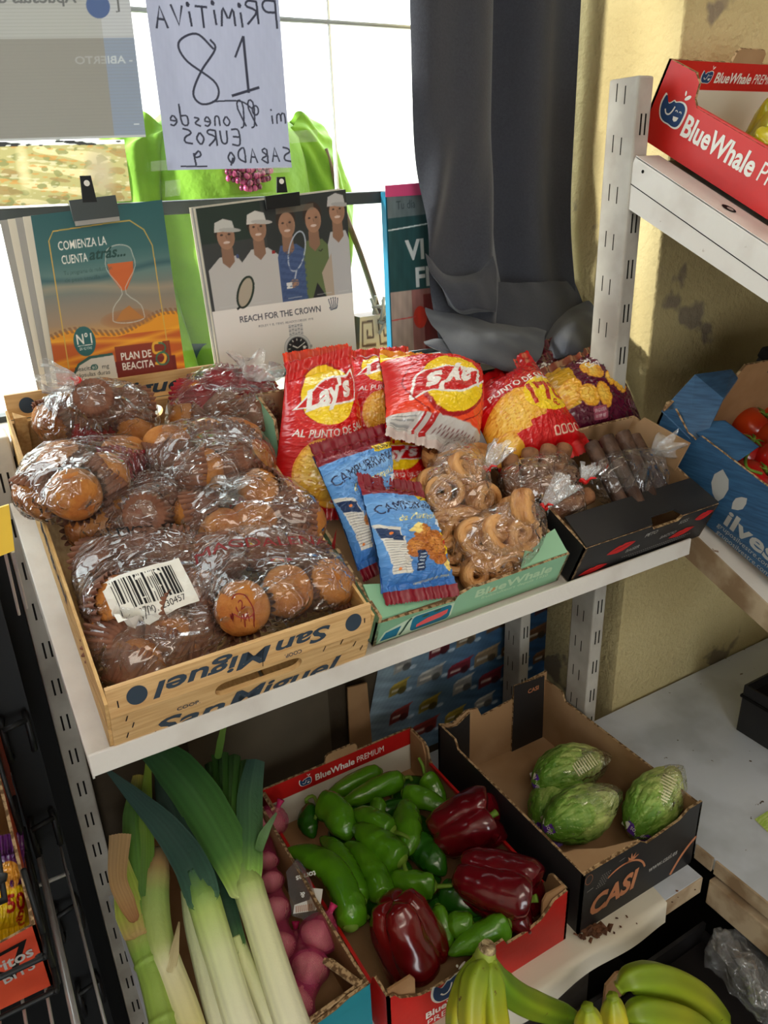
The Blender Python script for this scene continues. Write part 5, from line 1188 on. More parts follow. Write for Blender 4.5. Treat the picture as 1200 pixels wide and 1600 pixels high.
# dark hollow cloth between them, and the small tongue at the left
drape('hem_fold', [[Y_(745, 440, 1.075), Y_(820, 440, 1.06), Y_(880, 440, 1.06), Y_(930, 430, 1.07)],
    [Y_(740, 480, 1.06), Y_(820, 478, 1.03), Y_(880, 470, 1.03), Y_(940, 470, 1.05)],
    [Y_(745, 515, 1.045), Y_(820, 520, 1.00), Y_(885, 515, .995), Y_(945, 520, 1.02)],
    [Y_(760, 545, 1.03), Y_(825, 548, .98), Y_(885, 552, .965), Y_(945, 550, .99)]], 4)
drape('hem_fold', [[Y_(662, 534, .985), Y_(685, 530, .975), Y_(720, 540, .955)], [Y_(664, 540, .97), Y_(690, 544, .95), Y_(725, 552, .93)], [Y_(676, 546, .965), Y_(700, 554, .94), Y_(730, 560, .925)]], 5, 30, 20)

# ------------------------------------------------------------------ woman outside the window
def person():
    pz = 0.25; cx, cy = 0.598, 1.66
    t = thing('person', 'person in a bright green dress with a purple bead necklace standing outside the window', 'person', (cx, cy, pz))
    skin = pbr('skin', (.78, .58, .47), .55, .3, sss=.1)
    J = {'pelvis': (0, 0, .90), 'waist': (0, 0, 1.06), 'chest': (0, -.005, 1.27), 'neck': (0, .0, 1.40), 'chin': (0, -.012, 1.47), 'head': (0, -.018, 1.56), 'crown': (0, -.005, 1.655),
         'sl': (-.15, 0, 1.335), 'el': (-.200, -.02, 1.07), 'wl': (-.160, -.12, .84), 'hl': (-.120, -.16, .76), 'sr': (.15, 0, 1.335), 'er': (.200, -.02, 1.07), 'wr': (.160, -.12, .84), 'hr': (.120, -.16, .76),
         'ul': (-.09, 0, .86), 'kl': (-.095, -.005, .47), 'al': (-.095, .02, .08), 'tl': (-.10, -.12, .025), 'ur': (.09, 0, .86), 'kr': (.095, -.005, .47), 'ar': (.095, .02, .08), 'tr': (.10, -.12, .025)}
    R_ = {'pelvis': (.135, .09), 'waist': (.115, .08), 'chest': (.135, .09), 'neck': (.047, .047), 'chin': (.055, .06), 'head': (.075, .092), 'crown': (.04, .05), 'sl': (.05, .05), 'el': (.036, .036), 'wl': (.024, .024), 'hl': (.028, .018), 'sr': (.05, .05), 'er': (.036, .036), 'wr': (.024, .024), 'hr': (.028, .018), 'ul': (.08, .08), 'kl': (.052, .052), 'al': (.036, .036), 'tl': (.034, .02), 'ur': (.08, .08), 'kr': (.052, .052), 'ar': (.036, .036), 'tr': (.034, .02)}
    E_ = [('pelvis', 'waist'), ('waist', 'chest'), ('chest', 'neck'), ('neck', 'chin'), ('chin', 'head'), ('head', 'crown'), ('chest', 'sl'), ('sl', 'el'), ('el', 'wl'), ('wl', 'hl'), ('chest', 'sr'), ('sr', 'er'), ('er', 'wr'), ('wr', 'hr'), ('pelvis', 'ul'), ('ul', 'kl'), ('kl', 'al'), ('al', 'tl'), ('pelvis', 'ur'), ('ur', 'kr'), ('kr', 'ar'), ('ar', 'tr')]
    names = list(J); V = [J[n] for n in names]; rad = [R_[n] for n in names]; E2 = [(names.index(a), names.index(b)) for a, b in E_]
    for s, h in ((-1, 'hl'), (1, 'hr')):      # fingers and thumb
        hx, hy, hz = J[h]
        for k, (dx, ln) in enumerate(((-.018, .055), (-.006, .066), (.006, .070), (.018, .062))):
            i0 = len(V); V += [(hx + dx * .6, hy - .004, hz - .022), (hx + dx, hy - .010, hz - .022 - ln * .55), (hx + dx, hy - .004, hz - .022 - ln)]; rad += [(.009, .009), (.0085, .0085), (.007, .007)]
            E2 += [(names.index(h), i0), (i0, i0 + 1), (i0 + 1, i0 + 2)]
        i0 = len(V); V += [(hx - s * .026, hy - .016, hz + .004), (hx - s * .036, hy - .028, hz - .028)]; rad += [(.010, .010), (.008, .008)]; E2 += [(names.index(h), i0), (i0, i0 + 1)]
    me = bpy.data.meshes.new('body'); me.from_pydata(V, E2, []); o = bpy.data.objects.new('body', me); COL.objects.link(o); o.parent = t
    md = o.modifiers.new('skin', 'SKIN'); sv = me.skin_vertices[0].data
    for i, r in enumerate(rad): sv[i].radius = r
    sv[0].use_root = True
    s2 = o.modifiers.new('sub', 'SUBSURF'); s2.levels = 2; s2.render_levels = 2
    me.materials.append(skin)
    B = np.array([cx, cy, pz])
    mb = MB(); hc = B + np.array([0, -.02, 1.56])
    def blob(c, r, m=0, n=12):
        th = np.linspace(0, 2 * PI, n, endpoint=False); V_b = []
        for a in np.linspace(-PI / 2 + .05, PI / 2 - .05, n // 2 + 2): V_b.append(np.stack([c[0] + r[0] * np.cos(a) * np.cos(th), c[1] + r[1] * np.cos(a) * np.sin(th), c[2] + r[2] * math.sin(a) + 0 * th], 1))
        mb.add(np.concatenate(V_b), gridfaces(n, n // 2 + 2, wrap=True).tolist() + [list(range(n))[::-1], [n * (n // 2 + 1) + q for q in range(n)]], m)
    blob(hc + np.array([0, -.088, -.012]), (.013, .018, .022)); blob(hc + np.array([0, -.082, -.050]), (.024, .010, .007), 1)
    for s in (-1, 1): blob(hc + np.array([s * .030, -.074, .018]), (.013, .008, .007), 2); blob(hc + np.array([s * .030, -.080, .018]), (.006, .004, .006), 3); blob(hc + np.array([s * .076, .006, 0]), (.010, .018, .028))
    mb.build('face', [skin, pbr('lips', (.66, .30, .30), .5), M['i_white'], M['i_black']], t, True)
    th = np.linspace(0, 2 * PI, 40, endpoint=False); Vh = []
    for i, a in enumerate(np.linspace(-.9, PI / 2 - .03, 16)):
        r = np.cos(a); k = np.where((np.sin(th) < -.25) & (a < .55), .80, 1.0)
        Vh.append(np.stack([hc[0] + .088 * r ** .6 * k * np.cos(th), hc[1] + .012 + .100 * r ** .6 * k * np.sin(th), hc[2] + .02 + .095 * math.sin(a) + 0 * th], 1))
    mk('hair', np.concatenate(Vh), gridfaces(40, 16, wrap=True), pbr('dark_hair', (.20, .13, .09), .6, .3, bump=.4, bscale=120, bstretch=(6, 6, 1)), t, True)
    green = pbr('green_velour', (.47, .66, .15), .7, .3, c2=(.40, .59, .10), vscale=9, bump=.2, bscale=60); green.node_tree.nodes['Principled BSDF'].inputs['Sheen Weight'].default_value = .3
    prof = [(1.40, .075, .065), (1.375, .125, .085), (1.33, .178, .105), (1.24, .185, .120), (1.12, .180, .125), (1.0, .185, .130), (.92, .195, .135), (.86, .20, .14)]
    n = 72; th = np.linspace(0, 2 * PI, n, endpoint=False); Vd = []
    P_ = spline([(z, a, b) for z, a, b in prof], 40)
    for z, a, b in P_:
        f = 1 + .03 * np.sin(9 * th + z * 7) * np.clip((1.25 - z) / .3, 0, 1) + .012 * np.sin(17 * th + z * 30)
        Vd.append(np.stack([cx + a * f * np.cos(th), cy + b * f * np.sin(th), pz + z - .03 * np.clip(np.cos(th), 0, 1) * (z < .9) + 0 * th], 1))
    mk('dress', np.concatenate(Vd), gridfaces(n, 40, wrap=True, flip=True), green, t, True)
    for s in (-1, 1):
        P_ = spline([(s * .13, 0, 1.36), (s * .178, 0, 1.30), (s * .205, -.005, 1.18), (s * .195, -.02, 1.06), (s * .175, -.07, .89)], 34); Vs = []
        for i, c in enumerate(P_):
            tt = i / 33; r = .056 + .016 * math.sin(PI * min(tt * 1.1, 1)); f = r * (1 + .10 * np.sin(6 * th + 9 * tt) * tt + .06 * np.sin(11 * th - 14 * tt))
            Vs.append(np.stack([cx + c[0] + f * np.cos(th), cy + c[1] + f * np.sin(th), pz + c[2] + .02 * s * np.cos(th) + .008 * np.sin(5 * th + 20 * tt)], 1))
        mk('sleeve', np.concatenate(Vs), gridfaces(n, 34, wrap=True), green, t, True)
    tro = pbr('dark_teal_trousers', (.16, .27, .30), .8, .2, bump=.2, bscale=80)
    for s in (-1, 1):
        mb2 = MB().tube([B + np.array(q) for q in ((s * .09, 0, .95), (s * .095, 0, .70), (s * .098, 0, .47), (s * .098, .015, .12))], [.105, .088, .070, .058], 24); mb2.build('trouser_leg', tro, t, True)
    rn = random.Random(5); mb = MB()
    for k in range(30):
        x0 = (k - 14.5) / 14.5 * .048; ln = .050 * (1 - .5 * abs(k - 14.5) / 14.5) + rn.uniform(-.006, .008); zt = 1.272 - .0 + .010 * abs(k - 14.5) / 14.5
        for q in range(max(2, int(ln / .011))): blob(B + np.array([x0 + rn.uniform(-.003, .003), -.128 - rn.uniform(0, .010), zt - q * .011]), (.0052, .0052, .0058), k % 2, 6)
    mb.build('necklace', [pbr('purple_beads', (.42, .08, .26), .2, .7), pbr('pink_beads', (.72, .26, .48), .2, .7)], t, True)
    mb = MB(); mb.tube([B + np.array(q) for q in ((.06, -.09, 1.33), (.052, -.118, 1.29))], .003, 6).tube([B + np.array(q) for q in ((-.06, -.09, 1.33), (-.052, -.118, 1.29))], .003, 6); mb.build('necklace_cord', M['i_dred'], t)
    # handbag hanging at her right-hand side of the picture
    h = thing('handbag', 'cream handbag with key-pattern print on a brown strap beside the green dress', 'handbag', (.89, 1.56, .98))
    cv = Canvas(1, 1, 90, (.80, .74, .64)); 
    for i in range(3):
        for j in range(3):
            x0, y0 = .06 + .32 * i, .06 + .32 * j
            cv.paint(S_stroke([(x0 + .24, y0), (x0, y0), (x0, y0 + .24), (x0 + .20, y0 + .24), (x0 + .20, y0 + .08), (x0 + .09, y0 + .08), (x0 + .09, y0 + .16)], .036), (.36, .26, .20))
    c = [np.array(q) for q in ((.835, 1.545, 1.215), (.955, 1.545, 1.215), (.975, 1.535, 1.0), (.815, 1.535, 1.0))]
    printed('front_panel', c, cv, M['print'], h, bend=lambda u_, v_: .012 * np.sin(PI * u_) * np.sin(PI * v_))
    mb = MB(); d = np.array([0, .055, 0]); mb.add(np.array(c + [q + d for q in c]), [(7, 6, 5, 4)[::-1], (0, 4, 5, 1), (1, 5, 6, 2), (2, 6, 7, 3), (3, 7, 4, 0)]); mb.build('bag_body', pbr('bag_leather', (.42, .30, .22), .5), h)
    MB().tube(spline([(.800, 1.60, 1.56), (.825, 1.585, 1.45), (.86, 1.57, 1.34), (.900, 1.57, 1.215)], 20), .011, 8, flat=.4).build('strap', pbr('strap_leather', (.46, .36, .28), .5), h, True)
    mb = MB(); rn = random.Random(8)
    for k in range(14): mb.tube([(.90 + rn.uniform(-.04, .04), 1.535 + rn.uniform(-.01, .0), 1.215 + rn.uniform(-.02, .03)), (.90 + rn.uniform(-.05, .05), 1.53, 1.225 + rn.uniform(-.05, .04))], .004, 6)
    mb.build('charm', M['i_grey'], h, True)
person()
# ------------------------------------------------------------------ crisps and biscuits in foil bags
M['foil_print'] = pbr('glossy_printed_foil', (1, 1, 1), 0.27, 0.55, attr=True, coat=0.5, bump=0.06, bscale=40, bdet=2)
def pillow(name, label, cat, c, thick, cv, back, group=None, seal=.055, crump=.0022, seed=0, face=0.7, part='printed_front', sealcol=None, mat=None, pleat=.0024):
    """filled bag on four corners (TL, TR, BR, BL): swollen printed front, plain back, crimped seals"""
    mat = mat or M['foil_print']
    c = [np.asarray(q, float) for q in c]; a = cv.grid(); H, Wd = a.shape[:2]
    Ug, Vg = np.meshgrid(np.linspace(0, 1, Wd), np.linspace(0, 1, H)); u, v = Ug.ravel(), Vg.ravel()
    n = nrm(np.cross(c[1] - c[0], c[0] - c[3]))
    if n @ (CAM - c[0]) < 0: n = -n
    base = np.mean(c, 0); t = thing(name, label, cat, (base[0], base[1], min(q[2] for q in c)), group)
    def prof(u, v):
        w = np.clip((v - seal) / (1 - 2 * seal), 0, 1)
        return thick * (np.clip(4 * u * (1 - u), 0, 1) ** .62) * (np.clip(4 * w * (1 - w), 0, 1) ** .50)
    Q = np.stack([u * 1.0 + seed, v * 1.3, 0 * u + .37 * seed], 1)
    cr = wav(Q, 9, seed) * .8 + (ridge(Q, 13, seed + 1) ** 4 - .3) + .5 * (ridge(Q, 26, seed + 2) ** 4 - .3)
    e = prof(u, v) / max(thick, 1e-6)
    near = np.exp(-np.minimum(v, 1 - v) / .10); pl = pleat * np.sin(u * 46 + seed + 2 * np.sin(u * 9)) * near
    P0 = quad(c, u, v); P0 = P0 + ((.5 - u) * .05 * np.sin(PI * v))[:, None] * (c[1] - c[0])
    F_ = P0 + (prof(u, v) * face + cr * crump * (.35 + .65 * e) + pl)[:, None] * n
    nu2, nv2 = 110, 50; Ub, Vb = np.meshgrid(np.linspace(0, 1, nu2), np.linspace(0, 1, nv2)); ub, vb = Ub.ravel(), Vb.ravel()
    P1 = quad(c, ub, vb); P1 = P1 + ((.5 - ub) * .05 * np.sin(PI * vb))[:, None] * (c[1] - c[0]); nb_ = np.exp(-np.minimum(vb, 1 - vb) / .10); B_ = P1 + (pleat * np.sin(ub * 46 + seed + 2 * np.sin(ub * 9)) * nb_ - prof(ub, vb) * (1 - face) - .0012 - .002 * nb_)[:, None] * n
    flip = np.cross(c[1] - c[0], c[0] - c[3]) @ n < 0
    mk(part, F_, gridfaces(Wd, H, flip=flip), mat, t, True, col=a.reshape(-1, 3))
    mk('plain_back', B_, gridfaces(nu2, nv2, flip=not flip), mat, t, True, col=np.tile(np.array(back), (len(B_), 1)))
    # crimped seal strips with a toothed edge
    for top in (1, 0):
        m = 61; uu = np.linspace(0, 1, m); e0 = quad(c, uu, np.full(m, float(top))); d = nrm(c[0] - c[3]) * (1 if top else -1)
        zig = np.where(np.arange(m) % 2 == 0, .0, .0018); rows = []
        for r in range(4): rows.append(e0 + d * (.0045 * r) + n[None] * (.0007 * (-1) ** r + pleat * np.sin(uu * 46 + seed + 2 * np.sin(uu * 9))[:, None] * (1 - r * .12)) + (d[None] * zig[:, None] if r == 3 else 0))
        cc = sealcol if sealcol is not None else (a[-2].mean(0) if top else a[1].mean(0))
        mk('crimped_seal', np.concatenate(rows), gridfaces(m, 4, flip=flip if top else not flip), mat, t, True, col=np.tile(np.array(cc), (4 * m, 1)))
    return t
RED = (.80, .07, .09); YEL = (.98, .83, .10); WHT = (.95, .94, .92)
def crisp(cv, cx, cy, rx, ry, rot, k):
    cv.paint(S_ell(cx, cy, rx, ry, rot), (.93, .68, .20)); cv.soft(cx - rx * .15, cy + ry * .1, rx * .8, ry * .75, (.98, .82, .38), .8, .7, math.radians(0))
    P = np.stack([cv.X.ravel(), cv.Y.ravel(), 0 * cv.X.ravel()], 1); sp = wav(P, 40, k).reshape(cv.X.shape)
    cv.where(cv.mask(S_ell(cx, cy, rx, ry, rot)) & (sp > .55), (.84, .54, .14), .7)
    cv.paint(S_ring(cx, cy, rx * .96, ry * .96, .008, rot), (.82, .52, .14), .7)
def lays_logo(cv, cx, cy, s, rot=0, red=RED):
    def X_(q): return xf(q, s, s, rot, cx, cy)
    cv.paint(X_(S_ell(0, .02, .52, .44)), tuple(.85 * np.array(red))); cv.paint(X_(S_ell(0, .0, .49, .42)), YEL)
    cv.soft(cx, cy + s * .1, s * .3, s * .2, (1, .92, .45), .6)
    cv.paint(X_(S_poly(spline([(-.62, -.12), (-.30, .10), (.0, .22), (.42, .20), (.60, .26), (.58, .02), (.50, -.14), (.2, -.17), (-.25, -.16), (-.62, -.12)], 60))), WHT)
    cv.paint(X_(S_poly(spline([(-.56, -.11), (-.28, .08), (.0, .19), (.42, .17), (.57, .22), (.55, .02), (.48, -.115), (.2, -.145), (-.25, -.135), (-.56, -.11)], 60))), red)
    cv.paint(xf(S_text("Lay's", 0, 0, .27, shear=.28, bold=.055, wid=.86), s, s, rot + 8, cx + 0.02 * s, cy + .02 * s), WHT)
def lays_canvas(nx=190, price=False, logo_y=1.02, logo_rot=0):
    cv = Canvas(1.0, 1.32, nx, RED); X, Y = cv.X, cv.Y
    cv.soft(.5, 1.0, .6, .5, (.88, .10, .10), .8); cv.where((Y < .62) & (Y > .0), (.70, .04, .07), .35)
    cv.where(cv.mask(S_ring(.5, logo_y, .43, .37, .010)), (.92, .25, .2), .6)
    crisp(cv, .36, .34, .24, .28, 15, 1); crisp(cv, .74, .42, .18, .20, -20, 2); crisp(cv, .60, .14, .2, .13, 5, 3)
    lays_logo(cv, .50, logo_y, .70, logo_rot)
    cv.paint(S_text('AL PUNTO DE SAL', .50, .655, .070, bold=.02, wid=.84, arc=-1.3), WHT)
    if price: cv.paint(S_ell(.80, .36, .20, .19), YEL); cv.paint(S_text("1'70", .80, .38, .15, bold=.04, wid=.30), RED); cv.paint(S_text('€', .90, .27, .06), RED)
    for k in range(4): cv.paint(S_rr(.56 + .08 * k, .045, .62 + .08 * k, .105, .02), (.93, .86, .72)); cv.paint(S_rr(.57 + .08 * k, .055, .61 + .08 * k, .095, .015), (.75, .2, .15))
    return cv
Yp = lambda px, py, y: at(px, py, 'y', y)
Th = lambda px, py, h: T.at(px, py, h)
pillow('crisp_bag', 'red salted crisp bag lying at the back left behind the front crisp bag', 'crisp bag', [Yp(444, 566, .985), Yp(546, 550, .985), Yp(566, 650, .93), Yp(462, 660, .93)], .030, lays_canvas(80), RED, 'red crisp bags', seed=4)
pillow('crisp_bag', 'red salted crisp bag standing upright next to the muffins, yellow round emblem facing out', 'crisp bag', [Yp(446, 586, .905), Yp(549, 556, .915), Th(586, 792, .03), Th(420, 800, .035)], .055, lays_canvas(200), RED, 'red crisp bags', seed=1)
pillow('crisp_bag', 'red salted crisp bag squeezed upright between the front bag and the upside-down bag', 'crisp bag', [Yp(540, 560, .955), Yp(640, 552, .955), Yp(660, 690, .86), Yp(548, 690, .86)], .040, lays_canvas(160), RED, 'red crisp bags', seed=2)
pillow('crisp_bag', 'red crisp bag at the bottom behind the blue biscuit bags', 'crisp bag', [Yp(540, 690, .86), Yp(668, 684, .86), Th(672, 815, .03), Th(570, 820, .03)], .03, lays_canvas(60), RED, 'red crisp bags', seed=5)
def upside():
    cv = Canvas(1.0, .92, 230, (.86, .10, .08)); X, Y = cv.X, cv.Y
    cv.where(np.clip((Y - .40) / .5, 0, 1), (.95, .26, .10), .9); cv.soft(.45, .75, .6, .3, (.98, .36, .14), .6)
    crisp(cv, .26, .06, .17, .11, 10, 3); cv.paint(S_poly([(.6, .0), (1, .0), (1, .10), (.82, .12), (.7, .05)]), YEL)
    lays_logo(cv, .50, .50, .66, 6, RED); cv.paint(S_ring(.50, .50, .43, .33, .008), (.6, .05, .05))
    cv.where(Y > .80, (.80, .78, .76)); cv.where((Y > .80) & (X > .60) & (X < .66), (.72, .10, .10)); cv.where((Y > .80) & (X > .715) & (X < .74), (.72, .10, .10))
    for k in range(22): cv.paint(S_rect(.03 + .024 * k, .845 + .012 * (k % 2), .046 + .024 * k, .856 + .012 * (k % 2)), (.45, .25, .25), .7)
    for k in range(4): cv.paint(S_rect(.78, .82 + .022 * k, .97, .828 + .022 * k), (.5, .5, .5), .7)
    return cv
pillow('crisp_bag', 'large orange-red crisp bag lying upside down on top of the others', 'crisp bag', [Yp(748, 708, .795), Yp(603, 668, .800), Yp(592, 556, .93), Yp(752, 568, .93)], .085, upside(), (.8, .1, .1), 'red crisp bags', seed=6, crump=.003)
def price_bag():
    cv = Canvas(1.0, 1.25, 200, RED); X, Y = cv.X, cv.Y
    cv.where(Y > .80, (.74, .07, .09)); 
    crisp(cv, .30, .50, .34, .30, 20, 1); crisp(cv, .12, .22, .18, .16, 0, 2); cv.where((Y < .30) & (X > .34 - Y * .4), RED)
    cv.paint(S_ell(.74, .62, .29, .24), YEL); cv.paint(S_text("1'70", .74, .65, .25, bold=.05, wid=.44), (.75, .15, .08)); cv.paint(S_text('€', .78, .47, .09, bold=.02), (.75, .15, .08)); cv.where((X > .4) & (Y < .36) & (Y < .42 - .1 * X), RED)
    cv.paint(S_text('AL PUNTO DE SAL', .44, .88, .085, bold=.025, wid=.95), WHT)
    for k in range(4): cv.paint(S_rr(.62 + .085 * k, .13, .69 + .085 * k, .22, .02), (.93, .80, .70)); cv.paint(S_rr(.633 + .085 * k, .143, .677 + .085 * k, .207, .015), RED)
    return cv
pillow('crisp_bag', "red crisp bag with a yellow 1'70 price disc, under the curtain hem", 'crisp bag', [Yp(722, 620, .885), Yp(830, 556, .905), Yp(922, 690, .775), Yp(782, 742, .765)], .060, price_bag(), RED, 'red crisp bags', seed=3)
def farm_bag():
    cv = Canvas(1.0, .90, 200, (.36, .06, .17)); X, Y = cv.X, cv.Y
    cv.where((X < .30 - .18 * (.9 - Y)) & (Y > .30), (.80, .60, .10)); cv.where(np.clip(1 - Y / .3, 0, 1), (.24, .03, .12), .7)
    for k, (a, b, r, s, o) in enumerate(((.13, .48, .12, .17, -30), (.30, .36, .10, .13, 25), (.47, .33, .08, .13, 5), (.74, .44, .11, .11, -30), (.46, .62, .10, .14, 40), (.62, .48, .06, .08, -30))): crisp(cv, a, b, r, s, o, k)
    cv.paint(S_ell(.86, .66, .17, .20, 15), YEL); cv.paint(S_text("Lay's", .52, .80, .10, shear=.25, bold=.03, wid=.22, rot=4), WHT); cv.paint(S_text('Campesinas', .60, .70, .085, shear=.2, bold=.02, wid=.36, rot=4), WHT)
    cv.paint(S_rr(.30, .12, .46, .23, .02), (.62, .30, .38)); cv.paint(S_text('SIN GLUTEN', .38, .195, .03, wid=.13), WHT); cv.paint(S_text('GLUTEN FREE', .38, .15, .025, wid=.12), WHT)
    for k in range(4): cv.paint(S_ring(.80 + .045 * k, .24, .018, .035, .006), (.75, .62, .66))
    cv.paint(S_stroke([(.28, .08), (.62, .10)], .008), (.8, .7, .7), .7)
    return cv
pillow('crisp_bag', 'wine purple crisp bag with golden wavy crisps at the right by the tall post', 'crisp bag', [Yp(842, 590, .885), Yp(950, 540, .900), Yp(1012, 680, .800), Yp(884, 690, .790)], .060, farm_bag(), (.36, .06, .17), None, seed=7)
def dark_bag():
    cv = Canvas(1.0, 1.0, 70, (.30, .05, .10)); cv.paint(S_text("Lay's", .5, .6, .22, bold=.03, shear=.2, rot=-30), WHT); cv.where(cv.Y < .3, (.75, .5, .12)); return cv
pillow('crisp_bag', 'dark red crisp bag peeping out beneath the curtain hem', 'crisp bag', [Yp(800, 566, .955), Yp(874, 536, .955), Yp(905, 610, .90), Yp(828, 640, .90)], .030, dark_bag(), (.3, .05, .1), None, seed=8)

def cookie(cv, cx, cy, r, k, sy=1.0):
    cv.paint(S_ell(cx, cy, r, r * sy), (.74, .44, .17)); cv.soft(cx - r * .15, cy + r * .2, r * .8, r * .7 * sy, (.88, .62, .30), .9, .8)
    P = np.stack([cv.X.ravel(), cv.Y.ravel(), 0 * cv.X.ravel()], 1); sp = np.abs(wav(P, 34, k)).reshape(cv.X.shape)
    cv.where(cv.mask(S_ell(cx, cy, r, r * sy)) & (sp < .13), (.55, .28, .09), .8)
def biscuit_bag(price):
    cv = Canvas(1.0, 1.62, 230, (.36, .58, .82)); X, Y = cv.X, cv.Y
    cv.where(np.clip((.55 - Y) / .5, 0, 1), (.20, .42, .70), .8); cv.soft(.55, 1.0, .5, .35, (.52, .70, .88), .7)
    cv.where(Y > 1.50, (.50, .06, .14)); cv.where((Y > 1.44) & (Y < 1.50 + .06 * np.sin(X * 3)), (.50, .06, .14))
    cv.paint(S_rect(.66, 1.38, 1.0, 1.49), (.93, .80, .12)); cv.paint(S_text('NUEVAS', .84, 1.435, .07, bold=.02, wid=.30), (.20, .20, .20)); cv.paint(S_text('NUEVAS', .30, 1.52, .05, wid=.30), (.85, .6, .6))
    cv.soft(.5, 1.24, .60, .14, (.60, .76, .92), .8); cv.paint(S_text('CAMPURRIANAS', .51, 1.235, .150, rot=8, wid=.95), (.10, .12, .27))
    cv.paint(S_text('de Mantequilla', .56, 1.04, .095, shear=.35, wid=.70, rot=8), (.98, .90, .55)) 
    cv.paint(S_poly([(.0, .98), (.20, .86), (.32, .20), (.10, .22)]), (.86, .84, .80)); cv.where(cv.mask(S_poly([(.01, .92), (.20, .82), (.22, .66), (.03, .76)])), (.10, .20, .36))
    for k in range(13): cv.paint(S_stroke([(.05 + .004 * k, .72 - .038 * k), (.22 + .008 * k, .66 - .034 * k)], .007), (.40, .40, .42), .8)
    for q in ((.12, .80), (.16, .28)): cv.paint(S_ell(q[0], q[1], .02, .02), (.9, .5, .2))
    cookie(cv, .50, .74, .16, 1, .9); cv.paint(S_poly([(.30, .80), (.42, .92), (.50, .84), (.38, .72)]), (.97, .88, .55)); cookie(cv, .70, .55, .235, 2, 1.15); cv.paint(S_poly([(.80, .30), (.90, .38), (.97, .32), (.94, .20), (.84, .20)]), (.97, .86, .50)); cookie(cv, .36, .55, .12, 3, 1.2)
    cv.paint(S_rr(.36, .22, .47, .50, .02), (.08, .18, .34)); 
    for k in range(5): cv.paint(S_rect(.375, .25 + .045 * k, .455, .27 + .045 * k), (.85, .88, .9), .8)
    cv.paint(S_poly([(.78, 1.0), (.97, 1.02), (.93, .82), (.82, .82)]), (.90, .93, .97)); cv.paint(S_text('campurrianas de mantequilla', .68, .12, .04, rot=8, wid=.5), (.9, .8, .5))
    if price: cv.paint(S_poly([(.84, .78), (1, .86), (1, .50), (.90, .46)]), YEL); cv.paint(S_text("1'", .95, .68, .17, bold=.04, rot=10), (.78, .12, .10))
    return cv
M['matt_foil'] = pbr('satin_printed_foil', (1, 1, 1), 0.36, 0.5, attr=True, bump=0.10, bscale=40, bdet=2)
pillow('biscuit_bag', 'blue biscuit bag standing behind its twin, next to the red crisps', 'biscuit bag', [Yp(488, 712, .795), Yp(611, 676, .815), Th(622, 862, .055), Th(560, 892, .045)], .042, biscuit_bag(False), (.2, .4, .7), 'blue butter biscuit bags', seed=2, sealcol=(.50, .06, .14), crump=.004, mat=M['matt_foil'])
pillow('biscuit_bag', 'blue biscuit bag with yellow price corner, leaning at the green box\'s front edge', 'biscuit bag', [Yp(562, 756, .735), Yp(660, 770, .745), Th(712, 912, .058), Th(600, 926, .060)], .046, biscuit_bag(True), (.2, .4, .7), 'blue butter biscuit bags', seed=5, sealcol=(.50, .06, .14), crump=.004, mat=M['matt_foil'])

# ------------------------------------------------------------------ pastries and wafer rolls in film
M['pastry'] = pbr('glazed_puff_pastry', (.84, .62, .38), .42, .45, c2=(.64, .40, .19), vscale=30, vlo=.4, vhi=.66, bump=.5, bscale=120, stretch=(1, 1, 3), coat=.2)
M['wafer'] = pbr('brown_wafer', (.56, .38, .25), .6, .35, c2=(.42, .26, .16), vscale=45, bump=.3, bscale=160)
M['cocoa'] = pbr('dark_cocoa_wafer', (.36, .26, .20), .5, .4, c2=(.24, .16, .12), vscale=40, bump=.3, bscale=140)
def palmier_mesh():
    mb = MB()
    for s in (-1, 1):
        pts = []
        for i in range(46):
            t_ = i / 45; a = t_ * 4.1 * PI; r = .0235 * (1 - .78 * t_)
            pts.append((s * (.0235 - r * math.cos(a)), .012 + r * math.sin(a) * 1.15 - .012 * (1 - t_), .0015 * math.sin(a * 2)))
        pts = [(0, -.040, 0), (s * .004, -.024, 0)] + pts
        mb.tube(pts, [.0058] * len(pts), 8, flat=2.2, up=(0, 0, 1))
    me = mb.build('pastry_tmp', M['pastry']); d = me.data; bpy.data.objects.remove(me); d.polygons.foreach_set('use_smooth', np.ones(len(d.polygons), bool)); d.name = 'pastry'
    c = np.array([v.co[:] for v in d.vertices]); c -= c.mean(0); d.vertices.foreach_set('co', c.astype(np.float32).ravel()); return d
def roll_mesh(mat, r=.0125, L=.075):
    th = np.linspace(0, 2.3 * 2 * PI, 80); prof = []
    for k, t_ in enumerate(th): prof.append((r * (1 - .16 * k / 80 * 2) * math.cos(t_), r * (1 - .16 * k / 80 * 2) * math.sin(t_)))
    V = []; n = len(prof)
    for z in np.linspace(-L / 2, L / 2, 9): V += [(a * (1 + .02 * math.sin(z * 300)), b, z) for a, b in prof]
    F = [list(f) for f in gridfaces(n, 9)]
    me = bpy.data.meshes.new('wafer_roll'); me.from_pydata(V, [], F); me.materials.append(mat); me.polygons.foreach_set('use_smooth', np.ones(len(me.polygons), bool)); me.update()
    return me
PAL = palmier_mesh(); ROLL = roll_mesh(M['wafer']); ROLLD = roll_mesh(M['cocoa'], .0115, .11)
def lone(name, me, mat4, label, cat, group):
    o = bpy.data.objects.new(name, me); COL.objects.link(o); o.matrix_world = mat4; return setp(o, label, cat, group)
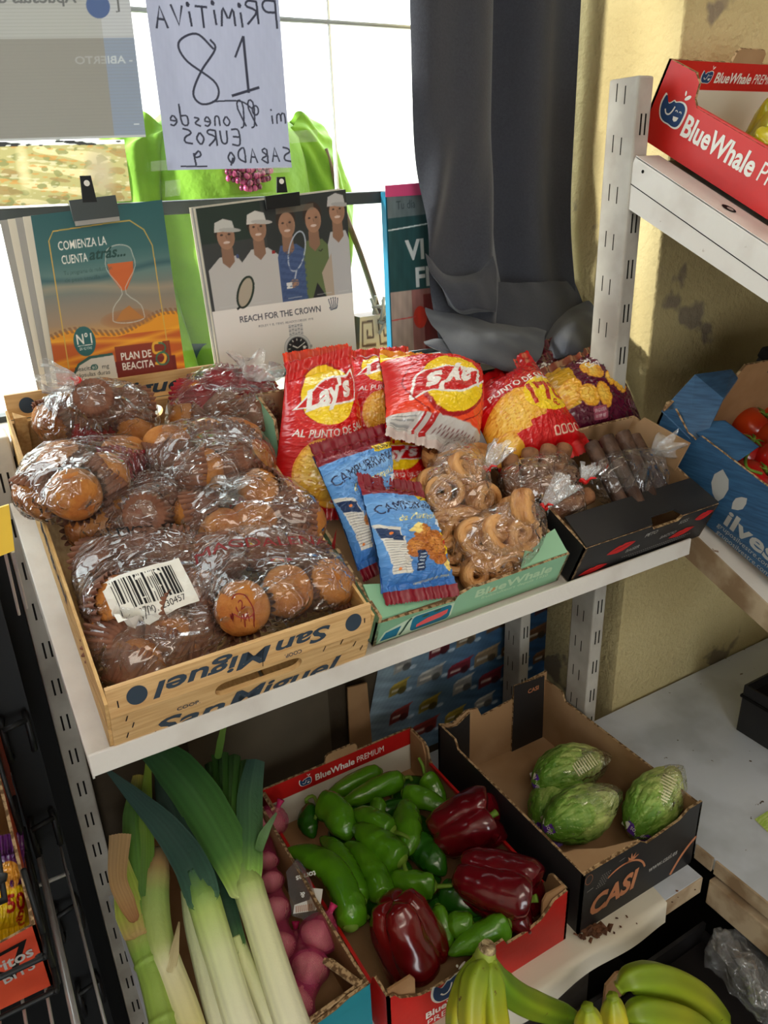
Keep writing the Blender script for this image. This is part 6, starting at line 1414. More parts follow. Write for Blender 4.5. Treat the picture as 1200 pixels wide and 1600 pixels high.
def sack(label, cat, items, tail=None, seed=0, r=.030, extra=(), kind='pastry', me=None, ilabel='', group='', mat=None, scale=1.0):
    ps = []
    for k, (px, py, h, ax, spin) in enumerate(items):
        p = Th(px, py, h); ps.append(p); m = orient(p, TD(ax), spin) @ Matrix.Scale(scale, 4)
        lone(kind, me, m, ilabel, 'pastry' if kind == 'pastry' else 'wafer roll', group)
    pts = np.concatenate([sphere_pts(p, r) for p in ps] + [np.array([Th(*e) for e in extra]).reshape(-1, 3)])
    c = np.mean(ps, 0); t = thing('film_bag', label, cat, (c[0], c[1], min(p[2] for p in ps) - r))
    hull_film('film_wrap', pts, t, mat or M['film_tight'], seed=seed, crinkle=.0016)
    if tail:
        n0, n1, rr, tied = tail; p0, p1 = Th(*n0), Th(*n1); ruffle('film_tail', p0, p1, .004, rr, t, M['film_white'], seed=seed, folds=5)
        if tied: tie(p0, p1 - p0, t, .0042)
sack('tied clear bag of curled pastries behind the two blue biscuit bags', 'bag of pastries', [(700, 745, .085, (-.2, -.5, .8), .3), (735, 760, .085, (.5, -.4, .7), 2.0), (692, 800, .07, (-.4, -.5, .7), 1.2), (735, 800, .065, (.1, -.9, .3), .5), (715, 715, .085, (0, .3, .9), 2.6)],
     ((760, 733, .10), (785, 695, .125), .020, True), 3, .033, kind='pastry', me=PAL, ilabel='curled golden pastry in the tied bag behind the blue biscuits', group='pastries in the back bag')
sack('tied clear bag of curled pastries at the green box\'s front right', 'bag of pastries', [(745, 868, .05, (-.2, -.6, .8), 1.4), (790, 820, .075, (.3, -.5, .8), .4), (822, 815, .075, (.7, -.5, .4), 2.2), (800, 860, .055, (-.1, -.9, .4), 1.0), (735, 850, .05, (-.5, -.3, .8), .2)],
     ((850, 792, .085), (886, 752, .115), .022, True), 4, .032, kind='pastry', me=PAL, ilabel='curled golden pastry in the front bag beside the green box lettering', group='pastries in the front bag', extra=[(848, 792, .085)])
sack('tied clear bag of hollow wafer rolls at the black box\'s left', 'bag of wafer rolls', [(800, 755, .075, (.3, .7, .4), 0), (826, 742, .08, (.5, .7, .3), 1), (850, 735, .08, (.6, .6, .3), 2), (872, 730, .075, (.7, .6, .2), 3), (830, 770, .07, (.9, .2, .1), 1), (870, 762, .07, (.8, .3, .2), 2), (890, 790, .06, (.9, .1, .1), 0), (850, 792, .05, (.8, .3, .0), 1)],
     ((912, 752, .09), (922, 728, .105), .014, True), 5, .027, kind='wafer_roll', me=ROLL, ilabel='hollow brown wafer roll in the tied bag by the black box', group='rolls in the brown bag')
sack('clear bag of dark cocoa rolls lying at the right of the black box', 'bag of wafer rolls', [(950, 745, .075, (.1, .9, .3), 0), (972, 735, .08, (.15, .9, .3), 1), (995, 728, .078, (.2, .9, .3), 2), (1015, 730, .07, (.2, .9, .2), 3), (960, 762, .06, (.15, .9, .2), 1), (990, 755, .06, (.15, .9, .2), 2)],
     ((1020, 705, .085), (1052, 690, .10), .028, False), 6, .030, kind='wafer_roll', me=ROLLD, ilabel='dark cocoa wafer roll in the right-hand bag of the black box', group='rolls in the dark bag', extra=[(925, 752, .06), (1040, 790, .05)], mat=M['film'])
# ------------------------------------------------------------------ leeks
M['leek'] = pbr('leek_skin', (1, 1, 1), .42, .4, attr=True, bump=.12, bscale=60, bstretch=(4, 4, 1))
LK = Frame((0, 0.55, 0.552), 19.0)
Lk = lambda px, py, h: LK.at(px, py, h)
WHITE_, PALE, MID, DEEP, BLUE = (.90, .89, .78), (.78, .82, .56), (.45, .62, .24), (.20, .36, .17), (.17, .28, .24)
def ramp(t_, stops):
    xs = [s[0] for s in stops]; return np.stack([np.interp(t_, xs, [s[1][k] for s in stops]) for k in range(3)], -1)
def shank(t, pts, rad, stops, n=26, m=60, node=()):
    P = spline(pts, m); R_ = np.interp(np.linspace(0, 1, m), np.linspace(0, 1, len(rad)), rad); tt = np.linspace(0, 1, m)
    for q in node: R_ = R_ + .0022 * np.exp(-((tt - q) / .012) ** 2)
    mb = MB(); mb.tube(P, R_, n); o = mb.build('shank', M['leek'], t, True)
    c = np.repeat(ramp(tt, stops), n, 0); th = np.tile(np.arange(n), m); c = c * (1 + .05 * np.sin(th * 2.9)[:, None]) 
    a = o.data.color_attributes.new('Col', 'FLOAT_COLOR', 'POINT'); cc = np.ones((len(c), 4), np.float32); cc[:, :3] = srgb(np.clip(c, 0, 1)); a.data.foreach_set('color', cc.ravel()); return o
def leaf(t, pts, wid, stops, vee=.35, twist=0.0, m=46, k=15, up=None):
    P = spline(pts, m); W_ = np.interp(np.linspace(0, 1, m), np.linspace(0, 1, len(wid)), wid) * np.clip(.25 + np.linspace(0, 1, m) / .07, 0, 1) ** .6; V = []; C = []
    for i in range(m):
        d = nrm(P[min(i + 1, m - 1)] - P[max(i - 1, 0)]); vw = nrm(CAM - P[i]) if up is None else np.asarray(up)
        s = nrm(np.cross(d, vw)); nn = nrm(np.cross(s, d)); a = twist * i / m; s, nn = s * math.cos(a) + nn * math.sin(a), nn * math.cos(a) - s * math.sin(a)
        u = np.linspace(-1, 1, k); V.append(P[i] + np.outer(u * W_[i] / 2, s) - np.outer((np.abs(u) ** 1.3) * W_[i] * vee / 2 + .0006 * np.cos(u * 22), nn))
        c = ramp(np.full(k, i / (m - 1)), stops); C.append(c * (1 + .06 * np.cos(u * 26)[:, None]))
    V = np.concatenate(V); C = np.concatenate(C); N0 = nrm(CAM - P[m // 2]) * .0012
    F = gridfaces(k, m); n = len(V)
    F = np.concatenate([F, F[:, ::-1] + n]); V = np.concatenate([V, V - N0]); C = np.concatenate([C, C])
    return mk('leaf', V, F, M['leek'], t, True, col=np.clip(C, 0, 1))
def leek(label, base):
    return thing('leek', label, 'leek', base)
S_W = [(0, WHITE_), (.75, (.86, .87, .66)), (1, PALE)]
t = leek('thick white leek at the right, splitting into one broad and one upright leaf', Lk(440, 1600, .02))
shank(t, [Lk(470, 1640, .030), Lk(443, 1560, .030), Lk(424, 1500, .032), Lk(402, 1430, .034), Lk(388, 1385, .036), Lk(380, 1340, .042)], [.0205, .0200, .0195, .0195, .0205, .010], [(0, WHITE_), (.62, (.86, .87, .66)), (.82, (.66, .75, .42)), (1, (.36, .52, .24))])
leaf(t, [Lk(385, 1400, .050), Lk(372, 1362, .052), Lk(352, 1318, .055), Lk(312, 1250, .06), Lk(272, 1200, .07), Lk(232, 1166, .075)], [.036, .046, .056, .062, .056, .035], [(0, PALE), (.18, (.55, .68, .30)), (.36, (.28, .45, .20)), (.7, DEEP), (1, (.15, .27, .16))], .30)
leaf(t, [Lk(384, 1392, .050), Lk(388, 1352, .055), Lk(390, 1300, .058), Lk(391, 1240, .065), Lk(400, 1186, .075)], [.034, .038, .036, .036, .026], [(0, PALE), (.22, (.50, .66, .28)), (.45, (.25, .40, .22)), (1, BLUE)], .55)
leaf(t, [Lk(404, 1330, .055), Lk(412, 1305, .06), Lk(432, 1270, .07)], [.012, .014, .003], [(0, (.3, .45, .22)), (1, (.3, .45, .25))], .2)
t = leek('leek with long blue-green leaf pointing to the upper left, centre of the bunch', Lk(360, 1600, .03))
shank(t, [Lk(392, 1640, .034), Lk(368, 1570, .036), Lk(350, 1510, .038), Lk(333, 1455, .040), Lk(318, 1405, .044), Lk(300, 1360, .052)], [.0195, .0190, .0190, .0200, .0205, .010], [(0, WHITE_), (.45, (.84, .87, .66)), (.70, (.70, .79, .44)), (.85, (.46, .60, .30)), (1, (.22, .36, .26))])
leaf(t, [Lk(322, 1418, .060), Lk(308, 1372, .062), Lk(286, 1330, .062), Lk(252, 1286, .066), Lk(206, 1240, .07), Lk(160, 1196, .075)], [.040, .044, .042, .034, .020, .002], [(0, (.42, .58, .30)), (.08, (.22, .36, .28)), (.4, BLUE), (1, (.20, .30, .28))], .25)
leaf(t, [Lk(312, 1405, .046), Lk(296, 1350, .044), Lk(280, 1290, .044), Lk(262, 1240, .046), Lk(252, 1205, .048)], [.034, .040, .042, .034, .020], [(0, (.30, .45, .24)), (.3, BLUE), (1, (.13, .22, .17))], .25)
leaf(t, [Lk(335, 1440, .056), Lk(326, 1410, .058), Lk(318, 1370, .058), Lk(312, 1330, .06)], [.012, .016, .012, .003], [(0, PALE), (.3, (.4, .55, .3)), (1, BLUE)], .2)
t = leek('slim white leek with dark leaf lying beneath the two thick ones', Lk(415, 1600, .0))
shank(t, [Lk(440, 1640, .008), Lk(415, 1580, .010), Lk(388, 1520, .012), Lk(365, 1470, .014)], [.0145, .014, .013, .014], S_W)
leaf(t, [Lk(372, 1490, .026), Lk(352, 1430, .028), Lk(336, 1370, .030), Lk(322, 1315, .034), Lk(312, 1270, .04)], [.026, .034, .036, .030, .02], [(0, (.35, .5, .25)), (.2, (.16, .28, .2)), (1, (.13, .22, .17))], .3)
t = leek('pale leek shank half hidden left of the blue-green one', Lk(335, 1600, .0))
shank(t, [Lk(358, 1640, .010), Lk(338, 1570, .012), Lk(320, 1500, .014), Lk(306, 1440, .016), Lk(300, 1390, .018)], [.0165, .016, .0155, .015, .015], [(0, (.88, .87, .76)), (1, (.74, .78, .56))])
leaf(t, [Lk(303, 1400, .020), Lk(318, 1340, .022), Lk(335, 1270, .026), Lk(345, 1200, .03)], [.03, .036, .03, .02], [(0, (.6, .68, .45)), (.3, (.22, .34, .2)), (1, (.15, .25, .17))], .3)
t = leek('leek with a brownish dried sheath, second from the left', Lk(290, 1600, .01))
shank(t, [Lk(312, 1650, .024), Lk(290, 1580, .026), Lk(266, 1518, .028), Lk(250, 1475, .030), Lk(241, 1420, .032), Lk(243, 1370, .034), Lk(250, 1330, .03)], [.0165, .0165, .0165, .0175, .0195, .0185, .012], [(0, (.80, .76, .50)), (.35, (.84, .82, .66)), (.5, (.62, .68, .38)), (.72, (.55, .64, .34)), (.88, (.66, .54, .36)), (1, (.42, .36, .26))])
leaf(t, [Lk(266, 1520, .045), Lk(272, 1490, .046), Lk(280, 1440, .05)], [.010, .012, .002], [(0, (.78, .74, .56)), (1, (.62, .56, .4))], .3)
t = leek('knobbly green stalk with papery husk at the far left', Lk(245, 1600, .01))
shank(t, [Lk(268, 1660, .024), Lk(256, 1600, .025), Lk(244, 1550, .026), Lk(232, 1508, .027), Lk(222, 1475, .028), Lk(212, 1440, .030)], [.0160, .0160, .0155, .0150, .0165, .0180], [(0, (.48, .58, .22)), (.35, (.56, .66, .30)), (.7, (.50, .62, .26)), (1, (.66, .62, .36))], node=(.22, .62))
leaf(t, [Lk(218, 1462, .048), Lk(205, 1420, .05), Lk(196, 1380, .054), Lk(190, 1335, .058)], [.034, .040, .030, .012], [(0, (.70, .58, .38)), (.3, (.62, .64, .28)), (.75, (.52, .60, .22)), (1, (.66, .56, .34))], .5)
leaf(t, [Lk(212, 1440, .05), Lk(198, 1410, .054), Lk(184, 1370, .06), Lk(188, 1302, .062)], [.012, .020, .022, .028], [(0, (.58, .40, .24)), (.4, (.62, .48, .30)), (1, (.66, .54, .38))], .3)
leaf(t, [Lk(224, 1455, .046), Lk(222, 1400, .046), Lk(216, 1330, .05), Lk(212, 1270, .052), Lk(217, 1210, .056)], [.03, .04, .038, .034, .016], [(0, (.58, .64, .3)), (.25, (.36, .52, .20)), (.8, (.24, .38, .14)), (1, (.66, .60, .28))], .45)
leaf(t, [Lk(226, 1400, .05), Lk(229, 1330, .052), Lk(228, 1260, .056), Lk(232, 1190, .06)], [.016, .020, .018, .008], [(0, (.3, .45, .18)), (.7, (.4, .5, .16)), (1, (.5, .58, .2))], .5)
t = leek('leek fanning out its trimmed leaf tops at the back', Lk(358, 1290, .0))
for k, (x0, x1, top) in enumerate(((352, 328, 1190), (354, 340, 1180), (356, 349, 1178), (358, 357, 1176), (361, 366, 1178), (364, 376, 1182), (366, 386, 1186))):
    leaf(t, [Lk(x0 + 6, 1330, .026 + .002 * k), Lk((x0 + x1) / 2, 1255, .032 + .003 * k), Lk(x1, top, .04 + .003 * k)], [.012, .014, .017], [(0, (.36, .50, .20)), (.6, (.22, .36, .14)), (1, (.18, .30, .13))], .8, up=nrm((.8, -.3, .3)) if k % 2 else None)
leaf(t, [Lk(340, 1186, .058), Lk(345, 1158, .066), Lk(351, 1130, .075)], [.010, .011, .007], [(0, (.3, .44, .16)), (1, (.42, .52, .22))], .3)
shank(t, [Lk(372, 1420, .004), Lk(366, 1350, .012), Lk(360, 1300, .02)], [.013, .013, .014], [(0, PALE), (1, (.4, .55, .25))])

# ------------------------------------------------------------------ garlic in pink nets, their tag
def net_mat():
    m, nt, p, out = _nt('pink_net'); N, Lk_ = nt.nodes, nt.links
    p.inputs['Base Color'].default_value = lin((.80, .28, .46)); p.inputs['Roughness'].default_value = .45
    tc = N.new('ShaderNodeTexCoord'); s = None
    for a in (1, -1):
        mp = N.new('ShaderNodeMapping'); mp.inputs['Scale'].default_value = (1000, 1000 * a, 620); Lk_.new(tc.outputs['Object'], mp.inputs['Vector'])
        w = N.new('ShaderNodeTexWave'); w.wave_type = 'BANDS'; w.bands_direction = 'DIAGONAL'; w.inputs['Scale'].default_value = .55; w.inputs['Distortion'].default_value = 1.0; Lk_.new(mp.outputs[0], w.inputs['Vector'])
        if s is None: s = w
        else:
            mx = N.new('ShaderNodeMath'); mx.operation = 'MAXIMUM'; Lk_.new(s.outputs['Fac'], mx.inputs[0]); Lk_.new(w.outputs['Fac'], mx.inputs[1])
            mr = N.new('ShaderNodeMapRange'); mr.inputs['From Min'].default_value = .55; mr.inputs['From Max'].default_value = .95; mr.inputs['To Min'].default_value = .12; mr.inputs['To Max'].default_value = .70; Lk_.new(mx.outputs[0], mr.inputs['Value'])
    tr = N.new('ShaderNodeBsdfTransparent'); ms = N.new('ShaderNodeMixShader'); Lk_.new(mr.outputs[0], ms.inputs[0]); Lk_.new(tr.outputs[0], ms.inputs[1]); Lk_.new(p.outputs[0], ms.inputs[2]); Lk_.new(ms.outputs[0], out.inputs[0]); return m
M['net'] = net_mat()
M['garlic'] = pbr('rosy_garlic_skin', (.92, .74, .66), .55, .35, c2=(.80, .50, .52), vscale=18, stretch=(2, 2, .5), vlo=.35, vhi=.65)
def garlic_mesh():
    n, m = 48, 22; th = np.linspace(0, 2 * PI, n, endpoint=False); V = []
    for i in range(m):
        a = i / (m - 1); z = -.85 + 1.95 * a; r = math.sin(PI * min(a * 1.12 + .02, 1)) ** .65 if a < .86 else .16 * (1.0 - (a - .86) * 3)
        rr = max(r, .06) * (1 + .055 * np.abs(np.cos(4.5 * th)) * (a < .86) - .03); V.append(np.stack([rr * np.cos(th), rr * np.sin(th), z * .82 + 0 * th], 1))
    V = np.concatenate(V); F = gridfaces(n, m, wrap=True).tolist() + [list(range(n))[::-1], [(m - 1) * n + q for q in range(n)]]
    me = bpy.data.meshes.new('garlic_bulb'); me.from_pydata([tuple(v) for v in V], [], F); me.materials.append(M['garlic']); me.polygons.foreach_set('use_smooth', np.ones(len(F), bool)); me.update(); return me
GAR = garlic_mesh()
Zp = lambda px, py, z: at(px, py, 'z', z)
def net(label, mlabel, group, bulbs, knot0, knot1, tail=None):
    pts, rad = [knot0], [.003]; pb = []
    for px, py, z, r in bulbs: p = Zp(px, py, z); pb.append((p, r))
    c = [knot0, knot1] + [p for p, r in pb]
    for k, (p, r) in enumerate(pb):
        prev = pb[k - 1][0] if k else np.asarray(knot1); ax = nrm(prev - p)
        lone('garlic_bulb', GAR, orient(p, ax, k * 1.3) @ Matrix.Diagonal((r * .93, r * .93, r * 1.05, 1)), mlabel, 'garlic', group)
    P = [np.asarray(knot0), np.asarray(knot1)]; R_ = [.0055, .0035]
    for k, (p, r) in enumerate(pb):
        prev = P[-1]; ax = nrm(p - prev)
        P += [p - ax * r * .72, p, p + ax * r * .72]; R_ += [r * .72, r * 1.05, r * .72]
    ax = nrm(P[-1] - P[-2]); P.append(P[-1] + ax * pb[-1][1] * .6); R_.append(.004)
    t = thing('garlic_net', label, 'garlic net', np.mean(P, 0))
    m = 90; S = spline(P, m); RR = np.clip(spline([(r, 0) for r in R_], m)[:, 0], .002, None)
    mb = MB(); mb.tube(S[4:], RR[4:], 40); o = mb.build('net_sleeve', M['net'], t, True)
    co = np.array([v.co[:] for v in o.data.vertices]); nr = np.array([v.normal[:] for v in o.data.vertices]); co += nr * (.0014 * np.abs(np.sin(np.tile(np.arange(40), m - 4) * PI / 40 * 7)) + .0016 * wav(co, 60, 2))[:, None]; o.data.vertices.foreach_set('co', co.astype(np.float32).ravel())
    MB().tube([knot0, (np.asarray(knot0) + knot1) / 2, knot1], [.0065, .0045, .0030], 12).build('knot', pbr('net_knot', (.72, .10, .34), .5), t, True)
    return t
net('pink net of garlic whose knot points up beside the red box, at the back', 'garlic bulb in the pink net at the back of the leek box', 'garlic in the back net', [(424, 1284, .535, .026), (418, 1345, .530, .017), (424, 1378, .530, .019), (430, 1422, .528, .023), (436, 1480, .522, .026)], Zp(439, 1249, .565), Zp(434, 1262, .555))
net('pink net of garlic with its knot at the front right of the leek box', 'garlic bulb in the pink net at the front of the leek box', 'garlic in the front net', [(497, 1462, .535, .027), (484, 1512, .530, .026), (462, 1568, .530, .025)], Zp(522, 1412, .565), Zp(515, 1426, .558))
net('shadowed pink net of garlic lying between the other two nets', 'garlic bulb in the net lying low between the others', 'garlic in the low net', [(464, 1480, .505, .022), (470, 1520, .500, .021)], Zp(462, 1440, .52), Zp(462, 1452, .515))
t = thing('price_tag', 'brown clear plastic tag with white strip between the garlic nets', 'tag', Zp(470, 1400, .55))
tgm = film('brown_clear_tag', tint=(.66, .55, .45), haze=.10, bump=.2)
q = [Zp(x, y, z) for x, y, z in ((447, 1362, .560), (464, 1341, .572), (473, 1350, .572), (486, 1376, .566), (500, 1424, .552), (485, 1440, .548), (456, 1431, .548))]
mk('tag_film', np.array(q), [list(range(7))[::-1]], tgm, t)
o = np.array(q[6]); eu = nrm(q[4] - q[6]); ev = nrm(np.cross(np.cross(eu, q[1] - q[6]), eu))
if np.cross(eu, ev) @ (CAM - o) < 0: eu = -eu
L_ = float((q[4] - q[6]) @ eu)
decal('tag_strip', [S_poly([(.002, .002), (.034, .002), (.042, .010), (.046, .030), (.030, .034), (.026, .018), (.004, .014)])], M['i_white'], t, o, eu, ev, .0008)
decal('lettering', [S_text('torres', .022, .052, .009, rot=188, bold=.03, wid=.030), S_text('&', .016, .026, .008, rot=180, bold=.03)], M['i_white'], t, o, eu, ev, .001)
decal('barcode', [S_rect(.006 + .0028 * k, .003, .0072 + .0028 * k, .012) for k in range(9)], M['i_copper'], t, o, eu, ev, .0012)

# ------------------------------------------------------------------ peppers
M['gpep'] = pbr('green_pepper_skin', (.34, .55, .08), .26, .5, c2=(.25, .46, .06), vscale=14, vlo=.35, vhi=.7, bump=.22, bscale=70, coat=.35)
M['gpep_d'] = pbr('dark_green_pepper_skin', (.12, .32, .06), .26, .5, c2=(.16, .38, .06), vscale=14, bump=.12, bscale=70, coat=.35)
M['stem'] = pbr('pepper_stem', (.46, .58, .20), .6, .3, c2=(.38, .50, .14), vscale=40)
def green_pepper(label, pts, w, stem=None, dark=False, z=None, prof=None):
    """pts from the stem end to the tip as (px, py, z)"""
    P = [Zp(*q) for q in pts]; t = thing('green_pepper', label, 'pepper', np.mean(P, 0), 'green peppers')
    m, n = 46, 26; S = spline(P, m); tt = np.linspace(0, 1, m); r = w / 2
    pf = prof or [(0, .30), (.03, .62), (.08, .90), (.2, 1.0), (.5, .96), (.75, .74), (.92, .40), (.98, .18), (1, .03)]
    R_ = r * np.interp(tt, [a for a, b in pf], [b for a, b in pf]); V = []; mb = MB(); mb.tube(S, R_, n)
    V = mb.V[0]; ctr = np.repeat(S, n, 0); th = np.tile(np.linspace(0, 2 * PI, n, endpoint=False), m); ti = np.repeat(tt, n)
    k = 1 + .07 * np.cos(3 * th + 3 * ti) * np.clip(1.2 - ti, 0, 1) + .07 * wav(V * np.array([1, 1, 1.0]), 75, len(label) % 5) * (1 - .4 * ti)
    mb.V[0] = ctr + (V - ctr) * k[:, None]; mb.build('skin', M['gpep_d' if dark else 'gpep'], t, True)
    d0 = nrm(S[0] - S[2])
    mb = MB(); mb.tube([S[0] - d0 * .0035, S[0] - d0 * .0005, S[0] + d0 * .003], [r * .50, r * .46, r * .22], 14)
    if stem: mb.tube(spline([S[0]] + [Zp(*q) for q in stem], 12), np.linspace(.0036, .0026, 12), 10)
    mb.build('stem', M['stem'], t, True); return t
Z1, Z0 = .534, .508
GP = [('long green pepper leaning out over the red box\'s left rim', [(548, 1452, .535), (545, 1415, .545), (520, 1362, .555), (484, 1338, .555), (446, 1327, .552)], .041, None, 0),
 ('narrow green pepper just inside the left rim, thin stem bent towards the red pepper', [(565, 1413, Z1), (548, 1370, .540), (524, 1330, .540), (500, 1308, .535)], .034, [(568, 1425, .53), (577, 1435, .528)], 0),
 ('green pepper with cut yellow stem end, third from the left rim', [(598, 1408, Z1), (590, 1375, .54), (566, 1335, .54), (537, 1318, .535)], .036, None, 0),
 ('short fat green pepper at the box\'s left with its tip towards us', [(502, 1254, Z1), (525, 1268, .54), (538, 1292, .54), (546, 1314, .53)], .046, None, 0),
 ('plump green pepper across the middle with pale short stem', [(630, 1347, .548), (606, 1328, .55), (575, 1305, .548), (550, 1292, .54)], .043, [(634, 1360, .55), (641, 1369, .548)], 0),
 ('green pepper pointing right with a long curved stem', [(615, 1300, .552), (592, 1288, .552), (570, 1276, .548), (550, 1270, .54)], .038, [(626, 1303, .558), (638, 1309, .556), (642, 1316, .552)], 0),
 ('stubby upright green pepper right of the curved stem', [(633, 1262, .53), (638, 1285, .54), (640, 1312, .542), (637, 1337, .54)], .040, None, 0),
 ('long green pepper lying along the back', [(630, 1216, .535), (600, 1226, .535), (565, 1243, .53), (530, 1257, .525)], .033, [(640, 1214, .538), (644, 1220, .536)], 0),
 ('green pepper behind against the white back wall', [(595, 1205, .525), (565, 1216, .525), (535, 1232, .52), (508, 1243, .515)], .030, None, 0),
 ('green pepper pointing at the red peppers, back right', [(630, 1238, .53), (655, 1246, .532), (680, 1256, .53), (706, 1268, .525)], .032, None, 0),
 ('thin green pepper at the back right corner', [(664, 1212, .535), (672, 1222, .53), (684, 1240, .52), (694, 1262, .51)], .030, [(660, 1196, .55), (654, 1184, .56)], 0),
 ('dark green pepper with curled stem at the back left corner', [(486, 1262, .52), (482, 1285, .518), (490, 1310, .51)], .032, [(478, 1250, .535), (490, 1244, .54), (496, 1262, .535), (492, 1280, .53)], 1),
 ('dark green pepper in the middle beside the red pepper', [(648, 1312, .518), (664, 1330, .52), (680, 1348, .52), (696, 1368, .515)], .042, None, 1),
 ('green pepper with long straight stem pointing right', [(680, 1385, .535), (655, 1382, .538), (628, 1376, .535), (602, 1360, .525)], .034, [(700, 1384, .54), (722, 1380, .542)], 0),
 ('small green pepper low between the left three', [(612, 1400, .505), (606, 1380, .51), (596, 1360, .508)], .03, None, 1),
 ('thin upright green pepper right of the front red pepper', [(684, 1415, .53), (690, 1440, .525), (698, 1465, .515), (704, 1490, .505)], .022, None, 0),
 ('short green pepper between the front red pepper and the right one', [(738, 1448, .52), (722, 1446, .522), (706, 1448, .518), (692, 1456, .51)], .036, [(744, 1444, .524)], 0),
 ('dark wrinkled green pepper under the right red pepper', [(690, 1392, .51), (712, 1402, .512), (736, 1416, .51), (752, 1430, .505)], .040, None, 1),
 ('green pepper lying along the front wall of the red box', [(795, 1440, .535), (768, 1455, .53), (735, 1472, .522), (700, 1492, .515)], .034, None, 0),
 ('short green pepper poking up at the centre back', [(592, 1250, .53), (590, 1268, .525), (594, 1290, .51)], .026, None, 0),
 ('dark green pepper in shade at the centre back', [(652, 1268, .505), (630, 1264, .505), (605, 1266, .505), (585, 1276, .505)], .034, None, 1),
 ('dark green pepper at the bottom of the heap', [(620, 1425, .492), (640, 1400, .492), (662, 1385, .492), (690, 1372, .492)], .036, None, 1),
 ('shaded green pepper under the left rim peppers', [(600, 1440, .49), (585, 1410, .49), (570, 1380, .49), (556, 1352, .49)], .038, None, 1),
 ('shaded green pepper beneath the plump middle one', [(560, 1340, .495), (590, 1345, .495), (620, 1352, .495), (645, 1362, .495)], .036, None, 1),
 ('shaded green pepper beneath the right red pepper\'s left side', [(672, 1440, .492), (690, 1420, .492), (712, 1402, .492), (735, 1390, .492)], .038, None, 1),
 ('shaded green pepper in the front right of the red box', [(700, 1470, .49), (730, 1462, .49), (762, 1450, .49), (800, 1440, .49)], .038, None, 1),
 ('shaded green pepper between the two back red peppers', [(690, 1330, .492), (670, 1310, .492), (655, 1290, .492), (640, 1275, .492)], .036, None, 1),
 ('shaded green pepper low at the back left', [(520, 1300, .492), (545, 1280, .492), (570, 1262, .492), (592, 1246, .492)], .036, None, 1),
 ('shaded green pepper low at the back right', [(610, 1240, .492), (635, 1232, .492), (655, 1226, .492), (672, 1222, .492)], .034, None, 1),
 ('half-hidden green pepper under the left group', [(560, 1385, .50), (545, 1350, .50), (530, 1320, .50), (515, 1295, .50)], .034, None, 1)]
for lab, pts, w, st, dk in GP: green_pepper(lab, pts, w * 1.16, st, bool(dk))
M['rpep'] = pbr('deep_red_pepper_skin', (.40, .03, .075), .20, .5, c2=(.32, .015, .055), vscale=9, coat=.6, bump=.05, bscale=30)
M['rpep2'] = pbr('brick_red_pepper_skin', (.43, .055, .06), .22, .5, c2=(.36, .03, .05), vscale=9, coat=.6, bump=.05, bscale=30)
def bell(label, p, axis, R_, L, mat, spin=0, seed=0, lob=4):
    t = thing('bell_pepper', label, 'pepper', p, 'red bell peppers'); n, m = 84, 44; th = np.linspace(0, 2 * PI, n, endpoint=False); V = []
    for i in range(m):
        a = i / (m - 1)
        pr = np.interp(a, [0, .05, .12, .22, .4, .62, .80, .91, .965, 1], [.16, .50, .82, .97, 1.0, .93, .84, .64, .34, .03])
        z = np.interp(a, [0, .05, .12, .22, .4, .62, .80, .91, .965, 1], [.40, .47, .48, .38, .16, -.12, -.36, -.49, -.50, -.45]) * L
        l = np.abs(np.cos(lob / 2 * th + .25 * math.sin(3 * a + seed))) ** .7; fl = .80 + .22 * l; fl = 1 + (fl - 1) * np.interp(a, [0, .1, .3, .7, 1], [.4, .9, .65, .9, 1.2])
        rr = R_ * pr * fl * (1 + .04 * np.sin(th + seed)); zz = z + .010 * l * np.interp(a, [0, .15, .3, 1], [.6, 1, 0, 0]) - .008 * l * np.interp(a, [0, .8, 1], [0, 0, 1])
        V.append(np.stack([rr * np.cos(th), rr * np.sin(th), zz], 1))
    V = np.concatenate(V); V += (V / (np.linalg.norm(V, axis=1, keepdims=True) + 1e-9)) * (wav(V, 38, seed) * .0022)[:, None]
    X_ = np.array(orient(p, axis, spin)); W_ = V @ X_[:3, :3].T + X_[:3, 3]
    mk('skin', W_, gridfaces(n, m, wrap=True, flip=True), mat, t, True)
    A = X_[:3, 2]; b = np.asarray(p) + A * L * .40
    mb = MB(); mb.tube([b - A * .004, b + A * .001, b + A * .0025], [.0125, .0135, .006], 10); mb.tube(spline([b, b + A * .008, b + A * .016 + X_[:3, 0] * .004], 8), [.0058, .0052, .005, .005, .005, .0052, .0056, .006], 10)
    mb.build('stem', M['stem'], t, True); return t
bell('dark red bell pepper at the back right with its green stem facing right', Zp(727, 1291, .545), (.78, -.42, .42), .050, .098, M['rpep'], .4, 1)
bell('dark red bell pepper at the right with dented shiny flank, stem towards the box corner', Zp(777, 1386, .540), (.40, -.66, .05), .052, .110, M['rpep'], .9, 2)
bell('brownish red bell pepper standing at the front left corner of the red box', Zp(636, 1460, .532), (.12, -.48, -.86), .050, .096, M['rpep2'], .2, 3)

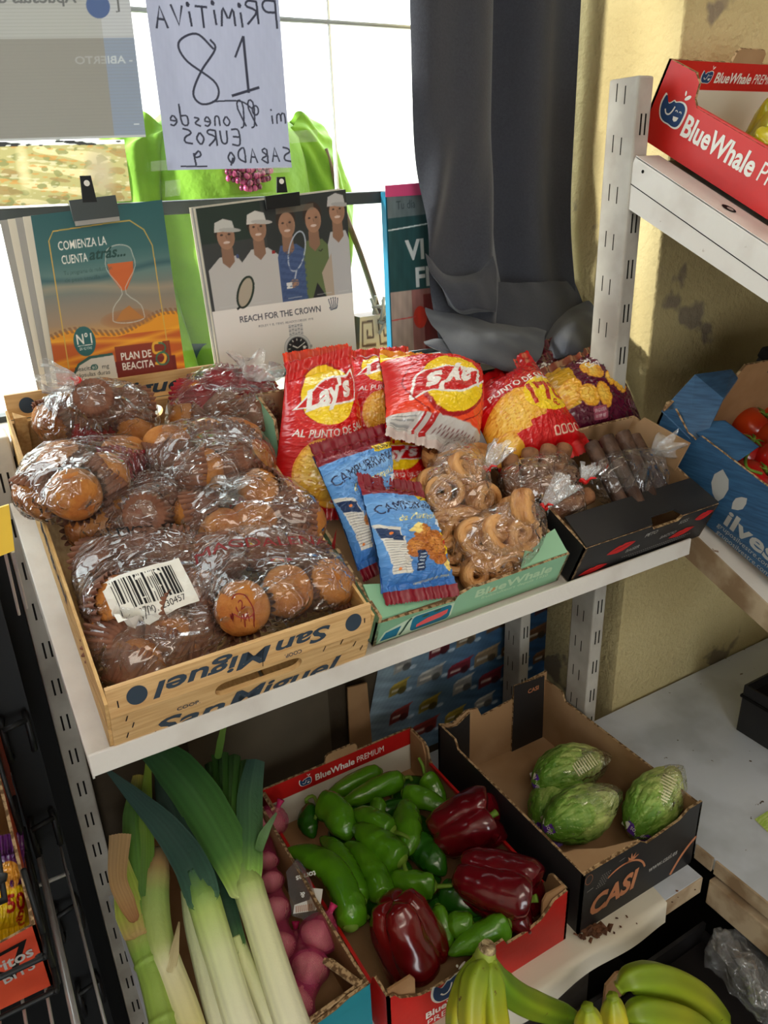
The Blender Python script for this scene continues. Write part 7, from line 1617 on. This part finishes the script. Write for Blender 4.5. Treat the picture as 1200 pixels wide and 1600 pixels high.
# ------------------------------------------------------------------ wrapped lettuces
M['lett'] = pbr('lettuce_leaf', (1, 1, 1), .45, .35, attr=True, bump=.5, bscale=95, bdet=3)
M['purple'] = pbr('purple_print', (.34, .17, .56), .5, .3)
def lettuce(label, p, axis, L, R_, seed, corner=None, code=True):
    t = thing('lettuce', label, 'lettuce', p, 'wrapped lettuce hearts'); n, m = 110, 70; th = np.linspace(0, 2 * PI, n, endpoint=False); V = []; C = []
    for i in range(m):
        a = i / (m - 1); s = math.sin(PI * a) ** .62 * (1 - .18 * (a - .4)); z = (a - .5) * L
        lay = (th / (2 * PI) * 5 + a * 1.1 + .15 * np.sin(th * 2 + seed)) % 1.0
        vein = np.abs(np.sin(th * 9 + 5 * np.sin(a * 4 + seed) + 2.4 * a)); fine = np.abs(np.sin(th * 23 + 8 * a + 3 * np.sin(7 * a)))
        rr = R_ * s * (1 + .055 * lay - .06 * (vein < .16) * math.sin(PI * a) + .018 * fine + .02 * np.sin(a * 40 + th * 3))
        V.append(np.stack([rr * np.cos(th), rr * np.sin(th), z + 0 * th], 1))
        g = np.clip(.25 + .75 * lay * (1 - a) * 1.3, 0, 1)[:, None]
        g = np.clip(.35 * g + .95 - 1.35 * a + .22 * (fine[:, None] - .5) + .25 * wav(V[-1] if False else np.stack([np.cos(th) * 3, np.sin(th) * 3, 0 * th + a * 6], 1), 2.2, seed)[:, None], 0, 1); c = np.array((.86, .89, .56)) * (1 - g) + np.array((.36, .54, .16)) * g; c = np.where((vein < .05)[:, None], .5 * c + .5 * np.array((.86, .90, .64)), c); C.append(c)
    V = np.concatenate(V); C = np.concatenate(C); X_ = np.array(orient(p, axis, seed)); W_ = V @ X_[:3, :3].T + X_[:3, 3]
    mk('leaf_head', W_, gridfaces(n, m, wrap=True), M['lett'], t, True, col=C)
    A = X_[:3, 2]; pts = np.concatenate([W_[::37] + (W_[::37] - np.asarray(p)) * .045] + ([np.array([corner])] if corner is not None else []))
    fo = hull_film('film_wrap', pts, t, M['film_tight'], seed=seed, crinkle=.0010); 
    bv = bvh_of([fo]); vw = nrm(CAM - np.asarray(p)); eu = nrm(np.cross(np.array([0, 0, 1.0]), vw)); ev = np.cross(vw, eu)
    # purple band near the blunt end
    ax2 = np.array([A @ eu, A @ ev]); ax2 /= np.linalg.norm(ax2); rot = math.degrees(math.atan2(ax2[1], ax2[0])); c0 = ax2 * (-L * .40)
    f2 = lambda q: xf(q, 1, 1, rot, c0[0], c0[1])
    lb = wrap_decal('printed_band', [f2(S_rect(-.007, -R_ * .72, .009, R_ * .35))], M['purple'], t, p, eu, ev, bv, .0009, .006)
    wrap_decal('lettering', [f2(S_text('Cogollos', 0, -.010, .008, rot=90, wid=.034)), f2(S_rr(-.0045, .010, .0065, .022, .002))], M['i_white'], t, p, eu, ev, bv, .0014, .006)
    if code:
        c1 = ax2 * (L * .20) + np.array([-ax2[1], ax2[0]]) * (-.004); f3 = lambda q: xf(q, 1, 1, rot + 8, c1[0], c1[1])
        wrap_decal('barcode', [f3(S_rect(-.020 + .0046 * k, -.010, -.0178 + .0046 * k, .012)) for k in range(9)] + [f3(S_stroke([(-.016, -.001), (-.004, -.001)], .0012))], ink('i_cream', (.90, .88, .70)) if 'i_cream' not in M else M['i_cream'], t, p, eu, ev, bv, .0012, .006)
    return t
lettuce('wrapped lettuce heart with cream barcode, at the back of the three', Zp(888, 1203, .538), (.97, -.10, .08), .150, .043, 1, Zp(966, 1182, .585))
lettuce('wrapped lettuce heart in front, purple band at its left end', Zp(908, 1270, .545), (.97, -.12, .12), .146, .042, 2, Zp(977, 1226, .60), False)
lettuce('wrapped lettuce heart on the right with a pointed film corner', Zp(1022, 1252, .555), (.82, .16, .40), .142, .041, 3, Zp(1078, 1196, .62))
lettuce('wrapped lettuce heart lying lowest beneath the left pair', Zp(862, 1258, .506), (.80, .40, .05), .110, .038, 4, None, False)
# ------------------------------------------------------------------ bananas
M['banana'] = pbr('greenish_banana_peel', (1, 1, 1), .42, .4, attr=True, c3=(.36, .24, .10), c3scale=70, c3lo=.70, c3hi=.74)
def banana(label, pts, r, group=None, c0=(.48, .57, .13), c1=(.66, .64, .15), bunch=None):
    P = [np.asarray(q, float) for q in pts]; m, n = 44, 30; t = bunch or thing('banana', label, 'banana', np.mean(P, 0), group)
    S = spline(P, m); tt = np.linspace(0, 1, m); R_ = r * np.interp(tt, [0, .05, .16, .3, .6, .85, .94, 1], [.42, .40, .72, .97, 1.0, .80, .48, .26])
    mb = MB(); mb.tube(S, R_, n); V = mb.V[0]; th = np.tile(np.linspace(0, 2 * PI, n, endpoint=False), m); ctr = np.repeat(S, n, 0)
    mb.V[0] = ctr + (V - ctr) * (1 + .075 * np.cos(5 * th))[:, None]
    c = np.repeat(ramp(tt, [(0, (.50, .58, .14)), (.25, c0), (.6, c1), (.9, c0), (.97, (.40, .36, .12)), (1, (.16, .12, .08))]), n, 0) * (1 + .05 * np.cos(5 * th))[:, None]
    mb.C = [c]; o = mb.build('banana' if bunch else 'peel', M['banana'], t, True)
    d = nrm(S[-1] - S[-3]); MB().tube([S[-1] - d * .002, S[-1] + d * .003], [R_[-1] * .9, R_[-1] * .7], 10).build('tip', M['slot'], o if bunch else t); return t
t = thing('banana_crate', 'black banana crate with a brown torn corner at the bottom right', 'crate', (.66, .36, 0))
fb = Frame((.36, .175, .0)); mb = MB(fb)
mb.box((0, 0, .20), (.50, .006, .34)).box((0, .334, .20), (.50, .340, .375)).box((0, .006, .20), (.006, .334, .36)).box((.494, .006, .20), (.50, .334, .36)).box((.006, .006, .20), (.494, .334, .206)); MB(fb).box((.008, .008, .206), (.492, .330, .345)).build('inner_tray', M['slot'], t); MB(fb).box((.012, .20, .345), (.20, .325, .395), bev=.01).build('inner_tray', M['slot'], t); mb.build('body', M['black_card'], t)
MB(fb).prism([(0, 0), (.05, 0), (.045, .05), (.02, .062), (0, .05)], (.27, .333, .355), ex, ez, (0, -.004, 0)).build('torn_corner', M['kraft'], t)
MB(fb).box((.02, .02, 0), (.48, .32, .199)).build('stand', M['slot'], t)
Yq = lambda px, py, y: at(px, py, 'y', y)
cr = Yq(757, 1494, .495)
bunch = thing('banana_bunch', 'bunch of green-yellow bananas standing upright before the red pepper box', 'bananas', cr - (0, 0, .18))
def fing(lab, pts, r, **k): banana(lab, pts, r, **k)
fing('leftmost banana of the bunch standing before the red box', [cr + (-.006, .004, 0), Yq(736, 1525, .490), Yq(722, 1565, .480), Yq(716, 1612, .468), Yq(728, 1710, .452)], .0150, bunch=bunch)
fing('second banana of the bunch standing before the red box', [cr + (-.002, -.006, 0), Yq(745, 1525, .478), Yq(738, 1570, .464), Yq(742, 1625, .450), Yq(764, 1730, .436)], .0160, bunch=bunch)
fing('third banana of the bunch, nearest to us', [cr + (.004, -.008, 0), Yq(766, 1528, .476), Yq(770, 1575, .462), Yq(780, 1625, .450), Yq(806, 1735, .436)], .0170, bunch=bunch)
fing('banana of the standing bunch curving off to the right', [cr + (.008, .0, -.004), Yq(778, 1532, .486), Yq(812, 1560, .480), Yq(858, 1578, .474), Yq(906, 1590, .468)], .0170, c0=(.38, .52, .11), c1=(.50, .57, .13), bunch=bunch)
t = bunch
mb = MB(); mb.tube(spline([cr + (-.004, .0, -.014), cr + (.0, -.001, .002), cr + (.003, -.001, .012)], 10), np.interp(np.linspace(0, 1, 10), [0, .6, 1], [.0135, .0125, .0105]), 16); mb.build('stalk', pbr('banana_stalk', (.60, .66, .26), .6), t, True)
p = cr + (.003, -.001, .012); mb = MB(); mb.tube([p, p + (.002, 0, .006)], [.0112, .0085], 12); o = mb.build('cut_end', pbr('dry_cut_end', (.76, .68, .52), .8, c2=(.45, .36, .24), vscale=90, bump=.6, bscale=200), t)
G1, G2 = (.46, .56, .12), (.60, .62, .16)
fing('large banana arching along the top of the right-hand pile', [Yq(966, 1545, .445), Yq(988, 1530, .440), Yq(1035, 1532, .430), Yq(1085, 1556, .420), Yq(1120, 1590, .41), Yq(1146, 1632, .40)], .0215, c0=G1, c1=G2)
fing('banana under the arching one in the right-hand pile', [Yq(972, 1590, .420), Yq(1000, 1582, .412), Yq(1040, 1588, .402), Yq(1085, 1604, .392), Yq(1130, 1640, .385)], .0200, c0=G1, c1=G2)
fing('yellowish banana end pointing up left of the pile', [Yq(975, 1700, .385), Yq(968, 1660, .392), Yq(963, 1620, .400), Yq(959, 1580, .408), Yq(957, 1556, .412)][::-1], .0170, c0=(.74, .70, .18), c1=(.80, .74, .22))
fing('short yellow-green banana end at the pile\'s far left', [Yq(918, 1572, .405), Yq(921, 1600, .400), Yq(928, 1640, .392), Yq(936, 1690, .385)], .0170, c0=(.70, .68, .16), c1=(.72, .70, .18))

# cloudy plastic bag and dark corner below the deck
t = thing('plastic_bag', 'crumpled cloudy plastic bag hanging beside the bananas', 'plastic bag', (1.0, .40, .05))
p = [Yq(1130, 1466, .47), Yq(1118, 1540, .46), Yq(1200, 1500, .44), Yq(1270, 1520, .40), Yq(1160, 1600, .42), Yq(1250, 1640, .38), Yq(1215, 1580, .36), Yq(1140, 1500, .49)]
hull_film('bag_film', np.concatenate([sphere_pts(q, .016, 14) for q in p]), t, film('thin_bag_film', haze=.14, bump=1.0, bscale=16, wisps=.16, base=.04, gloss=1.5, rough=.14), seed=3, crinkle=.009)
t = thing('display_card', 'pale grey card leaning in the shade under the lower shelf\'s front', 'card', (.62, .60, 0))
MB().prism([(0, 0), (.21, .0), (.20, .36), (.0, .34)], (.47, .575, .06), ex, ez, (0, .004, 0)).build('card_board', pbr('grey_card', (.62, .60, .58), .7, c2=(.5, .48, .46), vscale=8), t)

# ------------------------------------------------------------------ tomatoes, yellow peppers
M['tomato'] = pbr('ripe_tomato_skin', (.78, .10, .06), .22, .5, c2=(.70, .06, .06), vscale=8, coat=.4)
M['tomato_o'] = pbr('orange_red_tomato_skin', (.84, .26, .06), .24, .5, c2=(.76, .14, .05), vscale=9, coat=.4)
def tomato(label, p, r, mat, axis=(0, 0, 1), spin=0, stalk=None):
    t = thing('tomato', label, 'tomato', p, 'tomatoes'); n, m = 60, 30; th = np.linspace(0, 2 * PI, n, endpoint=False); V = []
    for i in range(m):
        a = PI * i / (m - 1); s = math.sin(a); z = math.cos(a) * .84 - .14 * math.exp(-(a / .35) ** 2); V.append(np.stack([r * (s + .002) * (1 + .035 * np.cos(5 * th) * math.exp(-(a / 1.0) ** 2)) * np.cos(th), r * (s + .002) * (1 + .035 * np.cos(5 * th) * math.exp(-(a / 1.0) ** 2)) * np.sin(th), r * z + 0 * th], 1))
    X_ = np.array(orient(p, axis, spin)); mk('skin', np.concatenate(V) @ X_[:3, :3].T + X_[:3, 3], gridfaces(n, m, wrap=True, flip=True), mat, t, True)
    top = np.asarray(p) + X_[:3, 2] * r * .70; mb = MB()
    for k in range(5):
        a = 2 * PI * k / 5; d = X_[:3, 0] * math.cos(a) + X_[:3, 1] * math.sin(a); mb.tube([top, top + d * r * .22 + X_[:3, 2] * r * .10, top + d * r * .5 + X_[:3, 2] * r * .06], [.0030, .0028, .0006], 6, flat=.5)
    if stalk is not None: mb.tube(spline([top] + stalk, 14), .0022, 8)
    mb.build('calyx', M['stem'], t, True); return t
Bt = lambda px, py, h: BTF.at(px, py, h)
up = BTF.M[2]
tomato('orange-red tomato at the back by the brown cardboard wall', Bt(1176, 668, .040), .037, M['tomato_o'], up + (.4, -.2, 0), .3)
tomato('red tomato under the long green stalk', Bt(1163, 708, .036), .036, M['tomato'], up + (.1, -.1, 0), .8, [Bt(1176, 690, .085), Bt(1171, 706, .085), Bt(1165, 716, .086), Bt(1168, 732, .084), Bt(1190, 740, .08)])
tomato('large red tomato nearest the blue side wall', Bt(1172, 756, .038), .039, M['tomato'], up + (.5, -.4, 0), .1)
tomato('red tomato cut by the picture\'s right edge, upper one', Bt(1212, 690, .045), .034, M['tomato_o'], up + (-.6, -.2, 0), .5)
tomato('red tomato with green calyx facing left at the picture\'s right edge', Bt(1216, 724, .050), .036, M['tomato'], up + (-.9, -.5, .0), .9)
tomato('red tomato lowest at the picture\'s right edge', Bt(1214, 790, .045), .036, M['tomato'], up, .4)
tomato('tomato in the dark back corner of the blue box', Bt(1204, 645, .042), .032, M['tomato_o'], up + (-.4, .2, 0), .2)
M['ypep'] = pbr('yellow_green_pepper_skin', (.76, .70, .10), .25, .5, c2=(.62, .64, .10), vscale=12, coat=.4)
Ub = lambda px, py, h: UB.at(px, py, h)
bell('yellow pepper at the right edge inside the upper red box', Ub(1206, 212, .045), (.1, -.5, .8), .034, .066, M['ypep'], .3, 5)['group'] = 'yellow peppers'
bell('greenish yellow pepper below the other in the upper red box', Ub(1218, 240, .050), (-.5, -.3, .7), .032, .062, M['ypep'], .9, 6)['group'] = 'yellow peppers'

# ------------------------------------------------------------------ poster behind, dry skins, green scrap
t = thing('wall_poster', 'blue ice cream poster with rows of small boxes on the low back wall', 'poster', (.78, 1.08, .42))
cv = Canvas(1.0, .66, 220, (.20, .36, .52)); X, Y = cv.X, cv.Y
cv.A[:] = np.array((.55, .62, .66)) * np.clip(1 - X * 1.25, 0, 1)[..., None] + np.array((.15, .30, .46)) * np.clip(X * 1.25, 0, 1)[..., None]
rn = random.Random(11); pal = [(.42, .14, .18), (.36, .24, .16), (.56, .48, .20), (.52, .44, .34), (.26, .14, .16), (.58, .57, .55), (.40, .28, .18), (.46, .18, .16)]
for r_ in range(5):
    for k in range(6):
        x, y = .07 + .155 * k + .03 * (r_ % 2), .56 - .12 * r_ + rn.uniform(-.012, .012); x += rn.uniform(-.02, .02); w, h = rn.uniform(.085, .13), rn.uniform(.036, .058); c = pal[(r_ * 5 + k * 3) % 8]; sk = .012
        cv.paint(S_poly([(x, y), (x + w, y + sk), (x + w, y + sk + h), (x, y + h)]), c); cv.paint(S_poly([(x, y + h), (x + w, y + sk + h), (x + w + .018, y + sk + h + .014), (x + .018, y + h + .014)]), tuple(min(1, 1.3 * q) for q in c)); cv.paint(S_rect(x + .012, y + h * .45, x + w * .55, y + h * .72), (.85, .82, .76), .8)
        cv.paint(S_ell(x + w * .75, y + h * .35, .022, .017), tuple(.55 * np.array(c)), .9); cv.paint(S_ell(x + w + .014, y + .004, .018, .009), (.75, .80, .84), .8)
cv.noise(30, .10, 2); cv.noise(80, .08, 3)
q = [at(602, 985, 'y', 1.080), at(868, 880, 'y', 1.080), at(866, 1085, 'y', 1.080), at(560, 1212, 'y', 1.080)]
printed('poster_sheet', q, cv, M['print'], t)
t = thing('cardboard_sheet', 'brown cardboard offcut leaning on the low back wall left of the poster', 'cardboard', (.52, 1.07, .45))
MB().prism([(0, 0), (.05, 0), (.045, .17), (.004, .175)], (.508, 1.062, ZL + .001), ex, ez, (0, .004, 0)).build('sheet', M['kraft'], t)
t = thing('wall_panel', 'dull brown board leaning on the low back wall behind the leeks', 'board', (.34, 1.07, ZL))
MB().prism([(0, 0), (.26, 0), (.26, .30), (0, .30)], (.21, 1.060, ZL + .001), ex, ez, (0, .006, 0)).build('board', pbr('dull_board', (.36, .31, .24), .8, c2=(.30, .26, .20), vscale=5), t)
def skins():
    mb = MB(); rn = random.Random(4)
    for k in range(70):
        if k < 42: px, py = rn.gauss(920, 13), rn.gauss(1453, 8)
        else: px, py = rn.uniform(900, 1095), rn.uniform(1375, 1470)
        if (k >= 42 and py < 1472 - (px - 890) * .52) or py > 1535 - (px - 800) * .47 or px < 897: continue
        p = Zp(px, py, ZL + .004); s = rn.uniform(.003, .008) if k < 42 else rn.uniform(.001, .0025); a = rn.uniform(0, 6.28); tl = rn.uniform(-.6, .6)
        e1 = np.array([math.cos(a), math.sin(a), tl]) * s; e2 = np.array([-math.sin(a), math.cos(a), rn.uniform(-.5, .5)]) * s * .7
        V = [p - e1 - e2, p + e1 - e2 * .6, p + e1 * .8 + e2, p - e1 * .7 + e2 * .9, p + np.array([0, 0, s * .5])]
        mb.add(V, [(0, 1, 4), (1, 2, 4), (2, 3, 4), (3, 0, 4)])
    o = mb.build('onion_skins', pbr('dry_onion_skin', (.42, .26, .15), .8, c2=(.30, .17, .09), vscale=90)); setp(o, 'dry brown onion skins scattered on the lower shelf before the black box', 'onion skins', None, 'stuff')
skins()
t = thing('paper_scrap', 'yellow-green paper scrap on the white base board at the right edge', 'paper scrap', Zp(1195, 1282, ZD))
q = [Zp(1179, 1280, ZD + .003), Zp(1206, 1263, ZD + .006), Zp(1226, 1292, ZD + .003), Zp(1200, 1300, ZD + .002)]
mk('scrap', np.array(q), [(3, 2, 1, 0)], pbr('yellow_green_paper', (.62, .74, .28), .6, c2=(.76, .82, .50), vscale=60, stretch=(1, 6, 1)), t)
mk('scrap_back', np.array(q) - (0, 0, .0012), [(0, 1, 2, 3)], M['white_card'], t)

# ------------------------------------------------------------------ black wire rack with snack boxes at the left
t = thing('wire_rack', 'black metal rack with chromed wire shelf at the left edge', 'rack', (-.2, .7, 0))
xr, yr = -.003, .80
MB().box((-.60, 1.035, 0), (.0205, 1.045, 1.15)).build('back_panel', M['black_metal'], t)
MB().box((xr - .034, yr, 0), (xr, yr + .030, 1.165), bev=.002).box((xr - .003, yr - .004, 0), (xr + .0, yr + .034, 1.165)).build('upright_post', M['black_metal'], t)
for z in (.42, .56, .70, .84, .98):
    mb = MB(); mb.tube([(xr - .028, yr - .004, z), (xr - .030, yr - .020, z - .004), (xr - .030, yr - .022, z - .045), (xr - .028, yr - .004, z - .052)], .0032, 8).tube([(xr - .006, yr - .004, z), (xr - .005, yr - .014, z - .004), (xr - .005, yr - .014, z - .045), (xr - .006, yr - .004, z - .052)], .0032, 8).tube([(xr - .030, yr - .021, z - .004), (xr - .005, yr - .0145, z - .004)], .0032, 8)
    mb.build('hook', M['black_metal'], t, True)
mb = MB()
for k in range(19): x = xr - .006 - .021 * k; mb.tube([(x, .24, .795), (x, .78 if k < 2 else .98, .795)], .0016, 8)
for y in (.30, .52, .74, .95): mb.tube([(-.38, y, .792), (xr - (.030 if y > .75 else .004), y, .792)], .0022, 8)
mb.tube([(xr - .030, .24, .795), (xr - .030, .98, .795)], .0030, 8)
mb.build('wire_shelf', M['steel'], t, True)
mb = MB()
for z in (.822, .868): mb.tube(spline([(-.38, .575, z), (-.075, .575, z), (-.047, .578, z), (-.0395, .595, z), (-.0395, .78, z + .02)], 40), .0026, 8)
mb.tube([(-.0395, .60, .80), (-.0395, .60, .95)], .0026, 8).tube([(-.0395, .70, .80), (-.0395, .70, 1.05)], .0022, 8)
mb.build('basket_wire', M['black_metal'], t, True)
def snack_box(label, x0, x1, y0, y1, z0, hf, hb, words):
    t = thing('snack_box', label, 'box', ((x0 + x1) / 2, (y0 + y1) / 2, z0)); d = y1 - y0; w = x1 - x0; f = Frame((x0, y0, z0))
    MB(f).prism([(0, 0), (w, 0), (w, hf), (w * .9, hf - .004), (w * .4, hf - .008), (0, hf)], (0, 0, 0), ex, ez, (0, .003, 0), (0, 1), me=2).build('front_panel', [M['orange_card'], M['kraft'], M['kraft_edge']], t)
    sd = [(0, 0), (d, 0), (d, hb), (d * .55, hb), (.012, hf + .012), (0, hf)]
    for x, s in ((0, 1), (w, -1)): MB(f).prism(sd, (x, 0, 0), ey, ez, (.003 * s, 0, 0), (0, 1), me=2).build('side_panel', [M['orange_card'], M['kraft'], M['kraft_edge']], t)
    MB(f).box((.003, d - .003, 0), (w - .003, d, hb)).box((.003, .003, .0), (w - .003, d - .003, .003)).build('back_panel', M['kraft'], t)
    if words:
        decal('logo', [S_poly([(w - .064, .064), (w - .010, .070), (w - .028, .030)]), ], M['slot'], t, f.w((0, 0, 0)), ex, ez, .0005)
        decal('logo', [S_poly([(w - .056, .061), (w - .018, .0655), (w - .030, .040)])], M['orange_card'], t, f.w((0, 0, 0)), ex, ez, .0008)
        decal('lettering', [S_text('Doritos', w - .036, .052, .013, rot=6, bold=.03, wid=.056, shear=.1), S_text('BITS', w - .024, .036, .011, rot=6, bold=.02), S_text('Doritos', w - .080, .022, .012, rot=6, bold=.03, wid=.05), S_text('BITS', w - .070, .008, .011, rot=6, bold=.02)], M['i_grey'], t, f.w((0, 0, 0)), ex, ez, .0012)
    return t
snack_box('orange-red snack box with grey lettering on the wire shelf', -.33, -.043, .600, .900, .802, .082, .20, True)
snack_box('orange-red snack box further back on the black rack', -.33, -.044, .905, 1.02, .802, .24, .26, False)
t = thing('rack_shelf', 'upper wire tray of the black rack at the left edge', 'rack shelf', (-.2, .6, 1.06))
mb = MB()
for k in range(9): x = -.075 - .03 * k; mb.tube([(x, .46, 1.060), (x, .80, 1.060)], .0016, 8)
mb.tube(spline([(-.36, .452, 1.085), (-.07, .452, 1.085), (-.048, .47, 1.085), (-.046, .60, 1.085), (-.046, .80, 1.085)], 30), .0028, 8).tube([(-.046, .80, 1.06), (-.046, .46, 1.06), (-.36, .46, 1.06)], .0026, 8)
mb.build('tray_wire', M['black_metal'], t, True)
snack_box('orange-red snack box on the upper wire tray, cut by the picture\'s left edge', -.33, -.052, .470, .78, 1.063, .060, .105, False)
t = pillow('snack_bag', "yellow and purple snack bag priced 1'50 € in the snack box", 'snack bag', [at(-42, 1338, 'y', .690), at(38, 1322, 'y', .690), at(47, 1448, 'y', .640), at(-34, 1470, 'y', .640)], .030,
    (lambda cv: (cv.where(cv.Y > .62, (.36, .12, .40)), cv.paint(S_ell(.62, .78, .24, .20), (.93, .66, .24)), cv.paint(S_ell(.66, .66, .05, .05), (.36, .12, .40)), cv.paint(S_text("1'50", .62, .40, .24, bold=.04, wid=.62), (.75, .10, .10)), cv.paint(S_text('€', .80, .16, .20, bold=.03), (.75, .10, .10)), cv)[-1])(Canvas(1.0, 1.15, 90, (.96, .82, .10))), (.9, .75, .1), seed=3)
t = thing('price_card', 'plain yellow card hanging on the rack at the left edge', 'card', at(5, 840, 'y', .62))
q = [at(-40, 806, 'y', .62), at(14, 789, 'y', .62), at(23, 860, 'y', .615), at(-40, 885, 'y', .615)]
MB().add(np.array(q + [p_ + np.array([0, .003, 0]) for p_ in q]), [(3, 2, 1, 0), (4, 5, 6, 7), (0, 1, 5, 4), (1, 2, 6, 5), (2, 3, 7, 6), (3, 0, 4, 7)]).build('card', pbr('yellow_card', (.86, .70, .10), .55), t)
mb = MB().tube([at(8, 864, 'y', .625), at(30, 960, 'y', .70)], .0014, 6).tube([at(20, 862, 'y', .625), at(42, 950, 'y', .70)], .0014, 6); mb.build('hanger_wire', M['steel'], t)
